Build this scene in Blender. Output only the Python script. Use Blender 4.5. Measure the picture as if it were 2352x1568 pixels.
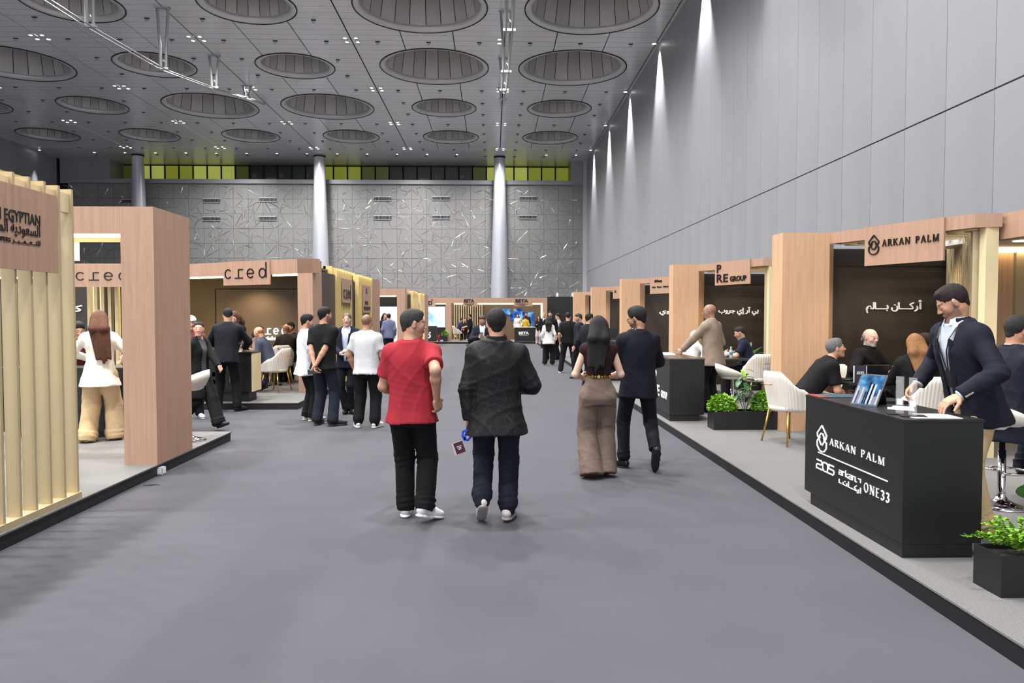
import bpy, bmesh, math, random
import numpy as np
from mathutils import Vector, Matrix

for o in list(bpy.data.objects):
    bpy.data.objects.remove(o)
SC = bpy.context.scene
COL = SC.collection
random.seed(7)

# ------------------------------------------------------------------ camera
FPX, CX, CY, EYE = 1700.0, 1176.0, 784.0, 1.70
PHI = math.atan(62 / FPX)
PSI = math.atan(44 / FPX * math.cos(PHI))
FW = np.array([math.sin(PSI) * math.cos(PHI), math.cos(PSI) * math.cos(PHI), -math.sin(PHI)])
RT = np.array([math.cos(PSI), -math.sin(PSI), 0.0])
UP = np.cross(RT, FW)
CAM = np.array([0.0, 0.0, EYE])
cd = bpy.data.cameras.new('camera')
cam = bpy.data.objects.new('camera', cd)
COL.objects.link(cam)
cd.sensor_fit = 'HORIZONTAL'
cd.sensor_width = 36.0
cd.lens = FPX / 2352.0 * 36.0
cd.clip_end = 300
cam.matrix_world = Matrix(((RT[0], UP[0], -FW[0], 0), (RT[1], UP[1], -FW[1], 0), (RT[2], UP[2], -FW[2], EYE), (0, 0, 0, 1)))
SC.camera = cam

# ------------------------------------------------------------------ world, exposure, hall lights
W = bpy.data.worlds.new('hall_ambient')
SC.world = W
W.use_nodes = True
bg = W.node_tree.nodes['Background']
bg.inputs[0].default_value = (0.90, 0.95, 1.0, 1)
bg.inputs[1].default_value = 1.5
SC.view_settings.view_transform = 'Standard'
SC.view_settings.look = 'None'
SC.view_settings.gamma = 1.0
SC.view_settings.use_curve_mapping = False
SC.view_settings.exposure = 0.2
SC.cycles.max_bounces = 5
SC.cycles.use_adaptive_sampling = True
SC.cycles.adaptive_threshold = 0.03
SC.cycles.diffuse_bounces = 2
SC.cycles.glossy_bounces = 2
SC.cycles.transmission_bounces = 4
SC.cycles.sample_clamp_indirect = 4.0
SC.cycles.caustics_reflective = False
SC.cycles.caustics_refractive = False

CEIL = 16.8
BAYX, BAYY = 8.45, 8.9
COF_X = [4.9 - BAYX * k for k in range(6)]
COF_Y = [63.8 - BAYY * k for k in range(4)]
LIT_X = [0.68 - BAYX * k for k in range(5)]
LIT_Y = [68.25 - BAYY * k for k in range(9)]        # 68.25 ... -2.95, the grid goes on over the camera

def lamp(name, kind, loc, energy, color=(1, 1, 1), **kw):
    l = bpy.data.lights.new(name, kind)
    l.energy = energy
    l.color = color
    for k, v in kw.items():
        setattr(l, k, v)
    o = bpy.data.objects.new(name, l)
    COL.objects.link(o)
    o.location = loc
    return o

DOWN = 5700.0
for ly in LIT_Y:
    for lx in LIT_X[:4]:
        lamp('hall_downlight_lamp', 'SPOT', (lx, ly, CEIL - 0.12), DOWN, (1.0, 0.985, 0.97), spot_size=math.radians(165), spot_blend=1.0, shadow_soft_size=0.45)
for ly in LIT_Y[:6]:
    o = lamp('wall_washer_lamp', 'SPOT', (9.02, ly, CEIL - 0.16), 11000, (1, 1, 1), spot_size=math.radians(56), spot_blend=0.85, shadow_soft_size=0.08)
    o.rotation_euler = (0, math.radians(-7.0), 0)
# ------------------------------------------------------------------ picking points from the photograph
def ray(x, y):
    d = FW * FPX + RT * (x - CX) + UP * (CY - y)
    return d / d[1]
def atZ(x, y, z=0.0):
    d = ray(x, y)
    return CAM + d * ((z - EYE) / d[2])
def atY(x, y, Y):
    return CAM + ray(x, y) * Y
def atX(x, y, X):
    d = ray(x, y)
    return CAM + d * (X / d[0])

# ------------------------------------------------------------------ materials
MATS = {}
def lin(r, g, b):
    f = lambda c: (c / 255 / 12.92) if c <= 10 else ((c / 255 + 0.055) / 1.055) ** 2.4
    return (f(r), f(g), f(b), 1)
def mat(name, col, rough=0.6, metal=0.0, noise=0.0, nscale=8.0, bump=0.0, bscale=60.0, emit=0.0, coat=0.0, stretch=None, trans=0.0, alpha=1.0, attr=None, sheen=0.0, spec=None):
    if name in MATS:
        return MATS[name]
    m = bpy.data.materials.new(name)
    m.use_nodes = True
    nt = m.node_tree
    p = nt.nodes['Principled BSDF']
    p.inputs['Base Color'].default_value = col
    p.inputs['Roughness'].default_value = rough
    p.inputs['Metallic'].default_value = metal
    if spec is not None:
        p.inputs['Specular IOR Level'].default_value = spec
    if coat:
        p.inputs['Coat Weight'].default_value = coat
        p.inputs['Coat Roughness'].default_value = 0.15
    if sheen:
        p.inputs['Sheen Weight'].default_value = sheen
    if trans:
        p.inputs['Transmission Weight'].default_value = trans
    if alpha < 1:
        p.inputs['Alpha'].default_value = alpha
    if emit:
        p.inputs['Emission Color'].default_value = col
        p.inputs['Emission Strength'].default_value = emit
    src = None
    if attr:
        a = nt.nodes.new('ShaderNodeAttribute')
        a.attribute_name = attr
        src = a.outputs['Color']
        nt.links.new(src, p.inputs['Base Color'])
    if noise or bump:
        tc = nt.nodes.new('ShaderNodeTexCoord')
        mp = nt.nodes.new('ShaderNodeMapping')
        nt.links.new(tc.outputs['Object'], mp.inputs[0])
        if stretch:
            mp.inputs['Scale'].default_value = stretch
    if noise:
        n = nt.nodes.new('ShaderNodeTexNoise')
        n.inputs['Scale'].default_value = nscale
        n.inputs['Detail'].default_value = 4
        nt.links.new(mp.outputs[0], n.inputs[0])
        mx = nt.nodes.new('ShaderNodeMix')
        mx.data_type = 'RGBA'
        mx.blend_type = 'MULTIPLY'
        mx.inputs[0].default_value = 1.0
        rp = nt.nodes.new('ShaderNodeValToRGB')
        rp.color_ramp.elements[0].position = 0.3
        rp.color_ramp.elements[1].position = 0.7
        lo = 1 - noise
        rp.color_ramp.elements[0].color = (lo, lo, lo, 1)
        rp.color_ramp.elements[1].color = (1 + noise, 1 + noise, 1 + noise, 1)
        nt.links.new(n.outputs[0], rp.inputs[0])
        if src:
            nt.links.new(src, mx.inputs[6])
        else:
            mx.inputs[6].default_value = col
        nt.links.new(rp.outputs[0], mx.inputs[7])
        nt.links.new(mx.outputs[2], p.inputs['Base Color'])
    if bump:
        n2 = nt.nodes.new('ShaderNodeTexNoise')
        n2.inputs['Scale'].default_value = bscale
        n2.inputs['Detail'].default_value = 3
        nt.links.new(mp.outputs[0], n2.inputs[0])
        b = nt.nodes.new('ShaderNodeBump')
        b.inputs['Strength'].default_value = bump
        b.inputs['Distance'].default_value = 0.02
        nt.links.new(n2.outputs[0], b.inputs['Height'])
        nt.links.new(b.outputs[0], p.inputs['Normal'])
    MATS[name] = m
    return m

def glow(name, col, strength):
    if name in MATS:
        return MATS[name]
    m = bpy.data.materials.new(name)
    m.use_nodes = True
    nt = m.node_tree
    nt.nodes.clear()
    e = nt.nodes.new('ShaderNodeEmission')
    e.inputs[0].default_value = col
    e.inputs[1].default_value = strength
    out = nt.nodes.new('ShaderNodeOutputMaterial')
    nt.links.new(e.outputs[0], out.inputs[0])
    MATS[name] = m
    return m

def screen_mat(name, cols, scale, strength, seed=0.0):
    """a lit screen: a flat picture of soft coloured patches"""
    m = bpy.data.materials.new(name)
    m.use_nodes = True
    nt = m.node_tree
    nt.nodes.clear()
    tc = nt.nodes.new('ShaderNodeTexCoord')
    mp = nt.nodes.new('ShaderNodeMapping')
    mp.inputs['Location'].default_value = (seed, seed * 0.7, seed * 1.3)
    v = nt.nodes.new('ShaderNodeTexNoise')
    v.inputs['Scale'].default_value = scale
    v.inputs['Detail'].default_value = 3
    rp = nt.nodes.new('ShaderNodeValToRGB')
    el = rp.color_ramp.elements
    while len(el) < len(cols):
        el.new(0.5)
    for i, c in enumerate(cols):
        el[i].position = 0.32 + 0.36 * i / (len(cols) - 1)
        el[i].color = c
    e = nt.nodes.new('ShaderNodeEmission')
    e.inputs[1].default_value = strength
    out = nt.nodes.new('ShaderNodeOutputMaterial')
    nt.links.new(tc.outputs['Object'], mp.inputs[0])
    nt.links.new(mp.outputs[0], v.inputs[0])
    nt.links.new(v.outputs[0], rp.inputs[0])
    nt.links.new(rp.outputs[0], e.inputs[0])
    nt.links.new(e.outputs[0], out.inputs[0])
    MATS[name] = m
    return m

M_AISLE = mat('aisle_carpet', lin(77, 77, 83), 0.95, noise=0.07, nscale=1.3, bump=0.25, bscale=420)
M_PLAT = mat('platform_carpet', lin(113, 112, 111), 0.95, noise=0.28, nscale=160, bump=0.3, bscale=300)
M_BLACK = mat('black_laminate', lin(27, 27, 28), 0.42, bump=0.02, bscale=200)
M_SKIRT = mat('black_skirting', lin(22, 22, 24), 0.55)
M_WOOD = mat('wood_veneer', lin(180, 144, 121), 0.5, noise=0.10, nscale=3.0, stretch=(9, 9, 0.35))
M_WOODR = mat('oak_veneer', lin(212, 170, 134), 0.5, noise=0.10, nscale=3.2, stretch=(9, 9, 0.35))
M_GOLD = mat('champagne_gold_metal', lin(202, 184, 146), 0.42, metal=0.35, noise=0.03, nscale=3.0, stretch=(1, 1, 0.2))
M_GOLD_LIT = mat('warm_lit_gold_metal', lin(238, 210, 142), 0.42, metal=0.2)  # the same gold with warm LED light put into its colour
M_CREAM = mat('cream_lacquer', lin(240, 222, 176), 0.45)
M_DARK = mat('dark_brown_wall', lin(52, 46, 41), 0.42, noise=0.06, nscale=2.0)
M_CRED = mat('brown_lacquer_wall', lin(104, 86, 66), 0.45, noise=0.04, nscale=1.2)
M_WALL = mat('grey_metal_panel', lin(152, 153, 158), 0.42, metal=0.1, noise=0.05, nscale=0.8, stretch=(1, 1, 0.25))
M_CEIL = mat('ceiling_metal', lin(222, 221, 222), 0.27, metal=0.2, noise=0.04, nscale=0.6)
def plank_lines(m, period, width, dark):
    """fine dark joints across a sheet, too thin to be built one by one"""
    nt = m.node_tree
    p = nt.nodes['Principled BSDF']
    tc = nt.nodes.new('ShaderNodeTexCoord'); sx = nt.nodes.new('ShaderNodeSeparateXYZ')
    nt.links.new(tc.outputs['Object'], sx.inputs[0])
    def op(kind, a, bval):
        n = nt.nodes.new('ShaderNodeMath'); n.operation = kind
        nt.links.new(a, n.inputs[0]); n.inputs[1].default_value = bval
        return n.outputs[0]
    f = op('FRACT', op('MULTIPLY', sx.outputs[1], 1.0 / period), 0.0)
    ln = op('LESS_THAN', f, width / period)
    mx = nt.nodes.new('ShaderNodeMix'); mx.data_type = 'RGBA'
    src = p.inputs['Base Color'].links[0].from_socket
    nt.links.new(ln, mx.inputs[0]); nt.links.new(src, mx.inputs[6]); mx.inputs[7].default_value = dark
    nt.links.new(mx.outputs[2], p.inputs['Base Color'])
plank_lines(M_CEIL, 8.9 / 12, 0.022, lin(110, 110, 110))
M_JOINT = mat('dark_joint', lin(24, 24, 25), 0.8)
M_WJOINT = mat('wall_joint_grey', lin(112, 112, 116), 0.7)
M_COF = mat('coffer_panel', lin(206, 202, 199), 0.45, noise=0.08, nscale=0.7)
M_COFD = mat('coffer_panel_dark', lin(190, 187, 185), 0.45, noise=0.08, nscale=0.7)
M_RING = mat('coffer_ring', lin(205, 203, 201), 0.4, metal=0.3)
M_COLUMN = mat('column_metal', lin(190, 192, 200), 0.38, metal=0.3)
M_STAR = mat('star_wall_panel', lin(140, 139, 138), 0.5, metal=0.1, noise=0.05, nscale=0.7)
M_INLAY = mat('inlay_metal', lin(232, 230, 220), 0.16, metal=0.95)
M_STEEL = mat('rig_steel', lin(170, 170, 172), 0.35, metal=0.7)
M_CHROME = mat('chrome', lin(225, 225, 228), 0.08, metal=1.0)
M_BRASS = mat('brass_legs', lin(214, 172, 96), 0.25, metal=1.0)
M_WHITE = mat('white_upholstery', lin(238, 230, 218), 0.7, bump=0.05, bscale=200)
M_LETW = mat('white_lettering', lin(246, 244, 240), 0.5)
M_LETK = mat('black_lettering', lin(18, 17, 17), 0.4)
M_PAPER = mat('paper', lin(244, 244, 246), 0.6)
M_LED = glow('warm_led', (1.0, 0.76, 0.42, 1), 5.5)
M_LEDC = glow('cool_lamp', (1.0, 0.98, 0.95, 1), 16.0)
M_SIGNGLOW = glow('white_sign_glow', (0.85, 0.95, 1.0, 1), 2.2)
M_ACRYL = mat('clear_acrylic', (0.93, 0.95, 0.95, 1), 0.03, alpha=0.16)
M_SOIL = mat('planter_soil', lin(40, 36, 30), 0.95)

# ------------------------------------------------------------------ mesh building
ORG = {}
class MB:
    """collects shapes, then becomes ONE mesh object"""
    def __init__(s):
        s.v, s.f, s.m = [], [], []
    def add(s, vs, fs, mi=0):
        n = len(s.v)
        s.v += [tuple(map(float, v)) for v in vs]
        s.f += [tuple(i + n for i in f) for f in fs]
        s.m += [mi] * len(fs)
        return s
    def box(s, x0, x1, y0, y1, z0, z1, mi=0):
        v = [(x0, y0, z0), (x1, y0, z0), (x1, y1, z0), (x0, y1, z0), (x0, y0, z1), (x1, y0, z1), (x1, y1, z1), (x0, y1, z1)]
        return s.add(v, [(3, 2, 1, 0), (4, 5, 6, 7), (0, 1, 5, 4), (1, 2, 6, 5), (2, 3, 7, 6), (3, 0, 4, 7)], mi)
    def prism(s, poly, z0, z1, mi=0):
        a = sum(poly[i][0] * poly[(i + 1) % len(poly)][1] - poly[(i + 1) % len(poly)][0] * poly[i][1] for i in range(len(poly)))
        if a < 0:
            poly = poly[::-1]
        n = len(poly)
        v = [(p[0], p[1], z0) for p in poly] + [(p[0], p[1], z1) for p in poly]
        f = [tuple(range(n))[::-1], tuple(range(n, 2 * n))] + [(i, (i + 1) % n, n + (i + 1) % n, n + i) for i in range(n)]
        return s.add(v, f, mi)
    def wall(s, a, b, t, z0, z1, mi=0):
        """upright slab from a to b in plan; t is the thickness to the left of a->b"""
        d = np.array(b, float) - np.array(a, float)
        d /= np.linalg.norm(d)
        n = np.array([-d[1], d[0]]) * t
        return s.prism([tuple(a), tuple(b), tuple(np.array(b) + n), tuple(np.array(a) + n)], z0, z1, mi)
    def obox(s, c, ax, ay, az, mi=0):
        """oriented box; ax, ay, az are half vectors"""
        c, ax, ay, az = [np.array(q, float) for q in (c, ax, ay, az)]
        v = [c + sx * ax + sy * ay + sz * az for sz in (-1, 1) for sx, sy in ((-1, -1), (1, -1), (1, 1), (-1, 1))]
        f = [(3, 2, 1, 0), (4, 5, 6, 7), (0, 1, 5, 4), (1, 2, 6, 5), (2, 3, 7, 6), (3, 0, 4, 7)]
        if np.dot(np.cross(ax, ay), az) < 0:
            f = [q[::-1] for q in f]
        return s.add(v, f, mi)
    def tube(s, pts, r, n=8, mi=0, cap=True):
        pts = [np.array(p, float) for p in pts]
        rr = r if hasattr(r, '__len__') else [r] * len(pts)
        vs, fs = [], []
        ref = None
        for i, p in enumerate(pts):
            d = pts[min(i + 1, len(pts) - 1)] - pts[max(i - 1, 0)]
            d = d / (np.linalg.norm(d) + 1e-9)
            if ref is None:
                ref = np.array([0, 0, 1.0]) if abs(d[2]) < 0.9 else np.array([1.0, 0, 0])
            u = np.cross(d, ref); u /= np.linalg.norm(u) + 1e-9
            w = np.cross(u, d)
            ref = w
            for k in range(n):
                a = 2 * math.pi * k / n
                vs.append(p + rr[i] * (math.cos(a) * u + math.sin(a) * w))
        for i in range(len(pts) - 1):
            for k in range(n):
                fs.append((i * n + k, i * n + (k + 1) % n, (i + 1) * n + (k + 1) % n, (i + 1) * n + k))
        if cap:
            fs.append(tuple(range(n))[::-1])
            fs.append(tuple(range((len(pts) - 1) * n, len(pts) * n)))
        return s.add(vs, fs, mi)
    def lathe(s, prof, c=(0, 0, 0), n=24, mi=0):
        vs, fs = [], []
        for r, z in prof:
            for k in range(n):
                a = 2 * math.pi * k / n
                vs.append((c[0] + r * math.cos(a), c[1] + r * math.sin(a), c[2] + z))
        for i in range(len(prof) - 1):
            for k in range(n):
                fs.append((i * n + k, i * n + (k + 1) % n, (i + 1) * n + (k + 1) % n, (i + 1) * n + k))
        return s.add(vs, fs, mi)
    def build(s, name, mats, parent=None, smooth=False, bevel=0.0):
        me = bpy.data.meshes.new(name)
        o0 = ORG.get(parent.name, (0, 0, 0)) if parent else (0, 0, 0)
        me.from_pydata([(v[0] - o0[0], v[1] - o0[1], v[2] - o0[2]) for v in s.v], [], s.f)
        return finish(me, name, mats, parent, o0, smooth, s.m, bevel)

def finish(me, name, mats, parent, o0, smooth=False, mi=None, bevel=0.0):
    if not isinstance(mats, (list, tuple)):
        mats = [mats]
    for m in mats:
        me.materials.append(m)
    if mi and len(mats) > 1:
        me.polygons.foreach_set('material_index', mi)
    if smooth:
        me.polygons.foreach_set('use_smooth', [True] * len(me.polygons))
    me.update()
    o = bpy.data.objects.new(name, me)
    COL.objects.link(o)
    if parent:
        o.parent = parent
    ORG[o.name] = o0
    if bevel:
        b = o.modifiers.new('bevel', 'BEVEL')
        b.width = bevel
        b.segments = 2
        b.limit_method = 'ANGLE'
    return o

def tag(o, label=None, cat=None, group=None, kind=None):
    if label: o['label'] = label
    if cat: o['category'] = cat
    if group: o['group'] = group
    if kind: o['kind'] = kind
    return o
def thing(name, label, cat, loc=(0, 0, 0), group=None, rz=0.0):
    o = bpy.data.objects.new(name, None)
    COL.objects.link(o)
    o.empty_display_size = 0.1
    o.location = tuple(float(c) for c in loc)
    o.rotation_euler = (0, 0, rz)
    ORG[o.name] = tuple(o.location)
    return tag(o, label, cat, group)
def copy_tree(o, parent=None):
    c = o.copy()
    COL.objects.link(c)
    c.parent = parent
    ORG[c.name] = ORG.get(o.name, (0, 0, 0))
    for ch in list(o.children):
        copy_tree(ch, c)
    return c
def child_copy(o, parent, loc=None, rz=None):
    c = o.copy()
    COL.objects.link(c)
    c.parent = parent
    ORG[c.name] = ORG.get(o.name, (0, 0, 0))
    if loc is not None: c.location = loc
    if rz is not None: c.rotation_euler = (0, 0, rz)
    return c

# ------------------------------------------------------------------ lettering
AR = {'ا': ('\uFE8D', '\uFE8E'), 'أ': ('\uFE83', '\uFE84'), 'إ': ('\uFE87', '\uFE88'), 'آ': ('\uFE81', '\uFE82'), 'ر': ('\uFEAD', '\uFEAE'), 'و': ('\uFEED', '\uFEEE'), 'د': ('\uFEA9', '\uFEAA'), 'ة': ('\uFE93', '\uFE94'),
      'ب': ('\uFE8F', '\uFE90', '\uFE91', '\uFE92'), 'ل': ('\uFEDD', '\uFEDE', '\uFEDF', '\uFEE0'), 'م': ('\uFEE1', '\uFEE2', '\uFEE3', '\uFEE4'), 'ك': ('\uFED9', '\uFEDA', '\uFEDB', '\uFEDC'), 'ن': ('\uFEE5', '\uFEE6', '\uFEE7', '\uFEE8'),
      'ي': ('\uFEF1', '\uFEF2', '\uFEF3', '\uFEF4'), 'ج': ('\uFE9D', '\uFE9E', '\uFE9F', '\uFEA0'), 'س': ('\uFEB1', '\uFEB2', '\uFEB3', '\uFEB4'), 'ع': ('\uFEC9', '\uFECA', '\uFECB', '\uFECC'), 'ت': ('\uFE95', '\uFE96', '\uFE97', '\uFE98'),
      'ص': ('\uFEB9', '\uFEBA', '\uFEBB', '\uFEBC'), 'ـ': ('\u0640',) * 4}
def arabic(s):
    out = []
    for i, c in enumerate(s):
        if c not in AR:
            out.append(c)
            continue
        fm = AR[c]
        prev = i > 0 and s[i - 1] in AR and len(AR[s[i - 1]]) == 4
        nxt = i + 1 < len(s) and s[i + 1] in AR and len(fm) == 4
        out.append(fm[(1 if prev else 0) + (2 if nxt else 0)] if len(fm) == 4 else fm[1 if prev else 0])
    return ''.join(reversed(out))
def arabic_bars(pieces, bold=0.03, bar=0.55, th=0.10):
    """pieces in visual order from the left; a number is a drawn-out joining bar of that length"""
    V, Fs, x = [], [], 0.0
    for p in pieces:
        if isinstance(p, (int, float)):
            if p < 0:
                x -= p
                continue
            n = len(V)
            V += [(x - 0.04, -0.012), (x + p + 0.04, -0.012), (x + p + 0.04, th), (x - 0.04, th)]
            Fs.append((n, n + 1, n + 2, n + 3))
            x += p
        else:
            v, f = text_shape(p, bold)
            n = len(V)
            v = v - np.array([v[:, 0].min(), 0])
            V += [(a + x, b) for a, b in v]
            Fs += [tuple(i + n for i in q) for q in f]
            x += v[:, 0].max()
    return np.array(V), Fs
def text_shape(s, bold=0.0, spacing=1.0):
    c = bpy.data.curves.new('lettering', 'FONT')
    c.body = s
    c.size = 1.0
    c.offset = bold
    c.space_character = spacing
    c.extrude = 0.0
    c.resolution_u = 3
    o = bpy.data.objects.new('lettering', c)
    COL.objects.link(o)
    me = bpy.data.meshes.new_from_object(o)
    v = np.array([q.co[:] for q in me.vertices])
    f = [tuple(p.vertices) for p in me.polygons]
    bpy.data.objects.remove(o)
    bpy.data.curves.remove(c)
    bpy.data.meshes.remove(me)
    return v[:, :2], f
def stroke_shape(strokes, w):
    """polylines [(pts, width factor)] into flat ribbons"""
    vs, fs = [], []
    for st in strokes:
        pts, k = (st if isinstance(st, tuple) else (st, 1.0))
        pts = [np.array(p, float) for p in pts]
        hw = w * k / 2
        n = len(pts)
        b = len(vs)
        for i, p in enumerate(pts):
            d0 = pts[i] - pts[i - 1] if i else pts[1] - pts[0]
            d1 = pts[i + 1] - pts[i] if i < n - 1 else d0
            d0 = d0 / (np.linalg.norm(d0) + 1e-9)
            d1 = d1 / (np.linalg.norm(d1) + 1e-9)
            t = d0 + d1
            t = t / (np.linalg.norm(t) + 1e-9)
            nn = np.array([-t[1], t[0]])
            sc = hw / max(0.45, abs(np.dot(nn, np.array([-d1[1], d1[0]]))))
            vs += [p + nn * sc, p - nn * sc]
        for i in range(n - 1):
            fs.append((b + 2 * i, b + 2 * i + 1, b + 2 * i + 3, b + 2 * i + 2))
    return np.array(vs), fs
def arc(cx, cy, rx, ry, a0, a1, n=10):
    return [(cx + rx * math.cos(math.radians(a0 + (a1 - a0) * i / n)), cy + ry * math.sin(math.radians(a0 + (a1 - a0) * i / n))) for i in range(n + 1)]
def put_letters(shape, org, right, up, mt, parent, height=None, width=None, depth=0.012, name='lettering', align='l'):
    """lay a flat shape on a plane: org = bottom-left (or centre) of the writing, extruded a little"""
    v, f = shape
    lo, hi = v.min(0), v.max(0)
    sx = sy = 1.0
    if height: sx = sy = height / (hi[1] - lo[1])
    if width:
        sx = width / (hi[0] - lo[0])
        if not height: sy = sx
    p = (v - lo) * np.array([sx, sy])
    if align == 'c':
        p = p - np.array([(hi[0] - lo[0]) * sx / 2, (hi[1] - lo[1]) * sy / 2])
    org, right, up = [np.array(q, float) for q in (org, right, up)]
    right /= np.linalg.norm(right); up /= np.linalg.norm(up)
    n = np.cross(right, up)
    par = list(range(len(p)))
    def find(i):
        while par[i] != i:
            par[i] = par[par[i]]; i = par[i]
        return i
    for q in f:
        for i in q[1:]:
            par[find(i)] = find(q[0])
    ids = {}
    lift = np.array([ids.setdefault(find(i), len(ids)) % 7 for i in range(len(p))]) * depth * 0.03      # crossing strokes lie one over the other
    front = org + p[:, :1] * right + p[:, 1:] * up + n * (depth + lift[:, None])
    back = front - n * (depth + lift[:, None])
    k = len(front)
    edges = {}
    for q in f:
        for i in range(len(q)):
            a, b = q[i], q[(i + 1) % len(q)]
            edges[(a, b)] = edges.get((a, b), 0) + 1
    fs = list(f) + [(b, a, a + k, b + k) for (a, b) in edges if (b, a) not in edges]
    return MB().add(list(front) + list(back), fs).build(name, mt, parent)

def serif(s, thick=0.16, thin=0.07):
    """Roman capitals with thick and thin strokes and serifs, one unit high"""
    G = {'A': (0.86, [([(0.10, 0), (0.43, 1)], thin), ([(0.43, 1), (0.76, 0)], thick), ([(0.22, 0.34), (0.64, 0.34)], thin)], [(0.10, 0), (0.76, 0)]),
         'R': (0.80, [([(0.16, 0), (0.16, 1)], thick), (arc(0.36, 0.74, 0.24, 0.225, 90, -90), thick * 0.8), ([(0.16, 0.965), (0.36, 0.965)], thin), ([(0.16, 0.515), (0.36, 0.515)], thin), ([(0.36, 0.52), (0.74, 0.02)], thick)], [(0.16, 0), (0.16, 1), (0.74, 0)]),
         'K': (0.86, [([(0.16, 0), (0.16, 1)], thick), ([(0.70, 1), (0.18, 0.42)], thin), ([(0.34, 0.58), (0.76, 0)], thick)], [(0.16, 0), (0.16, 1), (0.70, 1), (0.76, 0)]),
         'N': (0.90, [([(0.14, 0), (0.14, 1)], thin), ([(0.12, 1), (0.76, 0)], thick), ([(0.78, 0), (0.78, 1)], thin)], [(0.14, 0), (0.78, 1), (0.10, 1)]),
         'P': (0.70, [([(0.16, 0), (0.16, 1)], thick), (arc(0.36, 0.72, 0.24, 0.245, 90, -90), thick * 0.8), ([(0.16, 0.965), (0.36, 0.965)], thin), ([(0.16, 0.475), (0.36, 0.475)], thin)], [(0.16, 0), (0.16, 1)]),
         'L': (0.68, [([(0.16, 0), (0.16, 1)], thick), ([(0.16, 0.035), (0.58, 0.035)], thin), ([(0.575, 0), (0.60, 0.24)], thin)], [(0.16, 0), (0.16, 1)]),
         'M': (1.06, [([(0.14, 0), (0.16, 1)], thin), ([(0.16, 1), (0.52, 0)], thick), ([(0.52, 0), (0.86, 1)], thin), ([(0.90, 0), (0.88, 1)], thick)], [(0.14, 0), (0.90, 0), (0.12, 1), (0.92, 1)]),
         'O': (0.90, [(arc(0.45, 0.5, 0.34, 0.5, 0, 360, 24), thick * 0.75)], []),
         'E': (0.68, [([(0.16, 0), (0.16, 1)], thick), ([(0.16, 0.035), (0.58, 0.035)], thin), ([(0.16, 0.965), (0.56, 0.965)], thin), ([(0.16, 0.52), (0.46, 0.52)], thin)], [(0.16, 0), (0.16, 1)]),
         '3': (0.66, [(arc(0.28, 0.74, 0.24, 0.22, 140, -90), thick), (arc(0.28, 0.27, 0.28, 0.25, 90, -140), thick)], []), ' ': (0.5, [], [])}
    vs, fs, x = [], [], 0.0
    for c in s:
        w, st, se = G[c]
        items = [(p, k) for p, k in st] + [([(q[0] - 0.12, q[1] + (0.02 if q[1] == 0 else -0.02)), (q[0] + 0.12, q[1] + (0.02 if q[1] == 0 else -0.02))], 0.045) for q in se]
        if items:
            v, f = stroke_shape(items, 1.0)
            n = len(vs)
            vs += [(a + x, b) for a, b in v]
            fs += [tuple(i + n for i in q) for q in f]
        x += w + 0.22
    return np.array(vs), fs
CRED_LOGO = [arc(0.42, 0.36, 0.30, 0.34, 40, 320, 14),
             [(1.05, 0.02), (1.85, 0.02)], [(1.42, 0.02), (1.42, 0.70)], [(1.42, 0.68), (1.85, 0.68)],
             [(2.28, 0.36), (2.86, 0.36)], arc(2.56, 0.36, 0.30, 0.34, 0, 320, 16),
             arc(3.68, 0.36, 0.30, 0.34, 0, 360, 18), [(4.02, 0.0), (4.02, 1.18)]]
DROP_LOGO = [[(0.5, 2.0), (0.13, 1.36), (0.16, 1.12), (0.34, 0.92)], [(0.5, 2.0), (0.87, 1.36), (0.84, 1.12), (0.66, 0.92)], [(0.38, 1.14), (0.13, 0.78), (0.14, 0.42), (0.30, 0.16), (0.5, 0.08), (0.70, 0.16), (0.86, 0.42), (0.87, 0.78), (0.62, 1.14)], [(0.46, 1.44), (0.22, 1.02), (0.46, 0.56)], [(0.54, 0.56), (0.78, 1.02), (0.54, 1.44)]]
# ================================================================== THE HALL
def struct(mb, name, m, parent=None, **kw):
    o = mb.build(name, m, parent, **kw)
    if parent is None:
        tag(o, kind='structure')
    return o
XW, XL, YB = 9.3, -42.0, 73.5
floor = struct(MB().box(XL, XW + 0.3, -14, 77, -0.2, 0), 'floor', M_AISLE)

# right wall: tall metal panels in two tiers with open joints
wall_right = struct(MB().box(XW + 0.035, XW + 0.3, -14, 77, 0, CEIL + 0.4), 'wall_right', M_WJOINT)
lowp = MB().box(XW, XW + 0.03, 0.006, 1.494, 0.0, 5.86).build('panel', M_WALL, wall_right)
highp = MB().box(XW, XW + 0.03, 0.006, 1.494, 5.895, CEIL + 0.2).build('panel', M_WALL, wall_right)
ystart = 13.63 - 1.5 * 18
for i in range(59):
    y = ystart + 1.5 * i
    if i == 0:
        lowp.location = highp.location = (0, y, 0)
        continue
    child_copy(lowp, wall_right, (0, y, 0))
    child_copy(highp, wall_right, (0, y, 0))
# left wall, far away
wall_left = struct(MB().box(XL - 0.4, XL - 0.05, -14, 77, 0, CEIL + 0.4), 'wall_left', M_JOINT)
lp = MB().box(XL - 0.045, XL, 0.02, 2.98, 0.0, CEIL + 0.2).build('panel', M_WALL, wall_left)
for i in range(29):
    y = -14 + 3.0 * i
    if i == 0: lp.location = (0, y, 0)
    else: child_copy(lp, wall_left, (0, y, 0))

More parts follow.
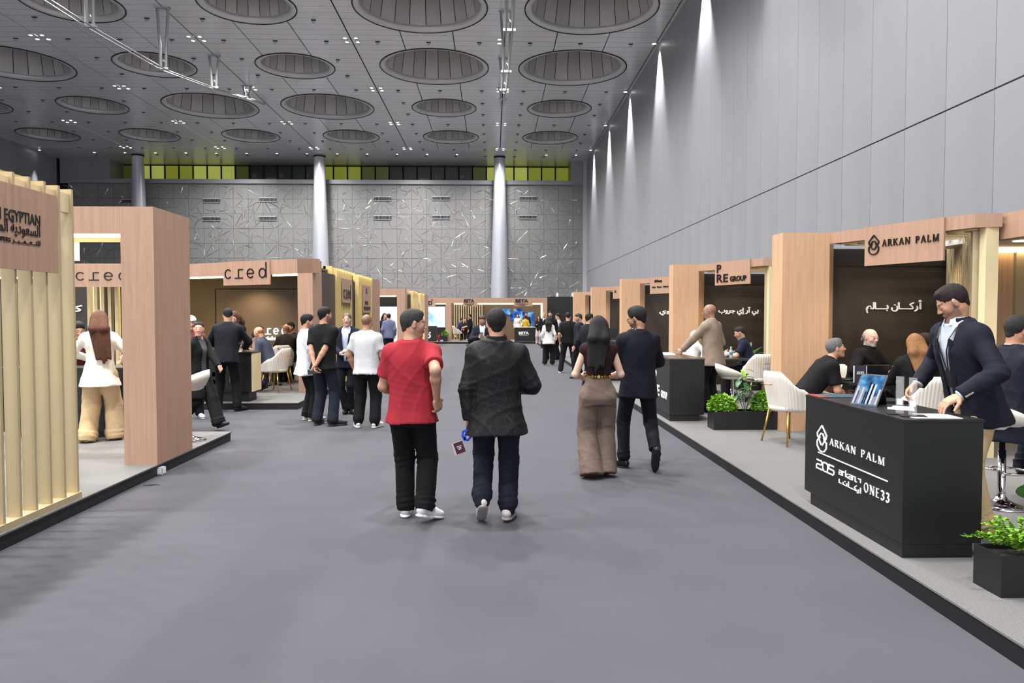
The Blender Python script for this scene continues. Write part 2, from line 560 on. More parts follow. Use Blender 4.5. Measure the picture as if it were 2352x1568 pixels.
# ceiling: a plain sheet over the near hall, panels with round coffers over the far part in view
YS = COF_Y[-1] - BAYY / 2
YE = COF_Y[0] + BAYY / 2
XE = COF_X[-1] - BAYX / 2
ceiling = struct(MB().box(XL, XW + 0.1, -14, YS - 0.03, CEIL, CEIL + 0.25), 'ceiling', M_CEIL)
pm = MB()
pm.box(XL, XW + 0.1, YE + 0.03, 77, CEIL, CEIL + 0.25)
pm.build('panel', M_CEIL, ceiling)
MB().box(XL, XE - 0.03, YS, YE, CEIL, CEIL + 0.25).build('panel', M_CEIL, ceiling)
MB().box(COF_X[0] + BAYX / 2 + 0.03, XW + 0.1, YS, YE, CEIL, CEIL + 0.25).build('panel', M_CEIL, ceiling)
BIG = {(0, 3), (1, 3), (0, 2), (1, 2), (4, 2), (2, 1), (3, 1), (5, 3)}
def bay_strip(R, x0, x1, hy):
    mb = MB()
    xs = sorted(set([x0, x1] + [x0 + (x1 - x0) * i / 14 for i in range(15)] + [s * R for s in (-1, 1) if x0 < s * R < x1]))
    for a, b in zip(xs[:-1], xs[1:]):
        ya = math.sqrt(max(0, R * R - a * a)); yb = math.sqrt(max(0, R * R - b * b))
        for s in (-1, 1):
            q = [(a, s * ya), (b, s * yb), (b, s * hy), (a, s * hy)]
            if s < 0: q = q[::-1]
            n = len(mb.v)
            mb.add([(p[0], p[1], 0) for p in q] + [(p[0], p[1], 0.04) for p in q], [(3, 2, 1, 0), (4, 5, 6, 7), (0, 1, 5, 4), (1, 2, 6, 5), (2, 3, 7, 6), (3, 0, 4, 7)])
    return mb
RS, RL = 2.37, 3.33
strips = {}
for R in (RS, RL):
    for j, (a, b) in enumerate(((-BAYX / 2 + 0.035, -1.44), (-1.385, 1.385), (1.44, BAYX / 2 - 0.035))):
        strips[(R, j)] = bay_strip(R, a, b, BAYY / 2 - 0.006).build('panel', M_CEIL, ceiling)
first = dict.fromkeys(strips, True)
jm = MB()
NP = 22
def coffer_parts(R, root):
    """ring flange and the tapering panels of a round coffer, around the origin"""
    mb = MB()
    mb.lathe([(R, 0.10), (R, -0.02), (R - 0.05, -0.05), (R - 0.05, 0.0)], n=64, mi=1)
    mb.lathe([(R - 0.05, 0.0), (R - 0.10, -0.02), (R - 0.34, 0.02), (R - 0.38, 0.22), (R - 0.34, 0.30)], n=64)
    mb.build('ring', [M_RING, M_JOINT], root, smooth=True)
    r0, r1, hz = R - 0.36, (R - 0.36) * 0.80, 3.2
    a = math.pi / NP
    protos = []
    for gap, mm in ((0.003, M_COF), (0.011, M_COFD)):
        p = MB()
        n = 3
        for i in range(n):
            t0 = -a + gap + (2 * a - 2 * gap) * i / n
            t1 = -a + gap + (2 * a - 2 * gap) * (i + 1) / n
            p.add([(r0 * math.cos(t0), r0 * math.sin(t0), 0.2), (r0 * math.cos(t1), r0 * math.sin(t1), 0.2), (r1 * math.cos(t1), r1 * math.sin(t1), hz), (r1 * math.cos(t0), r1 * math.sin(t0), hz)], [(0, 3, 2, 1)])
        protos.append(p.build('panel', mm, root, smooth=True))
    for k in range(NP):
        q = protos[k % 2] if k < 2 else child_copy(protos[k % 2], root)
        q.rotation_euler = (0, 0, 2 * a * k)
    MB().lathe([(r1, hz), (0.01, hz + 0.02)], n=26).lathe([(r0 + 0.06, 0.2), (r1 + 0.06, hz + 0.05)], n=40).build('backing', M_JOINT, root)
protoc = {}
for kx, cx in enumerate(COF_X):
    for ky, cy in enumerate(COF_Y):
        R = RL if (kx, ky) in BIG else RS
        for j in range(3):
            key = (R, j)
            if first[key]:
                strips[key].location = (cx, cy, CEIL); first[key] = False
            else:
                child_copy(strips[key], ceiling, (cx, cy, CEIL))
        if R in protoc:
            c = copy_tree(protoc[R]); c.location = (cx, cy, CEIL)
        else:
            c = thing('ceiling_coffer', 'large round recessed ceiling coffer lined with tall grey panels' if R == RL else 'smaller round recessed ceiling coffer lined with tall grey panels', 'ceiling coffer', group='large ceiling coffers' if R == RL else 'small ceiling coffers')
            coffer_parts(R, c)
            c.location = (cx, cy, CEIL)
            protoc[R] = c
        for xx in (-BAYX / 2, -1.4125, 1.4125, BAYX / 2):
            yy = math.sqrt(max(0, R * R - xx * xx)) if abs(xx) < R else 0.0
            for s in (-1, 1):
                ya, yb = sorted((s * yy, s * BAYY / 2))
                jm.box(cx + xx - 0.06, cx + xx + 0.06, cy + ya, cy + yb, CEIL + 0.06, CEIL + 0.09)
jm.box(COF_X[0] + BAYX / 2 - 0.06, COF_X[0] + BAYX / 2 + 0.08, YS, YE, CEIL + 0.06, CEIL + 0.09)
jm.build('joint_backing', M_JOINT, ceiling)

# downlight clusters, far row of single downlights, wall washers
lens = MB()
def cluster(loc):
    t = thing('downlight_cluster', 'square cluster of four bright round downlights in the grey ceiling', 'ceiling light', group='ceiling downlight clusters')
    for dx in (-0.3, 0.3):
        for dy in (-0.3, 0.3):
            h = MB().lathe([(0.155, 0.03), (0.155, -0.015), (0.10, -0.02)], (dx, dy, 0), 16).build('housing', M_RING, t)
            MB().lathe([(0.10, -0.012), (0.005, -0.02)], (dx, dy, 0), 16).build('lens', M_LEDC, h)
    t.location = loc
    return t
c0 = None
for ly in LIT_Y[:5]:
    for lx in LIT_X:
        if c0 is None:
            c0 = cluster((lx, ly, CEIL))
        else:
            copy_tree(c0).location = (lx, ly, CEIL)
s0 = None
for k in range(17):
    x = 7.9 - 2.815 * k
    if abs(x - 0.68) < 1.6 or abs(x + 16.2) < 0.9 or abs(x + 33.1) < 0.9:
        continue
    if s0 is None:
        s0 = thing('single_downlight', 'single round downlight in the ceiling above the far windows', 'ceiling light', group='row of single downlights by the far windows')
        h = MB().lathe([(0.155, 0.03), (0.155, -0.015), (0.10, -0.02)], n=14).build('housing', M_RING, s0)
        MB().lathe([(0.10, -0.012), (0.005, -0.02)], n=14).build('lens', M_LEDC, h)
        s0.location = (x, 70.6, CEIL)
    else:
        copy_tree(s0).location = (x, 70.6, CEIL)
w0 = None
for ly in LIT_Y[:5]:
    if w0 is None:
        w0 = thing('wall_washer', 'bright spotlight fixture at the ceiling edge washing the tall grey panel wall', 'spotlight', group='wall washers along the tall panel wall')
        MB().box(-0.16, 0.16, -0.12, 0.12, -0.06, 0.0).build('housing', M_RING, w0)
        MB().lathe([(0.10, -0.07), (0.005, -0.075)], n=14).build('lens', M_LEDC, w0)
        MB().box(0.16, 0.24, -0.02, 0.02, -0.05, -0.02).build('bracket', M_STEEL, w0)
        w0.location = (8.98, ly, CEIL)
    else:
        copy_tree(w0).location = (8.98, ly, CEIL)
lw = thing('wall_washer', 'bright spotlight at the ceiling edge over the far grey side wall', 'spotlight', (-41.5, 69.5, CEIL))
MB().box(-41.66, -41.34, 69.38, 69.62, CEIL - 0.06, CEIL).build('housing', M_RING, lw)
MB().lathe([(0.10, -0.07), (0.005, -0.075)], (-41.5, 69.5, CEIL), 14).build('lens', M_LEDC, lw)
lamp('left_washer_lamp', 'SPOT', (-41.4, 69.5, CEIL - 0.3), 1800, spot_size=math.radians(40), spot_blend=0.7, shadow_soft_size=0.08)

# little rigging hooks in a grid
h0 = None
for i in range(17):
    for j in range(13):
        x, y = 7.715 - 2.8167 * i, 38.8 + 2.967 * (j - 1)
        if any(math.hypot(x - cx, y - cy) < (RL if (kx, ky) in BIG else RS) + 0.25 for kx, cx in enumerate(COF_X) for ky, cy in enumerate(COF_Y)):
            continue
        if h0 is None:
            h0 = thing('rigging_hook', 'small dark rigging hook hanging from the grey ceiling', 'hook', group='rigging hooks in the ceiling')
            MB().box(-0.12, 0.12, -0.06, 0.06, -0.03, 0.0).build('plate', M_JOINT, h0)
            MB().tube([(-0.07, 0, -0.02), (-0.06, 0, -0.12), (0, 0, -0.17), (0.06, 0, -0.12), (0.07, 0, -0.02)], 0.022, 5).build('loop', M_STEEL, h0)
            h0.location = (x, y, CEIL)
        else:
            copy_tree(h0).location = (x, y, CEIL)

# suspended twin rails with V hangers
NODES = [(17.0, 12.9), (24.0, 13.0), (30.7, 13.25), (37.4, 13.75), (44.1, 14.85), (49.9, 16.0), (54.0, 16.7)]
rail_labels = ['twin steel rails hung from V brackets above the middle of the aisle', 'twin steel rails hung from V brackets over the stands with the beige slatted screen', 'twin steel rails hung by the far grey side wall']
def rail_set(X, label, nodes):
    t = thing('suspended_rail', label, 'rail', (X, 37, CEIL))
    for s in (-1, 1):
        MB().tube([(X + s * 0.13, y, z) for y, z in nodes], 0.032, 6).build('rail', M_STEEL, t)
    for y, z in nodes[:-1]:
        h = MB()
        h.obox((X, y, z + 0.05), (0.26, 0, 0), (0, 0.10, 0), (0, 0, 0.05))
        h.build('clamp', M_STEEL, t)
        g = MB()
        for s in (-1, 1):
            g.tube([(X + s * 0.27, y, CEIL), (X + s * 0.15, y, z + (CEIL - z) * 0.35), (X + s * 0.13, y, z + 0.1)], 0.07, 6)
            g.tube([(X + s * 0.13, y, z + 0.3), (X, y, z + 0.5)], 0.03, 5)
        g.obox((X, y, CEIL - 0.04), (0.36, 0, 0), (0, 0.1, 0), (0, 0, 0.04))
        g.build('hanger', M_STEEL, t)
for X, lb in zip((0.68, -16.22, -33.1), rail_labels):
    rail_set(X, lb, NODES)

# columns
for i, X in enumerate((0.66, -16.5, -33.6)):
    lb = ['tall tapered pale grey column behind the far stand with the long dark counter', 'tall tapered pale grey column behind the stand with the thin black wordmark', 'tall tapered pale grey column by the far corner of the hall'][i]
    t = thing('column', lb, 'column', (X, 71.6, 0))
    z0 = 0.0
    MB().lathe([(0.98, 0.0), (0.86, 3.5), (0.70, 9.5), (0.507, CEIL - 0.12)], (X, 71.6, 0), 40).build('shaft', M_COLUMN, t, smooth=True)
    MB().lathe([(0.507, CEIL - 0.14), (0.56, CEIL - 0.10), (0.56, CEIL)], (X, 71.6, 0), 40).build('collar', M_JOINT, t)

# far wall with star inlay
wall_back = struct(MB().box(XL, XW, YB + 0.06, YB + 0.4, 0, 14.45), 'wall_back', M_JOINT)
CELL = 1.448
x0 = (846.9 - 1132) / 1700 * YB + 0.0
ncol = 0
rest = MB()
pp = None
ZT = 14.46
for i in range(-28, 22):
    xa = x0 + CELL * i
    if xa > 9.2 or xa < XL: continue
    for r in range(10):
        zt = ZT - CELL * r
        if (xa < -29.8 and r > 3) or (xa < -17 and r > 6) or r > 7:
            rest.box(xa + 0.012, xa + CELL - 0.012, YB, YB + 0.05, max(0, zt - CELL + 0.012), zt - 0.012)
            continue
        if pp is None:
            pp = MB().box(0.012, CELL - 0.012, YB, YB + 0.05, -CELL + 0.012, -0.012).build('panel', M_STAR, wall_back)
            pp.location = (xa, 0, zt)
        else:
            child_copy(pp, wall_back, (xa, 0, zt))
tag(rest.build('lower_panels', M_STAR, wall_back), kind='stuff')
rng = np.random.default_rng(4)
inl = MB()
def spindle(a, b, w, y=YB):
    a, b = np.array(a), np.array(b)
    L = np.linalg.norm(b - a)
    d = (b - a) / L
    n = np.array([-d[1], d[0]])
    m = (a + b) / 2
    w *= 0.72
    bright = rng.random() < 0.28
    rise = rng.uniform(0.006, 0.05 if bright else 0.02)
    tw = rng.uniform(-0.03, 0.03)
    P = lambda q, dy: (q[0], y - dy, q[1])
    v = [P(a, 0.004), P(a + d * L * 0.25 + n * w, 0.004), P(a + d * L * 0.75 + n * w, 0.004), P(b, 0.004), P(a + d * L * 0.75 - n * w, 0.004), P(a + d * L * 0.25 - n * w, 0.004), P(a + d * L * 0.25, rise + tw * 0.5), P(a + d * L * 0.75, rise - tw * 0.5)]
    inl.add(v, [(0, 6, 1), (1, 6, 7, 2), (2, 7, 3), (3, 7, 4), (4, 7, 6, 5), (5, 6, 0)], 1 if bright else 0)
for i in range(-8, 6):
    for j in range(-1, 4):
        for off in (0, 1):
            cx = x0 + CELL * (4 * i + 2 * off + 1); cz = ZT - CELL * (4 * j + 2 * off + 1)
            nr = 12 if (i + j + off) % 2 == 0 else 8
            for k in range(nr):
                th = 2 * math.pi * k / nr
                c, s = math.cos(th), math.sin(th)
                segs = [((0.14, th), (1.30, th)), ((1.30, th), (1.85, th + math.pi / nr)), ((1.85, th + math.pi / nr), (1.30, th + 2 * math.pi / nr)), ((0.7, th), (1.30, th + 2 * math.pi / nr))]
                for (ra, ta), (rb, tb) in segs:
                    if rng.random() < 0.12: continue
                    a = (cx + ra * CELL * math.cos(ta), cz + ra * CELL * math.sin(ta))
                    b = (cx + rb * CELL * math.cos(tb), cz + rb * CELL * math.sin(tb))
                    if not (XL < min(a[0], b[0]) and max(a[0], b[0]) < 8.85 and max(a[1], b[1]) < 14.4 and min(a[1], b[1]) > 1.3): continue
                    if rng.random() < 0.5:
                        mid = ((a[0] + b[0]) / 2, (a[1] + b[1]) / 2)
                        spindle(a, mid, rng.uniform(0.035, 0.06)); spindle(mid, b, rng.uniform(0.035, 0.06))
                    else:
                        spindle(a, b, rng.uniform(0.04, 0.075))
tag(inl.build('star_inlay', [mat('inlay_brushed', lin(128, 127, 126), 0.4, metal=0.5), M_INLAY], wall_back), kind='stuff')
# ledge, cheek walls, clerestory window
struct(MB().box(-40.9, 8.1, YB - 0.25, YB + 3.0, 14.46, 14.86), 'trim_1', M_WALL)
struct(MB().box(XL, -37.2, YB, YB + 3.0, 14.46, CEIL + 0.2), 'wall_back_cheek_left', M_WALL)
struct(MB().box(7.72, 8.9, YB, YB + 3.0, 14.46, CEIL + 0.2), 'wall_back_cheek_right', M_WALL)
struct(MB().box(8.92, XW, YB - 0.15, YB + 0.2, 0, CEIL), 'trim_2', M_COLUMN)
win = struct(MB().box(-37.3, 7.9, YB + 2.75, YB + 2.95, 14.7, CEIL + 0.2), 'window_1', M_JOINT)
M_PANE = [mat('window_pane_dark', lin(46, 50, 44), 0.12, coat=0.3), mat('window_pane_dim', lin(84, 92, 40), 0.15, emit=0.22), mat('window_pane_lit', lin(150, 158, 52), 0.15, emit=0.34), mat('window_pane_bright', lin(188, 196, 92), 0.15, emit=0.42)]
def pane_kind(px):
    if px < 345: return 1
    if px < 470: return 3 if px < 400 else 2
    if px < 545: return 3
    if px < 590: return 1
    if px < 752: return 0
    if px < 840: return 2
    if px < 885: return 1
    if px < 1095: return 0
    if px < 1125: return 1
    return 3 if px < 1205 else 2
step = 31.45 / 1700 * (YB + 2.7)
x = -37.3
k = 0
while x < 7.7:
    px = 1132 + (x + step / 2) / (YB + 2.7) * 1700
    MB().box(x + 0.07, x + step - 0.07, YB + 2.68, YB + 2.72, 14.72, CEIL - 0.12).build('pane', M_PANE[pane_kind(px)], win)
    MB().box(x - 0.07, x + 0.07, YB + 2.60, YB + 2.78, 14.7, CEIL + 0.1).build('mullion', M_JOINT, win)
    x += step
# wall air vents
def vent(px, py):
    a = atY(px, py, YB)
    t = thing('air_vent', 'long slotted air vent set in the star patterned far wall', 'vent', (a[0], YB, a[2]), group='air vents on the star patterned wall')
    x, z = a[0], a[2]
    MB().box(x - 0.84, x + 0.84, YB - 0.06, YB, z - 0.19, z + 0.13).build('opening', M_JOINT, t)
    fr = MB().box(x - 0.86, x + 0.86, YB - 0.12, YB, z + 0.12, z + 0.19).box(x - 0.86, x + 0.86, YB - 0.12, YB, z - 0.23, z - 0.19)
    fr.build('frame', M_COLUMN, t)
    for k in range(14):
        xx = x - 0.78 + 0.12 * k
        MB().box(xx, xx + 0.025, YB - 0.09, YB - 0.05, z - 0.19, z + 0.12).build('blade', M_STEEL, t)
for p in ((486, 460), (486, 502), (615, 458), (615, 501), (879, 456), (879, 499), (1013, 455), (1013, 498), (1213, 455), (1213, 498), (300, 462)):
    vent(*p)
# ================================================================== PLATFORMS AND BOOTHS
PZ = 0.12
def platform(label, x0, x1, y0, y1):
    t = thing('raised_platform', label, 'platform', ((x0 + x1) / 2, (y0 + y1) / 2, 0))
    MB().box(x0 + 0.012, x1, y0 + 0.012, y1 - 0.012, 0, PZ - 0.006).build('skirting', M_SKIRT, t)
    MB().box(x0, x1, y0, y1, PZ - 0.012, PZ).build('carpet', M_PLAT, t)
    return t
def platform_l(label, x0, x1, y0, y1):
    t = thing('raised_platform', label, 'platform', ((x0 + x1) / 2, (y0 + y1) / 2, 0))
    MB().box(x0, x1 - 0.012, y0 + 0.012, y1 - 0.012, 0, PZ - 0.006).build('skirting', M_SKIRT, t)
    MB().box(x0, x1, y0, y1, PZ - 0.012, PZ).build('carpet', M_PLAT, t)
    return t
platform('long low grey carpeted platform under the row of wooden booths by the tall panel wall', 2.53, 9.2, -8, 42.4)
platform_l('low grey carpeted platform under the beige slatted screen', -16, -3.53, -8, 10.05)
platform_l('low grey carpeted platform under the stand with the thin black wordmark', -16, -3.49, 13.3, 41.5)
platform('low platform under the far stand with the long dark counter', -9.0, 3.3, 43.1, 49)

BTOP = 2.8
def dirn(a, b):
    d = np.array(b, float) - np.array(a, float)
    return d / np.linalg.norm(d)

def right_booth(k, Y, label, sign):
    """a bay of the right-hand row: pillar, slanted header with hanging sign, dark rear wall, fluted side wall"""
    t = thing('exhibition_booth', label, 'booth', (5.2, Y, PZ))
    A = (4.54, Y); B = (5.27, Y - 1.9)
    MB().prism([(3.90 if k == 0 else 3.975, Y), A, (4.77, Y + 0.38), (3.90 if k == 0 else 3.975, Y + 0.38)], PZ, BTOP).build('pillar', M_WOODR, t)
    d = np.array(dirn(A, B))
    n = np.array([-d[1], d[0]])
    hd = MB().prism([A, B, (5.52, Y - 1.98), (5.52, Y - 1.70), tuple(np.array(B) + n * 0.2), tuple(np.array(A) + n * 0.2)], BTOP - 0.15, BTOP)
    hd.build('header', M_WOOD, t)
    led = MB()
    a2 = np.array(A) + d * 0.1 + n * 0.10
    b2 = np.array(B) - d * 0.05 + n * 0.10
    led.wall(a2, b2, 0.03, BTOP - 0.165, BTOP - 0.151)
    led.build('soffit_trim', M_CREAM, t)
    # hanging sign
    s0 = np.array(A) + d * 0.60; s1 = s0 + d * 1.09
    o = -n * 0.03
    sp = MB().wall(s0 + o, s1 + o, 0.028, BTOP - 0.485, BTOP + 0.004).build('sign_panel', M_WOOD, t)
    R3 = np.array([d[0], d[1], 0]); U3 = np.array([0, 0, 1.0])
    O3 = lambda u, z: np.array([*(s0 + o + d * u), z])
    # rear wall and fluted side wall
    bw = MB().box(4.60, 6.46, Y + 0.40, Y + 0.46, PZ, BTOP - 0.18).build('rear_wall', M_DARK, t)
    MB().box(4.60, 6.46, Y + 0.38, Y + 0.399, BTOP - 0.42, BTOP - 0.2).build('dark_strip', M_BLACK, t)
    P0 = np.array((5.40, Y - 1.80)); P1 = np.array((6.43, Y + 0.36))
    if k < 2:
        dd = dirn(P0, P1); nn = np.array([-dd[1], dd[0]])
        MB().wall(P0, P1, -0.05, PZ, BTOP - 0.15).build('side_wall', M_GOLD, t)
        L = np.linalg.norm(P1 - P0)
        nf = 16
        for i in range(nf):
            c = P0 + dd * (L * (i + 0.5) / nf) + nn * 0.03
            MB().obox((c[0], c[1], (PZ + BTOP - 0.15) / 2), (dd[0] * 0.018, dd[1] * 0.018, 0), (nn[0] * 0.032, nn[1] * 0.032, 0), (0, 0, (BTOP - 0.15 - PZ) / 2 - 0.002)).build('slat', M_GOLD, t)
        for i in range(9):
            yy = Y - 1.6 + 0.2 * i
            xa = 5.27 - 0.73 * (yy - (Y - 1.9)) / 1.9 + 0.22
            MB().box(xa, 6.3, yy, yy + 0.04, BTOP - 0.17, BTOP - 0.11).build('canopy_slat', M_GOLD, t)
    MB().box(5.38, 5.52, Y - 1.93, Y - 1.82, PZ, BTOP - 0.15).build('post', M_CREAM, t)
    if sign == 0:
        put_letters(stroke_shape(DROP_LOGO, 0.085), O3(0.06, BTOP - 0.355), R3, U3, M_LETK, sp, height=0.25, width=0.165)
        put_letters(serif('ARKAN PALM'), O3(0.265, BTOP - 0.262), R3, U3, M_LETK, sp, height=0.088, width=0.77)
        put_letters(arabic_bars(['\uFEE2\uFEDF', '\uFE8E', 0.75, '\uFE91', -0.28, '\uFEE5', '\uFE8E', 0.75, '\uFEDB', '\uFEAD', '\uFE83'], 0.016), atY(1988, 719, Y + 0.40), (1, 0, 0), (0, 0, 1), M_LETW, bw, height=0.185, width=0.80, depth=0.02)
    elif sign == 1:
        put_letters(text_shape('P', 0.02), O3(0.07, BTOP - 0.225), R3, U3, M_LETK, sp, height=0.175, width=0.14)
        put_letters(text_shape('RE', 0.02, 1.1), O3(0.07, BTOP - 0.425), R3, U3, M_LETK, sp, height=0.17, width=0.36)
        put_letters(text_shape('GROUP', 0.03), O3(0.50, BTOP - 0.42), R3, U3, M_LETK, sp, height=0.11, width=0.50)
        put_letters(text_shape(arabic('بي آر إي جروب'), 0.03), atY(1649.5, 724, Y + 0.40), (1, 0, 0), (0, 0, 1), M_LETW, bw, height=0.19, width=0.92, depth=0.02)
    elif sign == 2:
        put_letters(text_shape('Nawy', 0.04), O3(0.34, BTOP - 0.17), R3, U3, M_LETK, sp, height=0.10, width=0.30)
        put_letters(stroke_shape([[(0, 0), (0, 0.7)], [(0.25, 0), (0.25, 1.0)], [(0.5, 0.2), (0.5, 0.9)]], 0.2), O3(0.25, BTOP - 0.15), R3, U3, M_LETK, sp, height=0.08, width=0.07)
        put_letters(text_shape('Now   Shares   Unlock', 0.02), O3(0.13, BTOP - 0.31), R3, U3, M_LETK, sp, height=0.05, width=0.84)
        put_letters(arabic_bars(['\uFEF1', '\uFEED', '\uFE8E', 0.7, '\uFEE7'], 0.03), atY(1514, 724, Y + 0.40), (1, 0, 0), (0, 0, 1), M_LETW, bw, height=0.20, width=0.72, depth=0.02)
    elif sign == 3:
        put_letters(text_shape('AL', 0.01), O3(0.12, BTOP - 0.25), R3, U3, M_LETK, sp, height=0.10)
    # a small ceiling spot inside
    lp = np.array([5.45, Y - 0.5])
    MB().lathe([(0.06, BTOP - 0.10), (0.06, BTOP - 0.16), (0.005, BTOP - 0.165)], (lp[0], lp[1], 0), 12).build('spot', M_LED, t)
    lamp('booth_spot_lamp', 'SPOT', (lp[0], lp[1], BTOP - 0.2), 62, (1.0, 0.83, 0.62), spot_size=math.radians(140), spot_blend=0.8, shadow_soft_size=0.12)
    return t
RY = [9.9, 16.25, 22.77, 29.66, 36.3]
right_booth(0, RY[0], 'wooden booth with a drop shaped logo on its hanging sign', 0)
right_booth(1, RY[1], 'wooden booth with bold stacked black capitals on its hanging sign', 1)
right_booth(2, RY[2], 'wooden booth with a small two line black sign beside the booth with bold capitals', 2)
right_booth(3, RY[3], 'wooden booth second from the black wall at the end of the row', 3)
right_booth(4, RY[4], 'last wooden booth of the row, next to the black wall', 4)

# the nearer neighbouring booth, seen by its edge
t = thing('exhibition_booth', 'brightly lit booth with a white soffit beside the fluted gold wall', 'booth', (7, 6, PZ))
MB().box(5.56, 5.70, 3.0, 8.1, 2.52, BTOP).build('fascia', M_WOOD, t)
MB().box(5.70, 9.2, 3.0, 9.6, 2.56, 2.62).build('soffit', mat('white_soffit', lin(236, 232, 226), 0.6), t)
MB().box(6.42, 6.78, 9.5, 9.6, PZ, 2.56).build('rear_panel', M_WOODR, t)
MB().box(6.82, 9.2, 9.5, 9.6, PZ, 2.56).build('rear_panel', M_GOLD, t)
MB().box(6.3, 9.2, 9.40, 9.44, 2.50, 2.55).build('light_strip', M_LED, t)
for x, y in ((6.15, 8.5), (6.6, 8.3), (6.6, 7.0), (7.6, 7.6)):
    MB().lathe([(0.085, 2.558), (0.08, 2.55), (0.005, 2.55)], (x, y, 0), 16).build('downlight', M_LED, t)
lamp('soffit_lamp', 'SPOT', (6.5, 7.4, 2.5), 75, (1, 0.86, 0.68), spot_size=math.radians(150), spot_blend=0.8, shadow_soft_size=0.15)

# ---------------------------------------------------------------- left row
LTOP = 2.82
def gold_screen(label, X, y0, y1, sign=None, step=0.193, deep=0.10, z0=PZ, ret=False, gm=None):
    gm = gm or M_GOLD
    t = thing('slatted_screen', label, 'screen', (X, (y0 + y1) / 2, PZ))
    n = int((y1 - y0) / step)
    sl = MB().box(X - deep, X, -0.014, 0.014, z0 + 0.05, LTOP - 0.06).build('slat', gm, t)
    for i in range(n + 1):
        y = y1 - 0.02 - step * i
        if i == 0: sl.location = (0, y, 0)
        else: child_copy(sl, t, (0, y, 0))
    MB().box(X - deep - 0.01, X + 0.012, y0, y1 + 0.012, z0, z0 + 0.05).build('base_rail', gm, t)
    for i in range(n):
        y = y1 - 0.02 - step * i
        MB().box(X - deep * 0.75, X - deep * 0.25, y - step + 0.014, y - 0.014, LTOP - 0.26, LTOP - 0.10).build('spacer', M_CREAM, t)
    MB().box(X - 0.30, X - 0.24, y0, y1 - 0.25, LTOP - 0.14, LTOP).build('top_rail', gm, t)
    for i in range(0, n, 1):
        y = y1 - 0.02 - step * i
        MB().box(X - 0.24, X - deep, y - 0.02, y + 0.02, LTOP - 0.16, LTOP - 0.08).build('cross_bar', M_CREAM, t)
    if ret:
        MB().box(X - 0.42, X - deep, y0, y0 + 0.05, LTOP - 0.22, LTOP - 0.02).build('end_header', gm, t)
        MB().box(X - 0.42, X - 0.18, y0 + 0.06, y1, z0, LTOP - 0.24).build('dark_core', M_DARK, t)
    return t
# near screen with the large sign
t = gold_screen('tall beige slatted screen carrying a wooden sign at the platform edge', -3.57, 2.3, 6.44)
sp = MB().box(-3.566, -3.54, 2.3, 6.148, 2.035, 2.66).build('sign_panel', M_WOOD, t)
def on_x(px, py, X): return atX(px, py, X)
XS = -3.54
right, upz = (0, 1, 0), (0, 0, 1)
def left_face_text(shape, pl, pr, parent, X, m, height):
    """pl, pr: bottom-left and bottom-right pixels of the writing on a plane facing the aisle"""
    a = atX(pl[0], pl[1], X); b = atX(pr[0], pr[1], X)
    return put_letters(shape, (X, a[1], b[2]), right, upz, m, parent, height=height, width=b[1] - a[1])
v = text_shape('SAUDI EGYPTIAN', 0.012)
e = atX(92, 520, XS)
put_letters(v, (XS, e[1] - 0.72, e[2]), right, upz, M_LETK, sp, height=0.085, width=0.72, depth=0.004)
v = text_shape(arabic('السعودية المصرية'), 0.012)
e = atX(92, 549, XS)
put_letters(v, (XS, e[1] - 0.70, e[2] - 0.012), right, upz, M_LETK, sp, height=0.115, width=0.70, depth=0.004)
v = text_shape('DEVELOPERS', 0.012)
e = atX(24, 556, XS)
put_letters(v, (XS, e[1] - 0.30, e[2]), right, upz, M_LETK, sp, height=0.034, width=0.30, depth=0.004)
v = arabic_bars(['\uFEAE', 0.45, '\uFEF4', 0.45, '\uFEE4', 0.45, '\uFECC', 0.45, '\uFE98\uFEE0\uFEDF'], 0.012, th=0.07)
e = atX(92, 566, XS)
put_letters(v, (XS, e[1] - 0.34, e[2] - 0.008), right, upz, M_LETK, sp, height=0.052, width=0.34, depth=0.004)

# booth behind the near screen: pillar, fascia with light strip, lit soffit
t = thing('exhibition_booth', 'booth with a broad pink wood pillar and lit fascia behind the beige slatted screen', 'booth', (-4.5, 8.2, PZ))
MB().box(-3.87, -3.53, 7.83, 8.74, PZ, LTOP).build('pillar', M_WOOD, t)
MB().box(-8.5, -3.872, 7.831, 8.08, 2.54, LTOP).build('fascia', M_WOOD, t)
MB().box(-8.4, -3.9, 7.84, 7.90, 2.505, 2.538).build('light_strip', M_LED, t)
MB().box(-8.4, -3.9, 8.0, 8.06, 2.47, 2.539).build('light_trough', M_CREAM, t)
MB().box(-5.6, -4.62, 8.4, 8.43, 2.30, 2.53).build('glow_panel', glow('lit_soffit_glow', (1, 0.95, 0.85, 1), 2.2), t)  # glowing panel standing for the soffit lit white
lamp('booth_lamp', 'SPOT', (-4.7, 8.75, 2.5), 130, (1, 0.85, 0.64), spot_size=math.radians(150), spot_blend=0.7, shadow_soft_size=0.15)

# the stand with the thin wordmark
t = thing('exhibition_booth', 'booth with a thin black wordmark on its slanted header and a brown rear wall', 'booth', (-6, 16, PZ))
A = np.array((-3.60, 14.92)); B = np.array((-6.75, 16.66))
d = dirn(B, A); n = np.array([-d[1], d[0]])
MB().wall(B, A, 0.22, 2.53, LTOP).build('header', M_WOOD, t)
q = A - d * 0.40
MB().prism([tuple(A), (-3.60, 15.72), (-3.95, 15.9), tuple(q)], PZ, LTOP - 0.002).build('pillar', M_WOOD, t)
MB().box(-13, -6.75, 16.66, 16.9, 2.53, LTOP).build('header', M_WOOD, t)
Lh = np.linalg.norm(A - B)
P = lambda s: B + d * (Lh * (1 - s))
o = -n * 0.03
s0, s1 = P(0.690) + o, P(0.3145) + o
sp = MB().wall(s0, s1, 0.028, 2.32, LTOP + 0.003).build('sign_panel', M_WOOD, t)
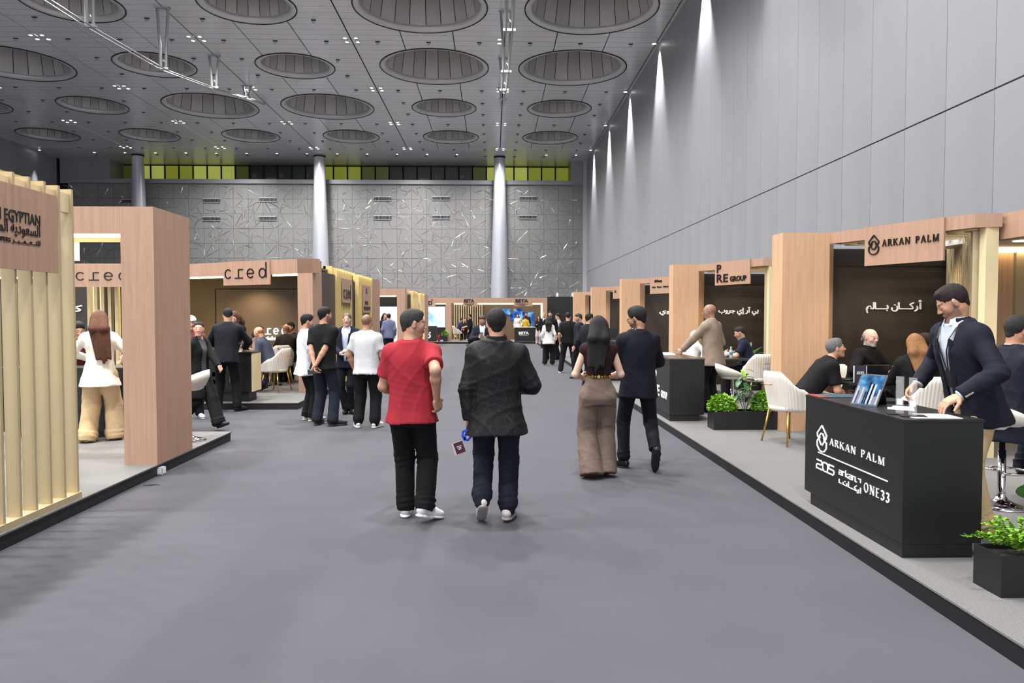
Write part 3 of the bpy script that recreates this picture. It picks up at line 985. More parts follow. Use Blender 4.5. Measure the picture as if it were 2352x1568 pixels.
R3 = np.array([d[0], d[1], 0])
put_letters(stroke_shape(CRED_LOGO, 0.085), np.array([*(s0 + d * 0.05), 2.46]), R3, upz, M_LETK, sp, height=0.325, width=1.22)
for a, b in ((0.11, 0.31), (0.70, 1.0)):
    MB().wall(P(b) + n * 0.03, P(a) + n * 0.03, 0.05, 2.49, 2.529).build('light_strip', M_LED, t)
sp2 = MB().box(-9.26, -8.0, 16.62, 16.655, 2.31, LTOP + 0.003).build('sign_panel', M_WOOD, t)
put_letters(stroke_shape(CRED_LOGO, 0.085), (-9.2, 16.62, 2.45), (1, 0, 0), upz, M_LETK, sp2, height=0.30, width=1.14)
MB().box(-13, -9.3, 16.7, 16.75, 2.49, 2.529).build('light_strip', M_LED, t)
rw = MB().box(-8.6, -3.62, 19.2, 19.3, PZ, 2.7).build('rear_wall', M_CRED, t)
MB().box(-7.12, -7.10, 19.19, 19.2, PZ, 2.35).build('wall_seam', M_JOINT, t)
MB().box(-7.10, -3.62, 19.19, 19.2, 2.345, 2.36).build('wall_seam', M_JOINT, t)
put_letters(stroke_shape(CRED_LOGO, 0.11), atY(593, 768, 19.17), (1, 0, 0), upz, M_SIGNGLOW, rw, height=0.26, width=0.74, depth=0.03, name='glowing_lettering')
put_letters(text_shape('Inside', 0.03), atY(594, 781, 19.17), (1, 0, 0), upz, M_SIGNGLOW, rw, height=0.10, width=0.47, depth=0.02, name='glowing_lettering')
put_letters(text_shape('o', 0.03), atY(639, 781, 19.17), (1, 0, 0), upz, M_SIGNGLOW, rw, height=0.075, depth=0.02, name='glowing_lettering')
MB().box(-3.7, -3.6, 15.75, 19.25, PZ, 2.6).build('side_wall', M_DARK, t)
MB().box(-9.0, -8.6, 17.4, 19.3, PZ, 2.7).build('side_wall', M_DARK, t)
# gold lit slats and dark panel behind the second sign
MB().box(-13.0, -9.0, 19.4, 19.5, PZ, 2.7).build('rear_wall', M_DARK, t)
for i in range(12):
    x = -9.28 + 0.155 * i
    MB().box(x, x + 0.075, 17.2, 17.32, PZ, 2.6).build('slat', M_GOLD, t)
MB().box(-9.3, -7.3, 17.45, 17.5, PZ, 2.6).build('glow_panel', glow('lit_slats_glow', (1, 0.80, 0.42, 1), 1.8), t)  # added glowing sheet, makes the slats in front look lit
put_letters(text_shape(arabic('كريد'), 0.03), atY(120, 720, 19.38), (1, 0, 0), upz, M_LETW, t, height=0.22, width=0.78, depth=0.02)
for x, y in ((-4.6, 17.2), (-6.2, 17.4), (-6.0, 18.6)):
    MB().lathe([(0.06, 2.66), (0.06, 2.60), (0.005, 2.595)], (x, y, 0), 12).build('spot', M_LED, t)
    lamp('booth_lamp', 'SPOT', (x, y, 2.55), 105, (1, 0.82, 0.58), spot_size=math.radians(140), spot_blend=0.8, shadow_soft_size=0.12)
MB().prism([(-3.75, 15.75), (-4.1, 15.45), (-6.75, 16.92), (-8.6, 16.92), (-8.6, 19.2), (-3.75, 19.2)], 2.67, 2.72).build('canopy', M_DARK, t)

# gold screens farther along the aisle
t = gold_screen('warmly lit gold slatted screen with the thin black wordmark on its small sign', -3.55, 16.95, 18.80, ret=True, gm=M_GOLD_LIT)
sp = MB().box(-3.546, -3.525, 17.5, 18.6, 1.98, 2.55).build('sign_panel', M_WOOD, t)
put_letters(stroke_shape(CRED_LOGO, 0.12), (-3.525, 17.6, 2.08), right, upz, M_LETK, sp, height=0.34, width=0.9)
t = gold_screen('warmly lit gold slatted screen with a small three line black sign', -3.55, 19.75, 21.9, ret=True, gm=M_GOLD_LIT)
sp = MB().box(-3.546, -3.525, 20.25, 21.5, 1.75, 2.50).build('sign_panel', M_WOOD, t)
put_letters(text_shape('R', 0.06), (-3.525, 20.75, 2.28), right, upz, M_LETK, sp, height=0.15)
put_letters(text_shape('ROYAL', 0.05), (-3.525, 20.55, 1.98), right, upz, M_LETK, sp, height=0.09, width=0.5)
put_letters(text_shape('DEVELOPMENTS', 0.05), (-3.525, 20.35, 1.83), right, upz, M_LETK, sp, height=0.09, width=1.0)
t = thing('partition_wall', 'black partition wall between the two warmly lit gold screens', 'wall', (-3.8, 19.2, PZ))
MB().box(-4.2, -3.72, 18.86, 19.70, PZ, 2.62).build('wall_body', M_BLACK, t)
MB().box(-3.72, -3.70, 19.05, 19.4, PZ, 2.0).build('recess', M_JOINT, t)
MB().box(-3.70, -3.69, 19.1, 19.14, 1.9, 1.94).build('indicator', M_STEEL, t)
t = thing('exhibition_booth', 'booth with a bright white screen under its lit header, beside the three line sign', 'booth', (-4.4, 30, PZ))
MB().box(-4.15, -3.55, 22.0, 23.4, PZ, 2.76).build('pillar', M_WOOD, t)
MB().box(-9.0, -3.80, 32.2, 33.0, 2.52, 2.82).build('header', M_WOOD, t)
MB().box(-4.15, -3.80, 32.203, 33.0, PZ, 2.52).build('pillar', M_WOOD, t)
MB().box(-9.0, -4.2, 32.25, 32.32, 2.47, 2.518).build('light_strip', M_LED, t)
MB().box(-9.0, -4.2, 33.4, 33.46, 2.05, 2.5).build('dark_strip', M_BLACK, t)
sb = MB().box(-9.0, -4.25, 36.0, 36.1, PZ, 2.4).build('screen_wall', glow('white_screen', (0.95, 0.98, 1, 1), 1.6), t)
t = gold_screen('pale gold slatted screen beside the white screen booth', -3.55, 33.1, 35.2, step=0.3, gm=M_GOLD_LIT)
MB().box(-3.546, -3.525, 33.5, 34.8, 1.9, 2.5).build('sign_panel', M_CREAM, t)
t = gold_screen('pale gold slatted screen at the far end of the left platform', -3.55, 36.2, 38.6, step=0.3, gm=M_GOLD_LIT)
MB().box(-3.546, -3.525, 36.6, 38.2, 1.9, 2.5).build('sign_panel', M_CREAM, t)
t = thing('partition_wall', 'dark slot wall between the two pale gold screens', 'wall', (-3.8, 35.7, PZ))
MB().box(-4.2, -3.7, 35.3, 36.1, PZ, 2.65).build('wall_body', M_DARK, t)
MB().box(-3.7, -3.69, 35.5, 35.9, PZ, 2.4).build('recess', M_JOINT, t)
t = thing('end_panel', 'pink wood end panel closing the left row of stands', 'panel', (-3.8, 40, PZ))
MB().box(-4.1, -3.55, 38.8, 40.9, PZ, 2.76).build('panel_body', M_WOOD, t)
MB().box(-3.55, -3.54, 38.8, 40.9, PZ, PZ + 0.08).build('kick_plate', M_SKIRT, t)

# ---------------------------------------------------------------- far end row
YF = 43.6
def fx(px, Y=YF): return atY(px, 700, Y)[0]
def fz(py, Y=YF): return atY(1132, py, Y)[2]
t = thing('exhibition_booth', 'far booth with a pale blue video screen and a black counter', 'booth', (-2.5, YF, PZ))
zt = fz(684)
MB().box(-9, fx(1036), YF, YF + 0.3, fz(697), zt).build('header', M_WOOD, t)
sp = MB().box(-9, fx(1000), YF - 0.04, YF, fz(703), zt).build('sign_panel', M_WOOD, t)
put_letters(text_shape('AMD', 0.05), np.array([fx(965), YF - 0.04, fz(701)]), (1, 0, 0), upz, M_LETK, sp, height=0.26, width=0.72)
put_letters(stroke_shape([arc(0, 0, 1, 1, 0, 360, 14)], 0.6), np.array([fx(990.5), YF - 0.04, fz(691)]), (1, 0, 0), upz, M_LETK, sp, height=0.11)
MB().box(fx(1024), fx(1036), YF + 0.003, YF + 0.8, PZ, fz(697)).build('pillar', M_WOOD, t)
MB().box(fx(1000), fx(1024), YF + 0.02, YF + 0.1, fz(698), fz(694)).build('light_strip', M_LED, t)
MB().box(-9, fx(1023, 46.5), 46.5, 46.6, PZ, fz(700, 46.5)).build('rear_wall', M_BLACK, t)
MB().box(-9, fx(1022, 46.4), 46.4, 46.49, 0.9, fz(704, 46.4)).build('video_screen', screen_mat('pale_video', [(0.25, 0.45, 0.75, 1), (0.75, 0.88, 1, 1), (1, 1, 1, 1)], 1.2, 1.5), t)
c = thing('counter', 'black counter with a white letter in front of the pale blue video screen', 'counter', (-3.7, 43.9, PZ))
MB().box(-4.9, fx(1003), 43.45, 43.95, PZ + 0.06, 1.02).build('body', M_BLACK, c)
MB().box(-4.85, fx(1002), 43.48, 43.92, PZ, PZ + 0.06).build('plinth', M_SKIRT, c)
put_letters(text_shape('MD', 0.05), np.array([fx(965, 43.45), 43.45, fz(777, 43.45)]), (1, 0, 0), upz, M_LETW, c, height=0.28, width=0.62)
put_letters(stroke_shape([arc(0, 0, 1, 1, 0, 360, 14)], 0.6), np.array([fx(985, 43.45), 43.45, fz(766, 43.45)]), (1, 0, 0), upz, M_LETW, c, height=0.11)
t = thing('exhibition_booth', 'far booth with two identical black name signs, gold slats and a lit dark rear wall', 'booth', (0.4, YF, PZ))
MB().box(fx(1036), fx(1257), YF, YF + 0.3, fz(696), zt).build('header', M_WOOD, t)
MB().box(fx(1247), fx(1257), YF + 0.003, YF + 2.5, PZ, fz(696)).build('pillar', M_WOOD, t)
for a, b in ((1043, 1063), (1097, 1180), (1223, 1246)):
    MB().box(fx(a), fx(b), YF + 0.02, YF + 0.08, fz(699), fz(694.5)).build('light_strip', M_LED, t)
MB().box(fx(1243), fx(1246), YF + 0.02, YF + 0.08, 1.3, fz(696)).build('light_strip', M_LED, t)
for a, b in ((1063, 1097), (1180, 1223)):
    sp = MB().box(fx(a), fx(b), YF - 0.04, YF, fz(703), zt + 0.003).build('sign_panel', M_WOOD, t)
    w = fx(b) - fx(a)
    put_letters(text_shape('BETA', 0.05), np.array([fx(a) + 0.08 * w, YF - 0.04, fz(695)]), (1, 0, 0), upz, M_LETK, sp, height=0.21, width=w * 0.70)
    put_letters(text_shape('DEVELOPMENTS', 0.0), np.array([fx(a) + 0.14 * w, YF - 0.04, fz(699.2)]), (1, 0, 0), upz, M_LETK, sp, height=0.05, width=w * 0.6)
    put_letters(text_shape('PARTNERS', 0.03), np.array([fx(a) + 0.28 * w, YF - 0.04, fz(701.8)]), (1, 0, 0), upz, M_LETK, sp, height=0.045, width=w * 0.33)
bw = MB().box(fx(1036, 47), fx(1252, 47), 47.0, 47.1, PZ, fz(693, 47)).build('rear_wall', M_CRED, t)
n = 13
for i in range(n):
    x = fx(1044, 46.8) + (fx(1107, 46.8) - fx(1044, 46.8)) * i / (n - 1)
    MB().box(x - 0.03, x + 0.03, 46.7, 46.9, PZ, fz(695, 46.8)).build('slat', M_GOLD, t)
vs = [(1123, 1135, 720, 748, 1.0), (1151, 1172, 709, 723, 3.0), (1180, 1200, 709, 752, 5.0), (1172, 1180, 718, 735, 7.0), (1200, 1226, 716, 752, 9.0)]
for i, (a, b, c_, d_, sd) in enumerate(vs):
    MB().box(fx(a, 46.95), fx(b, 46.95), 46.95, 46.99, fz(d_, 46.95), fz(c_, 46.95)).build('picture_panel', screen_mat('wall_picture_%d' % i, [(0.02, 0.05, 0.2, 1), (0.05, 0.2, 0.8, 1), (0.3, 0.75, 0.85, 1), (0.9, 0.9, 0.9, 1)], 2.2, 0.7, sd), t)
lamp('booth_lamp', 'SPOT', (fx(1180), YF + 1.5, 2.5), 60, (1, 0.8, 0.55), spot_size=math.radians(140), spot_blend=0.8, shadow_soft_size=0.15)
lamp('booth_lamp', 'SPOT', (fx(1075), YF + 1.5, 2.5), 60, (1, 0.8, 0.55), spot_size=math.radians(140), spot_blend=0.8, shadow_soft_size=0.15)
c = thing('counter', 'long dark counter with a white name and a pale top, far down the aisle', 'counter', (2, 43.4, PZ))
MB().box(fx(1182, 43.2), fx(1231, 43.2), 43.2, 43.8, PZ, fz(752, 43.2)).build('body', M_BLACK, c)
MB().box(fx(1181, 43.2), fx(1232, 43.2), 43.18, 43.85, fz(752, 43.2), fz(750.5, 43.2)).build('top', M_CREAM, c)
put_letters(text_shape('BETA', 0.05), np.array([fx(1191.5, 43.2), 43.2, fz(768, 43.2)]), (1, 0, 0), upz, M_LETW, c, height=0.17, width=0.60)
put_letters(text_shape('DEVELOPMENTS', 0.0), np.array([fx(1193.5, 43.2), 43.2, fz(771, 43.2)]), (1, 0, 0), upz, M_LETW, c, height=0.045, width=0.5)
t = thing('partition_wall', 'black wall closing the aisle beside the far booth with two name signs', 'wall', (4.2, 46, 0))
MB().box(fx(1257, 46), fx(1345, 46), 46.0, 46.2, 0, fz(681.5, 46)).build('wall_body', M_BLACK, t)
MB().box(fx(1257, 46), fx(1345, 46), 45.98, 46.22, fz(681.5, 46), fz(681, 46)).build('cap', M_JOINT, t)
for px in (1280, 1315):
    b = thing('white_box', 'small white box on top of the black wall', 'box', (fx(px, 46.1), 46.1, fz(681, 46)), group='white boxes on the black wall')
    MB().box(fx(px - 2, 46.1), fx(px + 2, 46.1), 46.02, 46.16, fz(681, 46), fz(673, 46)).build('case', M_LETW, b)
    MB().box(fx(px - 1, 46.1), fx(px + 1, 46.1), 46.05, 46.12, fz(673, 46), fz(671.5, 46)).build('cap', M_LETW, b)
# ================================================================== FURNITURE AND SMALL THINGS
def rot2(v, a):
    c, s = math.cos(a), math.sin(a)
    return (v[0] * c - v[1] * s, v[0] * s + v[1] * c)
# ribbed tub chair, facing +Y, seat 0.47 m
def chair_shell():
    mb = MB()
    n, m = 112, 8
    outer, inner = [], []
    for i in range(n + 1):
        u = -1 + 2 * i / n
        a = u * math.radians(118)
        s = abs(u)
        rx, ry = 0.27, 0.25
        x, y = rx * math.sin(a), -ry * math.cos(a) * 0.95
        if s > 0.62:
            y += (s - 0.62) * 0.42
        top = 0.88 if s < 0.28 else 0.88 - 0.38 * ((s - 0.28) / 0.72) ** 1.15
        rib = 0.009 * abs(math.sin(i * math.pi / 4))
        outer.append((x, y, top, rib))
    vs, fs = [], []
    for side in (0, 1):
        for (x, y, top, rib) in outer:
            L = math.hypot(x, y)
            for j in range(m + 1):
                t = j / m
                z = 0.41 + (top - 0.41) * t
                f = 0.90 + 0.13 * t
                off = (rib if side == 0 else -0.045 + 0.008 * 0)
                if j == m: off = off * 0.5 if side else off - 0.01
                k = (L * f + off) / L
                yb = -0.06 * t * (1 if y < 0 else 0.2)
                vs.append((x * k, y * k + yb, z + (0.012 if j == m and side else 0)))
    N = (n + 1) * (m + 1)
    ix = lambda s, i, j: s * N + i * (m + 1) + j
    for i in range(n):
        for j in range(m):
            fs.append((ix(0, i, j), ix(0, i + 1, j), ix(0, i + 1, j + 1), ix(0, i, j + 1)))
            fs.append((ix(1, i, j), ix(1, i, j + 1), ix(1, i + 1, j + 1), ix(1, i + 1, j)))
        fs.append((ix(0, i, m), ix(0, i + 1, m), ix(1, i + 1, m), ix(1, i, m)))
        fs.append((ix(0, i + 1, 0), ix(0, i, 0), ix(1, i, 0), ix(1, i + 1, 0)))
    for i in (0, n):
        for j in range(m):
            q = (ix(0, i, j), ix(0, i, j + 1), ix(1, i, j + 1), ix(1, i, j))
            fs.append(q if i == 0 else q[::-1])
    return mb.add(vs, fs)
CHAIR0 = None
def chair(label, x, y, z, rz, group='ribbed white chairs with brass legs'):
    global CHAIR0
    if CHAIR0 is None:
        t = thing('tub_chair', label, 'chair', group=group)
        chair_shell().build('backrest', M_WHITE, t, smooth=True)
        sm = MB()
        prof = [(0.02, 0.40), (0.20, 0.40), (0.235, 0.42), (0.24, 0.46), (0.21, 0.485), (0.01, 0.49)]
        sm.lathe(prof, n=28)
        sm.v = [(v[0] * 1.02, v[1] * 1.05 + 0.01, v[2]) for v in sm.v]
        sm.build('seat', M_WHITE, t, smooth=True)
        for sx in (-1, 1):
            for sy in (-1, 1):
                MB().tube([(sx * 0.17, sy * 0.15, 0.41), (sx * 0.235, sy * 0.215, 0.0)], [0.016, 0.010], 10).build('leg', M_BRASS, t, smooth=True)
        MB().tube([(-0.075, -0.318, 0.735), (-0.075, -0.355, 0.735), (0.075, -0.355, 0.735), (0.075, -0.318, 0.735)], 0.007, 8).build('handle', M_BRASS, t, smooth=True)
        CHAIR0 = t
    else:
        t = copy_tree(CHAIR0)
        t['label'] = label
        t['group'] = group
    t.location = (x, y, z); t.rotation_euler = (0, 0, rz)
    return t
STOOL0 = None
def stool(label, x, y, z, rz, h=0.72):
    global STOOL0
    if STOOL0 is None:
        t = thing('bar_stool', label, 'stool', group='white bar stools')
        MB().lathe([(0.01, 0.0), (0.205, 0.0), (0.21, 0.008), (0.12, 0.03), (0.05, 0.06), (0.033, 0.10), (0.033, 0.12)], n=36).build('base', M_CHROME, t, smooth=True)
        MB().lathe([(0.030, 0.10), (0.030, 0.48), (0.022, 0.481), (0.022, 0.66)], n=20).build('column', M_CHROME, t, smooth=True)
        ring = [(0.16 * math.sin(a) , 0.05 + 0.16 * math.cos(a), 0.30) for a in np.linspace(-2.3, 2.3, 20)]
        MB().tube([(0, 0.0, 0.30)] + ring + [(0, 0.0, 0.30)], 0.010, 8).build('footrest', M_CHROME, t, smooth=True)
        sm = MB().lathe([(0.01, 0.645), (0.14, 0.65), (0.185, 0.675), (0.19, 0.70), (0.165, 0.725), (0.01, 0.73)], n=28)
        sm.build('seat', M_WHITE, t, smooth=True)
        vs, fs = [], []
        n = 28
        for i in range(n + 1):
            u = -1 + 2 * i / n
            a = u * 2.2
            hgt = 0.19 * max(0.0, math.cos(u * 1.45)) + 0.02
            for k, (r, dz) in enumerate(((0.175, 0.0), (0.205, 0.02), (0.245, 0.6), (0.235, 1.0), (0.20, 0.97), (0.185, 0.5))):
                rr = r
                vs.append((rr * math.sin(a), -rr * math.cos(a) - 0.02 * dz, 0.70 + hgt * dz))
        for i in range(n):
            for k in range(6):
                fs.append((i * 6 + k, (i + 1) * 6 + k, (i + 1) * 6 + (k + 1) % 6, i * 6 + (k + 1) % 6))
        fs += [tuple(range(6)), tuple(range(n * 6, n * 6 + 6))[::-1]]
        MB().add(vs, fs).build('backrest', M_WHITE, t, smooth=True)
        STOOL0 = t
    else:
        t = copy_tree(STOOL0)
        t['label'] = label
    t.location = (x, y, z); t.rotation_euler = (0, 0, rz); t.scale = (1, 1, h / 0.72)
    return t
def table(label, x, y, z, r=0.42, h=0.74, square=None):
    t = thing('round_table' if not square else 'meeting_table', label, 'table', (x, y, z))
    if square:
        MB().box(x - square[0], x + square[0], y - square[1], y + square[1], z + h - 0.03, z + h).build('tabletop', M_BLACK, t, bevel=0.004)
    else:
        MB().lathe([(0.01, h - 0.03), (r, h - 0.03), (r, h), (0.01, h)], (x, y, z), 36).build('tabletop', M_BLACK, t)
    MB().lathe([(0.01, 0), (0.26, 0.0), (0.26, 0.012), (0.04, 0.03), (0.035, h - 0.03)], (x, y, z), 24).build('pedestal', M_BLACK, t)
    return t

# ---- near counter
cn = thing('reception_counter', 'black reception counter with white lettering on its long side', 'counter', (2.9, 5.4, PZ))
cb = MB().box(2.65, 3.17, 4.68, 6.18, 0.215, 1.005).build('body', M_BLACK, cn)
MB().box(2.648, 3.175, 4.675, 6.185, 1.005, 1.022).build('worktop', M_BLACK, cn)
MB().box(2.655, 3.115, 4.685, 6.07, PZ, 0.215).build('plinth', M_SKIRT, cn)
XC = 2.65
def counter_text(shape, px0, px1, py0, py1, m=M_LETW):
    """px0..px1: left and right pixel columns; py0: baseline at the left; py1: top at the left"""
    a = atX(px0, py0, XC); b = atX(px1, py0, XC); c = atX(px0, py1, XC)
    return put_letters(shape, (XC, a[1], a[2]), (0, -1, 0), (0, 0, 1), m, cb, height=c[2] - a[2], width=a[1] - b[1], depth=0.004)
counter_text(stroke_shape(DROP_LOGO, 0.09), 1876, 1900, 1034, 972)
counter_text(serif('ARKAN PALM', 0.15, 0.07), 1905.5, 2033, 1021.5, 1004.5)
a = atX(1879.5, 1037.5, XC); b = atX(2039.7, 1105.8, XC)
MB().box(XC - 0.004, XC + 0.001, b[1], a[1], (a[2] + b[2]) / 2 - 0.004, (a[2] + b[2]) / 2 + 0.004).build('rule_line', M_LETW, cb)
L205 = [[(0, 0.95), (0.75, 0.95), (0.85, 0.8), (0.85, 0.62), (0.7, 0.5), (0.15, 0.5), (0, 0.36), (0, 0.02), (0.95, 0.02)], [(1.0, 0.2), (1.0, 0.8), (1.15, 0.95), (1.6, 0.95), (1.75, 0.8), (1.75, 0.2), (1.6, 0.02), (1.15, 0.02), (1.0, 0.2)], [(2.7, 0.95), (1.95, 0.95), (1.95, 0.52), (2.55, 0.52), (2.7, 0.4), (2.7, 0.16), (2.55, 0.02), (1.2, 0.02)]]
counter_text(stroke_shape(L205, 0.15), 1875, 1917.5, 1074, 1052)
LARK = [[(0, 0.62), (0.42, 0.62), (0.42, 0.02), (0.02, 0.02), (0.02, 0.34), (0.42, 0.34)], [(0.62, 0), (0.62, 0.62), (0.95, 0.62)], [(1.12, 0), (1.12, 0.98)], [(1.5, 0.62), (1.15, 0.3), (1.5, 0)], [(1.68, 0.62), (2.08, 0.62), (2.08, 0.02), (1.68, 0.02), (1.68, 0.34), (2.08, 0.34)], [(2.28, 0), (2.28, 0.62), (2.68, 0.62), (2.68, 0.02), (2.92, 0.02)], [(3.1, 0.62), (3.5, 0.62), (3.5, 0.15)]]
counter_text(stroke_shape(LARK, 0.13), 1927, 1978.6, 1089, 1073)
LARB = [[(0, 0.7), (0, 0.1), (0.35, 0.1)], [(0.6, 0.5), (0.6, 0.1), (1.15, 0.1), (1.15, 0.55)], [(0.8, 0.72), (0.98, 0.72)], [(1.4, 1.0), (1.4, 0.1), (2.5, 0.1), (2.25, 0.5), (2.55, 0.95)], [(2.8, 0.45), (2.8, -0.1), (2.6, -0.2)], [(3.1, 0.9), (3.1, 0.0)]]
counter_text(stroke_shape(LARB, 0.13), 1927, 1978.6, 1112, 1095)
counter_text(serif('ONE33', 0.17, 0.07), 1985, 2044, 1129, 1106)
ZC = 1.022
# things on the near counter
br = thing('brochure', 'teal and red printed brochure lying on the black reception counter', 'brochure', (2.8, 6.0, ZC))
MB().prism([(2.68, 6.16), (3.02, 6.17), (3.02, 5.95), (2.66, 5.93)], ZC, ZC + 0.006).build('cover', mat('teal_print', lin(44, 84, 100), 0.4), br)
MB().prism([(2.655, 6.165), (2.70, 6.165), (2.735, 5.93), (2.655, 5.92)], ZC + 0.001, ZC + 0.008).build('red_edge', mat('red_print', lin(150, 62, 50), 0.4), br)
tb = thing('tablet', 'tablet in a black folding case showing a city skyline on the reception counter', 'tablet', (2.84, 5.43, ZC))
def tablet(root, c, rgt, upv, w, h, smat):
    c, rgt, upv = [np.array(q, float) for q in (c, rgt, upv)]
    rgt /= np.linalg.norm(rgt); upv /= np.linalg.norm(upv)
    nr = np.cross(rgt, upv)
    MB().obox(c, rgt * w / 2, upv * h / 2, nr * 0.006).build('case', M_BLACK, root, bevel=0.003)
    s = MB().obox(c + nr * 0.0065, rgt * (w / 2 - 0.012), upv * (h / 2 - 0.012), nr * 0.0008).build('display', smat, root)
    return s, nr
rg = np.array([0.50, -0.866, 0]); th = math.radians(58)
upv = np.array([0.866 * math.cos(th), 0.50 * math.cos(th), math.sin(th)])
cen = np.array([2.82, 5.46, ZC + 0.125 * math.sin(th) + 0.004])
sky = screen_mat('skyline_display', [(0.04, 0.10, 0.2, 1), (0.08, 0.3, 0.62, 1), (0.25, 0.60, 0.95, 1), (0.9, 0.96, 1, 1)], 9.0, 0.8, 3.0)
s, nr = tablet(tb, cen, rg, upv, 0.215, 0.27, sky)
rr_ = random.Random(12)
for i in range(13):
    u = -0.088 + 0.0147 * i
    w = rr_.uniform(0.008, 0.017); h1 = -0.115 + rr_.uniform(0.05, 0.19) * (1.0 if i not in (6,) else 1.1)
    cl = rr_.choice([34, 60, 110, 170, 225, 240])
    c = cen + nr * (0.0078 + 0.0004 * (i % 3)) + rg * u + upv * (-0.118 + h1) / 2
    MB().obox(c, rg * w / 2, upv * (h1 + 0.118) / 2, nr * 0.0002).build('pictured_tower', glow('tower_%d' % cl, (*lin(cl, cl, int(min(255, cl * 1.08)))[:3], 1), 0.85), s)
MB().prism([(2.80, 5.36), (2.90, 5.30), (3.0, 5.44), (2.90, 5.55)], ZC, ZC + 0.006).build('stand_flap', M_BLACK, tb)
MB().obox(cen + np.array([0.05, 0.07, -0.055]), rg * 0.12, (np.array([-0.35, -0.47, 0.75]) * 0.075), (0.002, 0.003, 0.002)).build('stand_leg', M_BLACK, tb)
def paper(label, poly, z, zz=0.003):
    t = thing('paper_sheet', label, 'paper', (poly[0][0], poly[0][1], z))
    MB().prism(poly, z, z + zz).build('sheet', M_PAPER, t)
    MB().prism([tuple(np.array(p) * 0.5 + np.mean(poly, 0) * 0.5) for p in poly], z + zz, z + zz + 0.0006).build('print_block', mat('pale_print', lin(214, 216, 222), 0.6), t)
paper('white sheet behind the tablet on the reception counter', [(2.83, 5.22), (2.96, 5.10), (3.08, 5.32), (2.94, 5.42)], ZC)
paper('white price sheet under the reaching hand at the end of the reception counter', [(2.76, 4.74), (3.06, 4.72), (3.08, 4.94), (2.74, 4.97)], ZC)
lp = thing('closed_laptop', 'thin dark closed laptop behind the tablet on the reception counter', 'laptop', (3.03, 5.65, ZC))
MB().prism([(2.92, 5.76), (3.15, 5.74), (3.15, 5.50), (2.93, 5.52)], ZC, ZC + 0.014).build('base', M_BLACK, lp)
MB().prism([(2.925, 5.755), (3.145, 5.735), (3.145, 5.505), (2.935, 5.525)], ZC + 0.015, ZC + 0.022).build('lid', mat('graphite', lin(60, 60, 64), 0.3, metal=0.6), lp)
def holder(label, px, py, hpx):
    b = atZ(px, py, ZC)
    t = thing('sign_holder', label, 'sign holder', (b[0], b[1], ZC))
    MB().obox((b[0], b[1], ZC + 0.004), (0.075, -0.02, 0), (0.012, 0.045, 0), (0, 0, 0.004)).build('foot', M_BLACK, t)
    MB().obox((b[0], b[1], ZC + 0.133), (0.010, -0.026, 0), (0.005, 0.002, 0), (0, 0, 0.125)).build('sleeve', M_ACRYL, t)
    MB().obox((b[0], b[1], ZC + 0.085), (0.008, -0.021, 0), (0.001, 0.0005, 0), (0, 0, 0.02)).build('insert', M_PAPER, t)
holder('clear acrylic sign holder beside the tablet sheet', 2066, 951, 80)
holder('clear acrylic sign holder at the corner of the reception counter', 2096, 956, 80)

# ---- second counter
c2 = thing('reception_counter', 'black reception counter in front of the man in the grey brown blazer', 'counter', (2.9, 11.6, PZ))
c2b = MB().box(2.61, 3.13, 10.85, 12.35, 0.215, 1.03).build('body', M_BLACK, c2)
MB().box(2.60, 3.135, 10.845, 12.36, 1.03, 1.05).build('worktop', mat('dark_worktop', lin(70, 64, 60), 0.25), c2)
MB().box(2.62, 3.06, 10.86, 12.25, PZ, 0.215).build('plinth', M_SKIRT, c2)
a = atX(1528, 916, 2.61)
put_letters(text_shape('GROUP', 0.03), (2.61, 11.39, a[2]), (0, -1, 0), (0, 0, 1), M_LETW, c2b, height=0.11, width=0.40, depth=0.004)
put_letters(text_shape('RE', 0.03), (2.61, 11.86, a[2]), (0, -1, 0), (0, 0, 1), M_LETW, c2b, height=0.17, width=0.36, depth=0.004)
put_letters(text_shape('P', 0.03), (2.61, 11.86, a[2] + 0.22), (0, -1, 0), (0, 0, 1), M_LETW, c2b, height=0.17, width=0.15, depth=0.004)
st = thing('brochure_stack', 'pale printed brochures stacked on the second reception counter', 'brochures', (2.75, 11.9, 1.05))
for i in range(3):
    MB().prism([(2.64, 12.2), (2.92, 12.22), (2.93, 11.75 + 0.04 * i), (2.66, 11.72 + 0.03 * i)], 1.05 + 0.008 * i, 1.057 + 0.008 * i).build('brochure', M_PAPER if i % 2 else mat('pale_blue_print', lin(196, 204, 214), 0.4), st)
# third counter, mostly hidden
c3 = thing('reception_counter', 'black reception counter of the booth with the small two line sign', 'counter', (2.9, 18.2, PZ))
MB().box(2.62, 3.13, 17.5, 18.9, 0.215, 1.03).build('body', M_BLACK, c3)
MB().box(2.61, 3.14, 17.49, 18.91, 1.03, 1.05).build('worktop', M_BLACK, c3)
MB().box(2.64, 3.08, 17.55, 18.85, PZ, 0.215).build('plinth', M_SKIRT, c3)
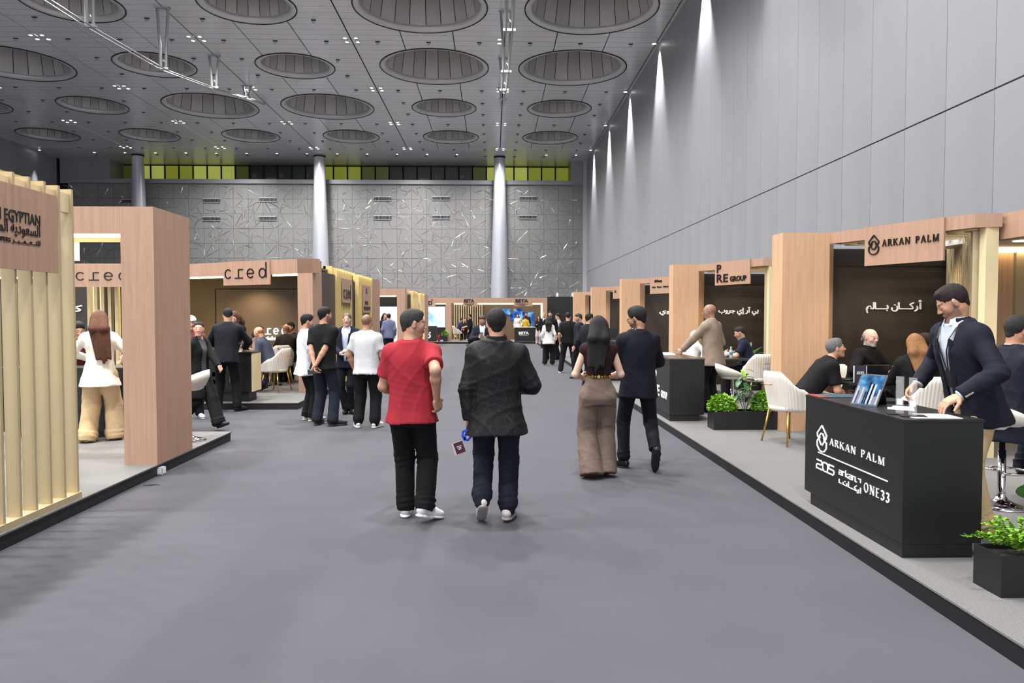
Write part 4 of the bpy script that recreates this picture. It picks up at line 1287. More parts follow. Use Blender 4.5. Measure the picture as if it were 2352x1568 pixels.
# wordmark stand counter with drawers
c4 = thing('reception_counter', 'black counter with silver drawer handles and a pale gold end', 'counter', (-5.4, 13.7, PZ))
cb4 = MB().box(-6.6, -4.37, 13.50, 13.98, 0.30, 1.0).build('body', M_BLACK, c4)
MB().box(-4.37, -4.35, 13.49, 13.99, 0.30, 1.0).build('end_panel', M_CREAM, c4)
MB().box(-6.5, -4.43, 13.53, 13.95, PZ, 0.30).build('plinth', M_SKIRT, c4)
MB().box(-6.62, -4.345, 13.48, 14.0, 1.0, 1.02).build('worktop', M_BLACK, c4)
for px in (480, 482):
    for py in (858, 876):
        a = atY(px, py, 13.48)
        if px == 480:
            dr = MB().box(a[0] - 0.28, a[0] + 0.28, 13.488, 13.5, a[2] - 0.05, a[2] + 0.03).build('drawer', M_BLACK, c4)
            MB().tube([(a[0] - 0.05, 13.47, a[2]), (a[0] + 0.05, 13.47, a[2])], 0.007, 8).build('handle', M_CHROME, dr)
for px in (500, 529):
    a = atY(px, 872, 13.48)
    dr = MB().box(a[0] - 0.10, a[0] + 0.11, 13.488, 13.5, 0.34, 0.98).build('door', M_BLACK, c4)
    MB().tube([(a[0], 13.47, a[2] - 0.05), (a[0], 13.47, a[2] + 0.05)], 0.007, 8).build('handle', M_CHROME, dr)
paper('white papers on the counter with drawer handles', [(-4.95, 13.52), (-4.55, 13.55), (-4.5, 13.85), (-4.9, 13.9)], 1.02)
paper('yellow green flyer on the counter with drawer handles', [(-5.75, 13.55), (-5.5, 13.55), (-5.48, 13.8), (-5.72, 13.82)], 1.02)
lt = thing('laptop', 'open silver laptop on the counter with drawer handles', 'laptop', (-4.6, 13.75, 1.02))
MB().box(-4.75, -4.50, 13.62, 13.84, 1.024, 1.036).build('base', M_STEEL, lt)
MB().obox((-4.60, 13.75, 1.13), (0.035, 0, 0.10), (0, 0.14, 0), (-0.004, 0, 0.001)).build('lid', M_STEEL, lt)
wb = thing('water_bottle', 'small plastic water bottle with blue label on the counter with drawer handles', 'bottle', (-5.25, 13.75, 1.02))
M_PET = mat('clear_plastic', lin(210, 226, 232), 0.08, alpha=0.55)
def bottle(root, x, y, z):
    MB().lathe([(0.005, 0.0), (0.03, 0.0), (0.032, 0.03), (0.028, 0.09), (0.032, 0.14), (0.014, 0.185), (0.013, 0.20)], (x, y, z), 14).build('body', M_PET, root, smooth=True)
    MB().lathe([(0.033, 0.07), (0.033, 0.12)], (x, y, z), 14).build('label_band', mat('blue_label', lin(60, 140, 200), 0.4), root)
    MB().lathe([(0.016, 0.20), (0.016, 0.225), (0.003, 0.226)], (x, y, z), 12).build('cap', mat('pale_cap', lin(150, 220, 200), 0.4), root)
a = atY(471, 808, 13.7)
wb.location = (a[0], 13.7, 1.02); ORG[wb.name] = tuple(wb.location)
bottle(wb, a[0], 13.7, 1.02)

# ---- tables and chairs
table('black meeting table with tablet in front of the dark wall with white lettering', 4.68, 9.10, PZ, square=(0.42, 0.38), h=0.76)
a = atZ(1798, 1012, PZ)
chair('ribbed white tub chair with brass handle beside the near reception counter', 3.64, 8.98, PZ, math.radians(-72))
chair('ribbed white tub chair under the woman with long streaked hair', 4.95, 8.30, PZ, math.radians(12))
chair('ribbed white tub chair under the bald bearded man', 4.78, 9.86, PZ, math.radians(190))
table('black meeting table beside the man in the navy polo shirt', 4.36, 13.86, PZ, square=(0.40, 0.36), h=0.76)
chair('ribbed white tub chair with its back to the aisle by the planter', 4.71, 12.95, PZ, math.radians(-4))
chair('ribbed white tub chair tucked behind the chair with the small brass handle', 5.28, 13.75, PZ, math.radians(75))
chair('ribbed white tub chair hidden behind the man in the grey brown blazer', 3.72, 13.5, PZ, math.radians(-60))
stool('white bar stool with chrome column by the long planter', 3.66, 11.2, PZ, math.radians(-95), 0.66)
stool('white bar stool under the suited man with brown shoes', 4.19, 5.95, PZ, math.radians(-85), 0.70)
a = atZ(432, 985, PZ)
stool('white bar stool half hidden by the broad pink wood pillar', -3.82, 9.35, PZ, math.radians(110), 0.70)
chair('ribbed white tub chair under the bald man in the blue grey suit', -4.46, 15.3, PZ, math.radians(72))
chair('ribbed white tub chair behind the bald man in the blue grey suit', -4.80, 16.9, PZ, math.radians(20))
table('black meeting table under the glowing sign', -5.55, 15.7, PZ, square=(0.40, 0.40), h=0.74)
chair('white chair in front of the far gold slats', fx(1047), 45.0, PZ, math.radians(-70))
table('small pale table in front of the far gold slats', fx(1072), 45.2, PZ, r=0.35)
chair('ribbed white tub chair far down the row behind the walking couple', 3.95, 19.0, PZ, math.radians(150))

# meeting table objects
zt = PZ + 0.76
tc = thing('tablet', 'dark tablet propped in a folding cover on the meeting table', 'tablet', (4.72, 9.0, zt))
rg2 = np.array([1.0, -0.12, 0]); th = math.radians(68)
c = np.array([4.72, 9.02, zt + 0.10])
tablet(tc, c, -rg2, (0.05, -0.36, 0.93), 0.32, 0.21, mat('dark_display', lin(30, 32, 40), 0.15))
MB().prism([(4.58, 9.0), (4.90, 8.96), (4.92, 8.76), (4.60, 8.80)], zt, zt + 0.008).build('keyboard_cover', mat('slate_cover', lin(62, 64, 80), 0.5), tc)
ds = thing('table_sign', 'small dark table sign reading a white number beside the propped tablet', 'sign', (4.46, 8.8, zt))
MB().obox((4.44, 8.82, zt + 0.10), (0.075, 0, 0), (0, 0.004, 0.001), (0, 0, 0.10)).build('plate', mat('dark_blue_plate', lin(44, 42, 66), 0.25), ds)
for sx in (-1, 1):
    MB().box(4.44 + sx * 0.076 - 0.003, 4.44 + sx * 0.076 + 0.003, 8.81, 8.83, zt, zt + 0.20).build('edge', M_LETW, ds)
put_letters(stroke_shape(L205, 0.2), (4.395, 8.814, zt + 0.10), (1, 0, 0), (0, 0, 1), M_LETW, ds, height=0.03, width=0.09, depth=0.002)
sg = thing('sunglasses', 'black sunglasses lying on the meeting table near the bearded man', 'sunglasses', (4.34, 8.9, zt))
MB().tube([(4.30, 8.94, zt + 0.02), (4.36, 8.90, zt + 0.025), (4.44, 8.92, zt + 0.02)], 0.018, 8).build('lenses', M_BLACK, sg)
MB().tube([(4.30, 8.94, zt + 0.03), (4.34, 9.06, zt + 0.01)], 0.005, 6).build('temple', M_BLACK, sg)
wb2 = thing('water_bottle', 'small clear water bottle on the table by the man in the navy polo shirt', 'bottle', (4.42, 13.62, PZ + 0.76))
bottle(wb2, 4.42, 13.62, PZ + 0.76)
a = atY(1548, 800, 18.0)
mn = thing('desk_monitor', 'black monitor on the reception counter of the booth with the small two line sign', 'monitor', (2.95, 18.3, 1.05))
MB().box(2.85, 2.95, 18.25, 18.35, 1.05, 1.06).build('foot', M_BLACK, mn)
MB().box(2.70, 3.10, 18.28, 18.31, 1.12, 1.36).build('panel', M_BLACK, mn)
MB().box(2.89, 2.91, 18.29, 18.32, 1.05, 1.15).build('neck', M_BLACK, mn)

# ---- planters
LEAF_A = mat('bright_leaf', lin(126, 176, 44), 0.5, noise=0.25, nscale=9)
LEAF_B = mat('dark_leaf', lin(46, 92, 48), 0.4, noise=0.2, nscale=6)
LEAF_C = mat('lime_leaf', lin(150, 190, 30), 0.4)
def leaf_shape(L, Wd, bend=0.3):
    vs, fs = [], []
    n = 8
    for i in range(n + 1):
        t = i / n
        w = Wd * math.sin(math.pi * min(1, t * 0.92 + 0.05)) ** 0.8 * (1 if i < n else 0.02)
        z = bend * L * (t - t * t * 1.3)
        vs += [(-w / 2, L * t, z + 0.12 * w), (0, L * t, z), (w / 2, L * t, z + 0.12 * w)]
    for i in range(n):
        b = i * 3
        fs += [(b, b + 1, b + 4, b + 3), (b + 1, b + 2, b + 5, b + 4)]
    return vs, fs
def place(vs, M):
    return [tuple(M @ Vector(v)) for v in vs]
def bush(mb, cx, cy, cz, rx, ry, rz_, n, seed, size=0.022):
    r = random.Random(seed)
    for _ in range(n):
        th, ph = r.uniform(0, 2 * math.pi), math.acos(r.uniform(-0.15, 1))
        k = r.uniform(0.55, 1.0) ** 0.5
        p = Vector((cx + rx * k * math.sin(ph) * math.cos(th), cy + ry * k * math.sin(ph) * math.sin(th), cz + rz_ * k * math.cos(ph)))
        M = Matrix.Translation(p) @ Matrix.Rotation(th + r.uniform(-1, 1), 4, 'Z') @ Matrix.Rotation(r.uniform(-0.4, 1.1), 4, 'X') @ Matrix.Rotation(r.uniform(-0.8, 0.8), 4, 'Y')
        s = size * r.uniform(0.7, 1.35)
        vs = [(0, 0, 0), (-0.42 * s, 0.5 * s, 0.06 * s), (-0.25 * s, 0.95 * s, 0), (0.25 * s, 0.95 * s, 0), (0.42 * s, 0.5 * s, 0.06 * s)]
        mb.add(place(vs, M), [(0, 4, 3, 2, 1)])
def sprigs(mb, base, n, seed, spread, rise, leaves=16, size=0.024):
    r = random.Random(seed)
    for _ in range(n):
        a = r.uniform(0, 2 * math.pi)
        L = r.uniform(0.6, 1.0)
        p0 = Vector((base[0] + r.uniform(-0.3, 0.3) * spread[0], base[1] + r.uniform(-0.3, 0.3) * spread[1], base[2]))
        p1 = Vector((base[0] + math.cos(a) * spread[0] * L, base[1] + math.sin(a) * spread[1] * L, base[2] + rise * r.uniform(0.35, 1.0)))
        for i in range(leaves):
            t = (i + 1) / leaves
            p = p0.lerp(p1, t) + Vector((0, 0, rise * 0.25 * math.sin(math.pi * t)))
            for q in (-1, 1):
                M = Matrix.Translation(p) @ Matrix.Rotation(a + q * r.uniform(0.3, 1.4), 4, 'Z') @ Matrix.Rotation(r.uniform(-0.2, 0.9), 4, 'X') @ Matrix.Rotation(r.uniform(-0.6, 0.6), 4, 'Y')
                s = size * r.uniform(0.7, 1.25)
                vs = [(0, 0, 0), (-0.42 * s, 0.5 * s, 0.08 * s), (-0.28 * s, 0.95 * s, 0), (0.28 * s, 0.95 * s, 0), (0.42 * s, 0.5 * s, 0.08 * s)]
                mb.add(place(vs, M), [(0, 4, 3, 2, 1)])
def planter(label, x0, x1, y0, y1, h, z=PZ):
    t = thing('planter', label, 'planter', ((x0 + x1) / 2, (y0 + y1) / 2, z))
    w = 0.012
    MB().box(x0, x1, y0, y0 + w, z, z + h).box(x0, x1, y1 - w, y1, z, z + h).box(x0, x0 + w, y0 + w, y1 - w, z, z + h).box(x1 - w, x1, y0 + w, y1 - w, z, z + h).build('box', M_BLACK, t)
    MB().box(x0 + w, x1 - w, y0 + w, y1 - w, z + 0.01, z + h - 0.03).build('soil', M_SOIL, t)
    return t
def big_leaf(t, p, az, tilt, L, Wd, m, roll=0.0, bend=0.3):
    vs, fs = leaf_shape(L, Wd, bend)
    M = Matrix.Translation(Vector(p)) @ Matrix.Rotation(az, 4, 'Z') @ Matrix.Rotation(tilt, 4, 'X') @ Matrix.Rotation(roll, 4, 'Y')
    MB().add(place(vs, M), fs).build('leaf', m, t, smooth=True)
# near planter
t = planter('black box planter with bright small leaves and one broad leaf beside the reception counter', 2.83, 3.75, 4.0, 4.24, 0.235)
f = MB()
sprigs(f, (3.02, 4.11, PZ + 0.24), 34, 3, (0.24, 0.17), 0.17)
sprigs(f, (3.30, 4.12, PZ + 0.24), 34, 4, (0.20, 0.17), 0.20)
sprigs(f, (2.96, 4.14, PZ + 0.25), 10, 8, (0.30, 0.10), 0.10)
tag(f.build('foliage', LEAF_A, t), kind='stuff')
big_leaf(t, (3.20, 4.12, PZ + 0.52), math.radians(100), math.radians(20), 0.26, 0.15, LEAF_B, roll=math.radians(50), bend=0.12)
big_leaf(t, (3.32, 4.12, PZ + 0.52), math.radians(-95), math.radians(35), 0.26, 0.14, LEAF_B)
big_leaf(t, (3.19, 4.12, PZ + 0.72), math.radians(80), math.radians(8), 0.15, 0.075, LEAF_C, roll=math.radians(35))
MB().tube([(3.20, 4.12, PZ + 0.2), (3.22, 4.12, PZ + 0.52), (3.19, 4.12, PZ + 0.72)], 0.006, 6).build('stem', LEAF_B, t)
# long planter by the second booth
t = planter('long black box planter with bright and dark foliage beside the second reception counter', 3.02, 4.05, 10.0, 10.30, 0.25)
f = MB()
bush(f, 3.18, 10.15, PZ + 0.28, 0.21, 0.16, 0.20, 1500, 21, 0.034)
bush(f, 3.78, 10.15, PZ + 0.28, 0.20, 0.16, 0.24, 1300, 22, 0.034)
tag(f.build('foliage', LEAF_A, t), kind='stuff')
r = random.Random(5)
for i in range(34):
    az = r.uniform(0, 2 * math.pi)
    hh = r.uniform(0.15, 0.62)
    rad = r.uniform(0.03, 0.15) * (1.2 - hh)
    big_leaf(t, (3.50 + rad * math.cos(az), 10.13 + rad * math.sin(az), PZ + 0.22 + hh), az + r.uniform(-0.5, 0.5), r.uniform(-0.9, 0.25), r.uniform(0.12, 0.19), r.uniform(0.055, 0.085), LEAF_B if hh < 0.52 else LEAF_A, bend=0.25)
for i in range(5):
    MB().tube([(3.50, 10.15, PZ + 0.2), (3.50 + 0.05 * (i - 2), 10.14, PZ + 0.45 + 0.08 * (i % 3)), (3.50 + 0.08 * (i - 2), 10.12, PZ + 0.60 + 0.08 * (i % 3))], 0.005, 5).build('stem', LEAF_B, t)
# plant by the dark wall of the second booth
t = planter('dark box planter with arching leaves behind the man in the navy polo shirt', 5.1, 5.7, 15.2, 15.5, 0.45)
r = random.Random(9)
for i in range(26):
    az = r.uniform(0, 2 * math.pi)
    big_leaf(t, (5.35 + 0.12 * math.cos(az), 15.35 + 0.1 * math.sin(az), PZ + 0.45 + r.uniform(0.05, 0.35)), az - math.pi / 2, r.uniform(0.0, 0.9), r.uniform(0.22, 0.36), r.uniform(0.06, 0.10), LEAF_B, bend=0.35)
# far plant, extinguisher
t = planter('black pot with a bright green plant by the far pale blue video screen', fx(1018, 43.4), fx(1027, 43.4), 43.3, 43.52, 0.30)
f = MB()
bush(f, fx(1022, 43.4), 43.4, PZ + 0.36, 0.20, 0.16, 0.26, 500, 31, 0.07)
tag(f.build('foliage', LEAF_A, t), kind='stuff')
ex = thing('fire_extinguisher', 'red fire extinguisher standing by the far black counter', 'extinguisher', (fx(1008, 43.4), 43.4, PZ))
x = fx(1008, 43.4)
MB().lathe([(0.005, 0), (0.065, 0.0), (0.065, 0.33), (0.03, 0.39), (0.02, 0.42)], (x, 43.4, PZ), 14).build('cylinder', mat('red_paint', lin(150, 18, 24), 0.35), ex, smooth=True)
MB().box(x - 0.05, x + 0.02, 43.38, 43.42, PZ + 0.42, PZ + 0.46).build('valve', M_BLACK, ex)
# floor socket by the left platform
a = atZ(369, 1090, 0)
sk = thing('power_socket_box', 'grey power socket box on the floor against the left platform edge', 'socket', (a[0], a[1], 0))
M_SOCK = mat('grey_plastic', lin(176, 178, 184), 0.45)
MB().box(a[0] - 0.035, a[0] + 0.04, a[1] - 0.04, a[1] + 0.045, 0, 0.085).build('box', M_SOCK, sk, bevel=0.006)
MB().obox((a[0], a[1] - 0.042, 0.045), (0.026, 0, 0), (0, 0.003, 0), (0, 0, 0.026)).build('cover', M_LETW, sk)
MB().obox((a[0] + 0.042, a[1], 0.045), (0.003, 0, 0), (0, 0.028, 0), (0, 0, 0.026)).build('cover', M_LETW, sk)
MB().lathe([(0.02, 0), (0.012, 0.004)], (a[0], a[1], 0.085), 12).build('cable_gland', M_STEEL, sk)
b = atZ(347, 1115, 0)
cb_ = thing('cable_end', 'short piece of black cable lying on the aisle carpet', 'cable', (b[0], b[1], 0))
MB().tube([(b[0] - 0.08, b[1] - 0.01, 0.006), (b[0], b[1], 0.007), (b[0] + 0.05, b[1] + 0.005, 0.014), (b[0] + 0.09, b[1] - 0.002, 0.006)], [0.003, 0.006, 0.005, 0.002], 6).build('wire', M_BLACK, cb_)
MB().tube([(b[0] - 0.085, b[1] - 0.01, 0.006), (b[0] - 0.075, b[1] - 0.01, 0.006)], 0.006, 6).build('tip', M_STEEL, cb_)
# ================================================================== PEOPLE
# bodies are modelled as blended solids and meshed with a surface-net mesher
class Vol:
    def __init__(s, h):
        s.h = h
        s.p = []
    def add(s, fn, lo, hi, k=0.02, op='u'):
        s.p.append((fn, np.minimum(lo, hi), np.maximum(lo, hi), k, op))
    def rc(s, a, b, ra, rb, k=0.02, op='u', flat=False, flata=False):
        a, b = np.array(a, float), np.array(b, float)
        ab = b - a
        L2 = max(float(ab @ ab), 1e-9)
        L = math.sqrt(L2)
        dn = ab / L
        def fn(X, Y, Z):
            px, py, pz = X - a[0], Y - a[1], Z - a[2]
            t = (px * ab[0] + py * ab[1] + pz * ab[2]) / L2
            tc = np.clip(t, 0, 1.6 if flat else 1)
            if flata: tc = np.clip(t, -0.6, 1.6 if flat else 1)
            d = np.sqrt((px - tc * ab[0]) ** 2 + (py - tc * ab[1]) ** 2 + (pz - tc * ab[2]) ** 2) - (ra + (rb - ra) * np.clip(tc, 0, 1))
            if flat: d = np.maximum(d, (t - 1) * L)
            if flata: d = np.maximum(d, -t * L)
            return d
        r = max(ra, rb)
        s.add(fn, np.minimum(a, b) - r, np.maximum(a, b) + r, k, op)
    def el(s, c, r, A=None, k=0.02, op='u'):
        """ellipsoid; A rows are the local axes"""
        c = np.array(c, float); r = np.array(r, float)
        A = np.eye(3) if A is None else np.array(A)
        def fn(X, Y, Z):
            px, py, pz = X - c[0], Y - c[1], Z - c[2]
            q = [(px * A[i][0] + py * A[i][1] + pz * A[i][2]) for i in range(3)]
            k0 = np.sqrt((q[0] / r[0]) ** 2 + (q[1] / r[1]) ** 2 + (q[2] / r[2]) ** 2)
            k1 = np.sqrt((q[0] / r[0] ** 2) ** 2 + (q[1] / r[1] ** 2) ** 2 + (q[2] / r[2] ** 2) ** 2) + 1e-6
            return k0 * (k0 - 1) / k1
        e = np.sqrt(sum((A[i] * r[i]) ** 2 for i in range(3)))
        s.add(fn, c - e, c + e, k, op)
    def ec(s, a, b, xa, ra, rb, k=0.02, op='u', flatb=True, flata=True, pw=2.0):
        """elliptic cone from a to b; xa = axis of the first radius; ra, rb = (rx, ry)"""
        a, b, xa = np.array(a, float), np.array(b, float), np.array(xa, float)
        ab = b - a
        L = np.linalg.norm(ab)
        w = ab / L
        xa = xa - w * (xa @ w); xa /= np.linalg.norm(xa)
        ya = np.cross(w, xa)
        def fn(X, Y, Z):
            px, py, pz = X - a[0], Y - a[1], Z - a[2]
            t = (px * w[0] + py * w[1] + pz * w[2]) / L
            tc = np.clip(t, 0, 1)
            rx = ra[0] + (rb[0] - ra[0]) * tc
            ry = ra[1] + (rb[1] - ra[1]) * tc
            x = px * xa[0] + py * xa[1] + pz * xa[2]
            y = px * ya[0] + py * ya[1] + pz * ya[2]
            q = (np.abs(x / rx) ** pw + np.abs(y / ry) ** pw) ** (1 / pw)
            d = (q - 1) * np.minimum(rx, ry)
            return np.maximum(d, np.maximum((t - 1) * L, -t * L))
        r = max(*ra, *rb)
        s.add(fn, np.minimum(a, b) - r, np.maximum(a, b) + r, k, op)
    def stack(s, o, T, st, k=0.03, op='u'):
        """smooth trunk: st = [(t, rx, ry, oy)] along T[2] from o, radii along T[0], T[1]"""
        o = np.array(o, float)
        st = np.array(st, float)
        tt = np.linspace(st[0, 0], st[-1, 0], 90)
        tab = [np.interp(tt, st[:, 0], st[:, i]) for i in (1, 2, 3)]
        ker = np.hanning(17); ker /= ker.sum()
        tab = [np.convolve(np.pad(q, 8, mode='edge'), ker, 'valid') for q in tab]
        def fn(X, Y, Z):
            px, py, pz = X - o[0], Y - o[1], Z - o[2]
            x = px * T[0][0] + py * T[0][1] + pz * T[0][2]; y = px * T[1][0] + py * T[1][1] + pz * T[1][2]; z = px * T[2][0] + py * T[2][1] + pz * T[2][2]
            rx, ry, oy = [np.interp(z, tt, q) for q in tab]
            q = (np.abs(x / rx) ** 2.3 + np.abs((y - oy) / ry) ** 2.3) ** (1 / 2.3)
            d = (q - 1) * np.minimum(rx, ry)
            return np.maximum(d, np.maximum(z - tt[-1], tt[0] - z))
        r = max(st[:, 1].max(), st[:, 2].max() + np.abs(st[:, 3]).max())
        a, b = o + T[2] * tt[0], o + T[2] * tt[-1]
        s.add(fn, np.minimum(a, b) - r, np.maximum(a, b) + r, k, op)
    def box(s, c, half, A=None, rnd=0.01, k=0.01, op='u'):
        c = np.array(c, float); half = np.array(half, float) - rnd
        A = np.eye(3) if A is None else np.array(A)
        def fn(X, Y, Z):
            px, py, pz = X - c[0], Y - c[1], Z - c[2]
            q = [np.abs(px * A[i][0] + py * A[i][1] + pz * A[i][2]) - half[i] for i in range(3)]
            return np.sqrt(sum(np.maximum(v, 0) ** 2 for v in q)) + np.minimum(np.maximum(q[0], np.maximum(q[1], q[2])), 0) - rnd
        e = sum(np.abs(A[i]) * (half[i] + rnd) for i in range(3))
        s.add(fn, c - e, c + e, k, op)
    def plane(s, p, n, lo, hi, k=0.004):
        """cut away everything on the side n points to, inside the box lo..hi"""
        p, n = np.array(p, float), np.array(n, float)
        n = n / np.linalg.norm(n)
        s.add(lambda X, Y, Z: -((X - p[0]) * n[0] + (Y - p[1]) * n[1] + (Z - p[2]) * n[2]), np.array(lo, float), np.array(hi, float), k, 's')
    def mesh(s, disp=None):
        h = s.h
        U = [q for q in s.p if q[4] == 'u']
        lo = np.min([q[1] for q in U], 0) - 3 * h - 0.02
        hi = np.max([q[2] for q in U], 0) + 3 * h + 0.02
        n = np.ceil((hi - lo) / h).astype(int) + 1
        ax = [lo[i] + h * np.arange(n[i]) for i in range(3)]
        F = np.full(n, 0.5, np.float32)
        for fn, a, b, k, op in s.p:
            m = k + 3 * h
            i0 = np.maximum(((a - m - lo) / h).astype(int), 0)
            i1 = np.minimum(((b + m - lo) / h).astype(int) + 2, n)
            if np.any(i1 <= i0): continue
            sl = tuple(slice(i0[i], i1[i]) for i in range(3))
            X = ax[0][sl[0]][:, None, None]; Y = ax[1][sl[1]][None, :, None]; Z = ax[2][sl[2]][None, None, :]
            d = fn(X, Y, Z)
            f = F[sl]
            kk = max(k, 1e-5)
            if op == 'u':
                hh = np.maximum(kk - np.abs(f - d), 0) / kk
                F[sl] = np.minimum(f, d) - hh * hh * kk * 0.25
            else:
                hh = np.maximum(kk - np.abs(f + d), 0) / kk
                F[sl] = np.maximum(f, -d) + hh * hh * kk * 0.25
        if disp is not None:
            F = F + disp(ax[0][:, None, None], ax[1][None, :, None], ax[2][None, None, :])
        return nets(F, lo, h)

def nets(F, lo, h):
    s = F < 0
    c = [s[i:s.shape[0] - 1 + i, j:s.shape[1] - 1 + j, k:s.shape[2] - 1 + k] for i in (0, 1) for j in (0, 1) for k in (0, 1)]
    cnt = sum(q.astype(np.int8) for q in c)
    mask = (cnt > 0) & (cnt < 8)
    cells = np.argwhere(mask)
    if len(cells) == 0:
        return np.zeros((0, 3)), []
    idx = np.full(mask.shape, -1, np.int64)
    idx[mask] = np.arange(len(cells))
    offs = np.array([(i, j, k) for i in (0, 1) for j in (0, 1) for k in (0, 1)])
    vals = np.stack([F[cells[:, 0] + o[0], cells[:, 1] + o[1], cells[:, 2] + o[2]] for o in offs], 1)
    acc = np.zeros((len(cells), 3)); num = np.zeros(len(cells))
    for a in range(8):
        for b in range(a + 1, 8):
            if np.abs(offs[a] - offs[b]).sum() != 1: continue
            va, vb = vals[:, a], vals[:, b]
            cr = (va < 0) != (vb < 0)
            t = np.where(cr, va / np.where(cr, va - vb, 1), 0)
            acc += np.where(cr[:, None], offs[a] + t[:, None] * (offs[b] - offs[a]), 0)
            num += cr
    V = lo + h * (cells + acc / num[:, None])
    Q = []
    for axis in range(3):
        o = [1, 1, 1]; o[axis] = 0
        sh = s.shape
        A = s[tuple(slice(o[i], sh[i] - 1) for i in range(3))]
        o2 = list(o); o2[axis] = 1
        B = s[tuple(slice(o2[i], sh[i] - 1 + (1 if i == axis else 0)) for i in range(3))]
        e = np.argwhere(A != B)
        if len(e) == 0: continue
        p = e + np.array(o)
        inside = s[p[:, 0], p[:, 1], p[:, 2]]
        u, v = [(1, 2), (2, 0), (0, 1)][axis]
        def cell(du, dv):
            q = p.copy(); q[:, u] -= du; q[:, v] -= dv
            return idx[q[:, 0], q[:, 1], q[:, 2]]
        quad = np.stack([cell(1, 1), cell(0, 1), cell(0, 0), cell(1, 0)], 1)
        quad[~inside] = quad[~inside][:, ::-1]
        Q.append(quad)
    return V, np.concatenate(Q)

def mesh_obj(name, VQ, mt, parent, cols=None):
    V, Q = VQ
    o0 = np.array(ORG.get(parent.name, (0, 0, 0)))
    me = bpy.data.meshes.new(name)
    V = np.asarray(V) - o0
    nq = len(Q)
    me.vertices.add(len(V)); me.vertices.foreach_set('co', V.astype(np.float32).ravel())
    me.loops.add(nq * 4); me.loops.foreach_set('vertex_index', np.asarray(Q, np.int32).ravel())
    me.polygons.add(nq)
    me.polygons.foreach_set('loop_start', np.arange(0, nq * 4, 4, dtype=np.int32))
    me.polygons.foreach_set('use_smooth', np.ones(nq, bool))
    me.update(calc_edges=True)
    me.validate()
    if cols is not None:
        at = me.color_attributes.new('Col', 'FLOAT_COLOR', 'POINT')
        c4 = np.ones((len(V), 4), np.float32); c4[:, :3] = cols
        at.data.foreach_set('color', c4.ravel())
    me.materials.append(mt)
    o = bpy.data.objects.new(name, me)
    COL.objects.link(o)
    o.parent = parent
    ORG[o.name] = tuple(o0)
    return o
def join_vq(parts):
    V, Q, C, n = [], [], [], 0
    for v, q, c in parts:
        if len(v) == 0: continue
        V.append(v); Q.append(np.asarray(q) + n); C.append(np.broadcast_to(c, (len(v), 3))); n += len(v)
    return np.concatenate(V), np.concatenate(Q), np.concatenate(C)

SKIN = mat('skin', (0.5, 0.3, 0.2, 1), 0.52, attr='Col', bump=0.03, bscale=300)
def cloth(col, rough=0.85, sheen=0.0, kind='plain'):
    nm = 'fabric_%s_%d_%d_%d' % ((kind,) + tuple(col))
    if max(col) < 72: col = tuple(c * 0.74 for c in col)
    if kind == 'suit':
        return mat(nm, lin(*col), 0.8, bump=0.06, bscale=350, noise=0.05, nscale=40, spec=0.22)
    return mat(nm, lin(*col), rough, bump=0.08, bscale=220, noise=0.04, nscale=14, spec=0.22)
HAIRM = {}
def hair_mat(col):
    nm = 'hair_%d_%d_%d' % tuple(col)
    return mat(nm, lin(*col), 0.62, bump=0.5, bscale=110, stretch=(3, 3, 0.6), noise=0.3, nscale=34, spec=0.3)

def nrm(v):
    v = np.array(v, float)
    return v / (np.linalg.norm(v) + 1e-9)
def rotv(v, axis, deg):
    a = math.radians(deg); axis = nrm(axis); v = np.array(v, float)
    return v * math.cos(a) + np.cross(axis, v) * math.sin(a) + axis * (axis @ v) * (1 - math.cos(a))
def ik(a, t, l1, l2, pole):
    a, t = np.array(a, float), np.array(t, float)
    d = t - a
    L = np.linalg.norm(d)
    if L > (l1 + l2) * 0.999:
        t = a + d / L * (l1 + l2) * 0.999; d = t - a; L = np.linalg.norm(d)
    L = max(L, abs(l1 - l2) + 0.01)
    u = d / np.linalg.norm(d)
    p = np.array(pole, float); p = p - u * (p @ u); p = nrm(p)
    x = (l1 * l1 - l2 * l2 + L * L) / (2 * L)
    y = math.sqrt(max(0, l1 * l1 - x * x))
    return a + u * x + p * y, t
def folds(seed, amp, freq=11.0, vert=0.35, joints=()):
    """soft waves, sharper creases and bunched wrinkles round the bent joints"""
    r = np.random.default_rng(seed)
    W = r.normal(size=(4, 3)) * freq * np.array([1, 1, vert])
    W2 = r.normal(size=(3, 3)); W2 = W2 / np.linalg.norm(W2, axis=1)[:, None] * np.array([[17], [23], [29]]) * np.array([1, 1, 0.55])
    ph = r.uniform(0, 6.28, 8)
    def f(X, Y, Z):
        q = 0
        for i in range(4):
            q = q + np.sin(W[i][0] * X + W[i][1] * Y + W[i][2] * Z + ph[i] + 0.8 * np.sin(5 * Z + 3 * X + ph[i]))
        q = amp * 0.22 * q
        for i in range(3):
            u = W2[i][0] * X + W2[i][1] * Y + W2[i][2] * Z + ph[4 + i] + 1.1 * np.sin(6 * Z + 4 * X + 5 * Y + ph[i])
            q = q - amp * 0.42 * (1 - np.abs(np.sin(u))) ** 3
        for (p, ax, rad, am) in joints:
            dx, dy, dz = X - p[0], Y - p[1], Z - p[2]
            t = dx * ax[0] + dy * ax[1] + dz * ax[2]
            g = np.exp(-(dx * dx + dy * dy + dz * dz) / (2 * rad * rad))
            q = q - am * g * (1 - np.abs(np.sin(t * 62 + 9 * dx - 7 * dy + ph[3]))) ** 2
        return np.asarray(q, np.float32)
    return f

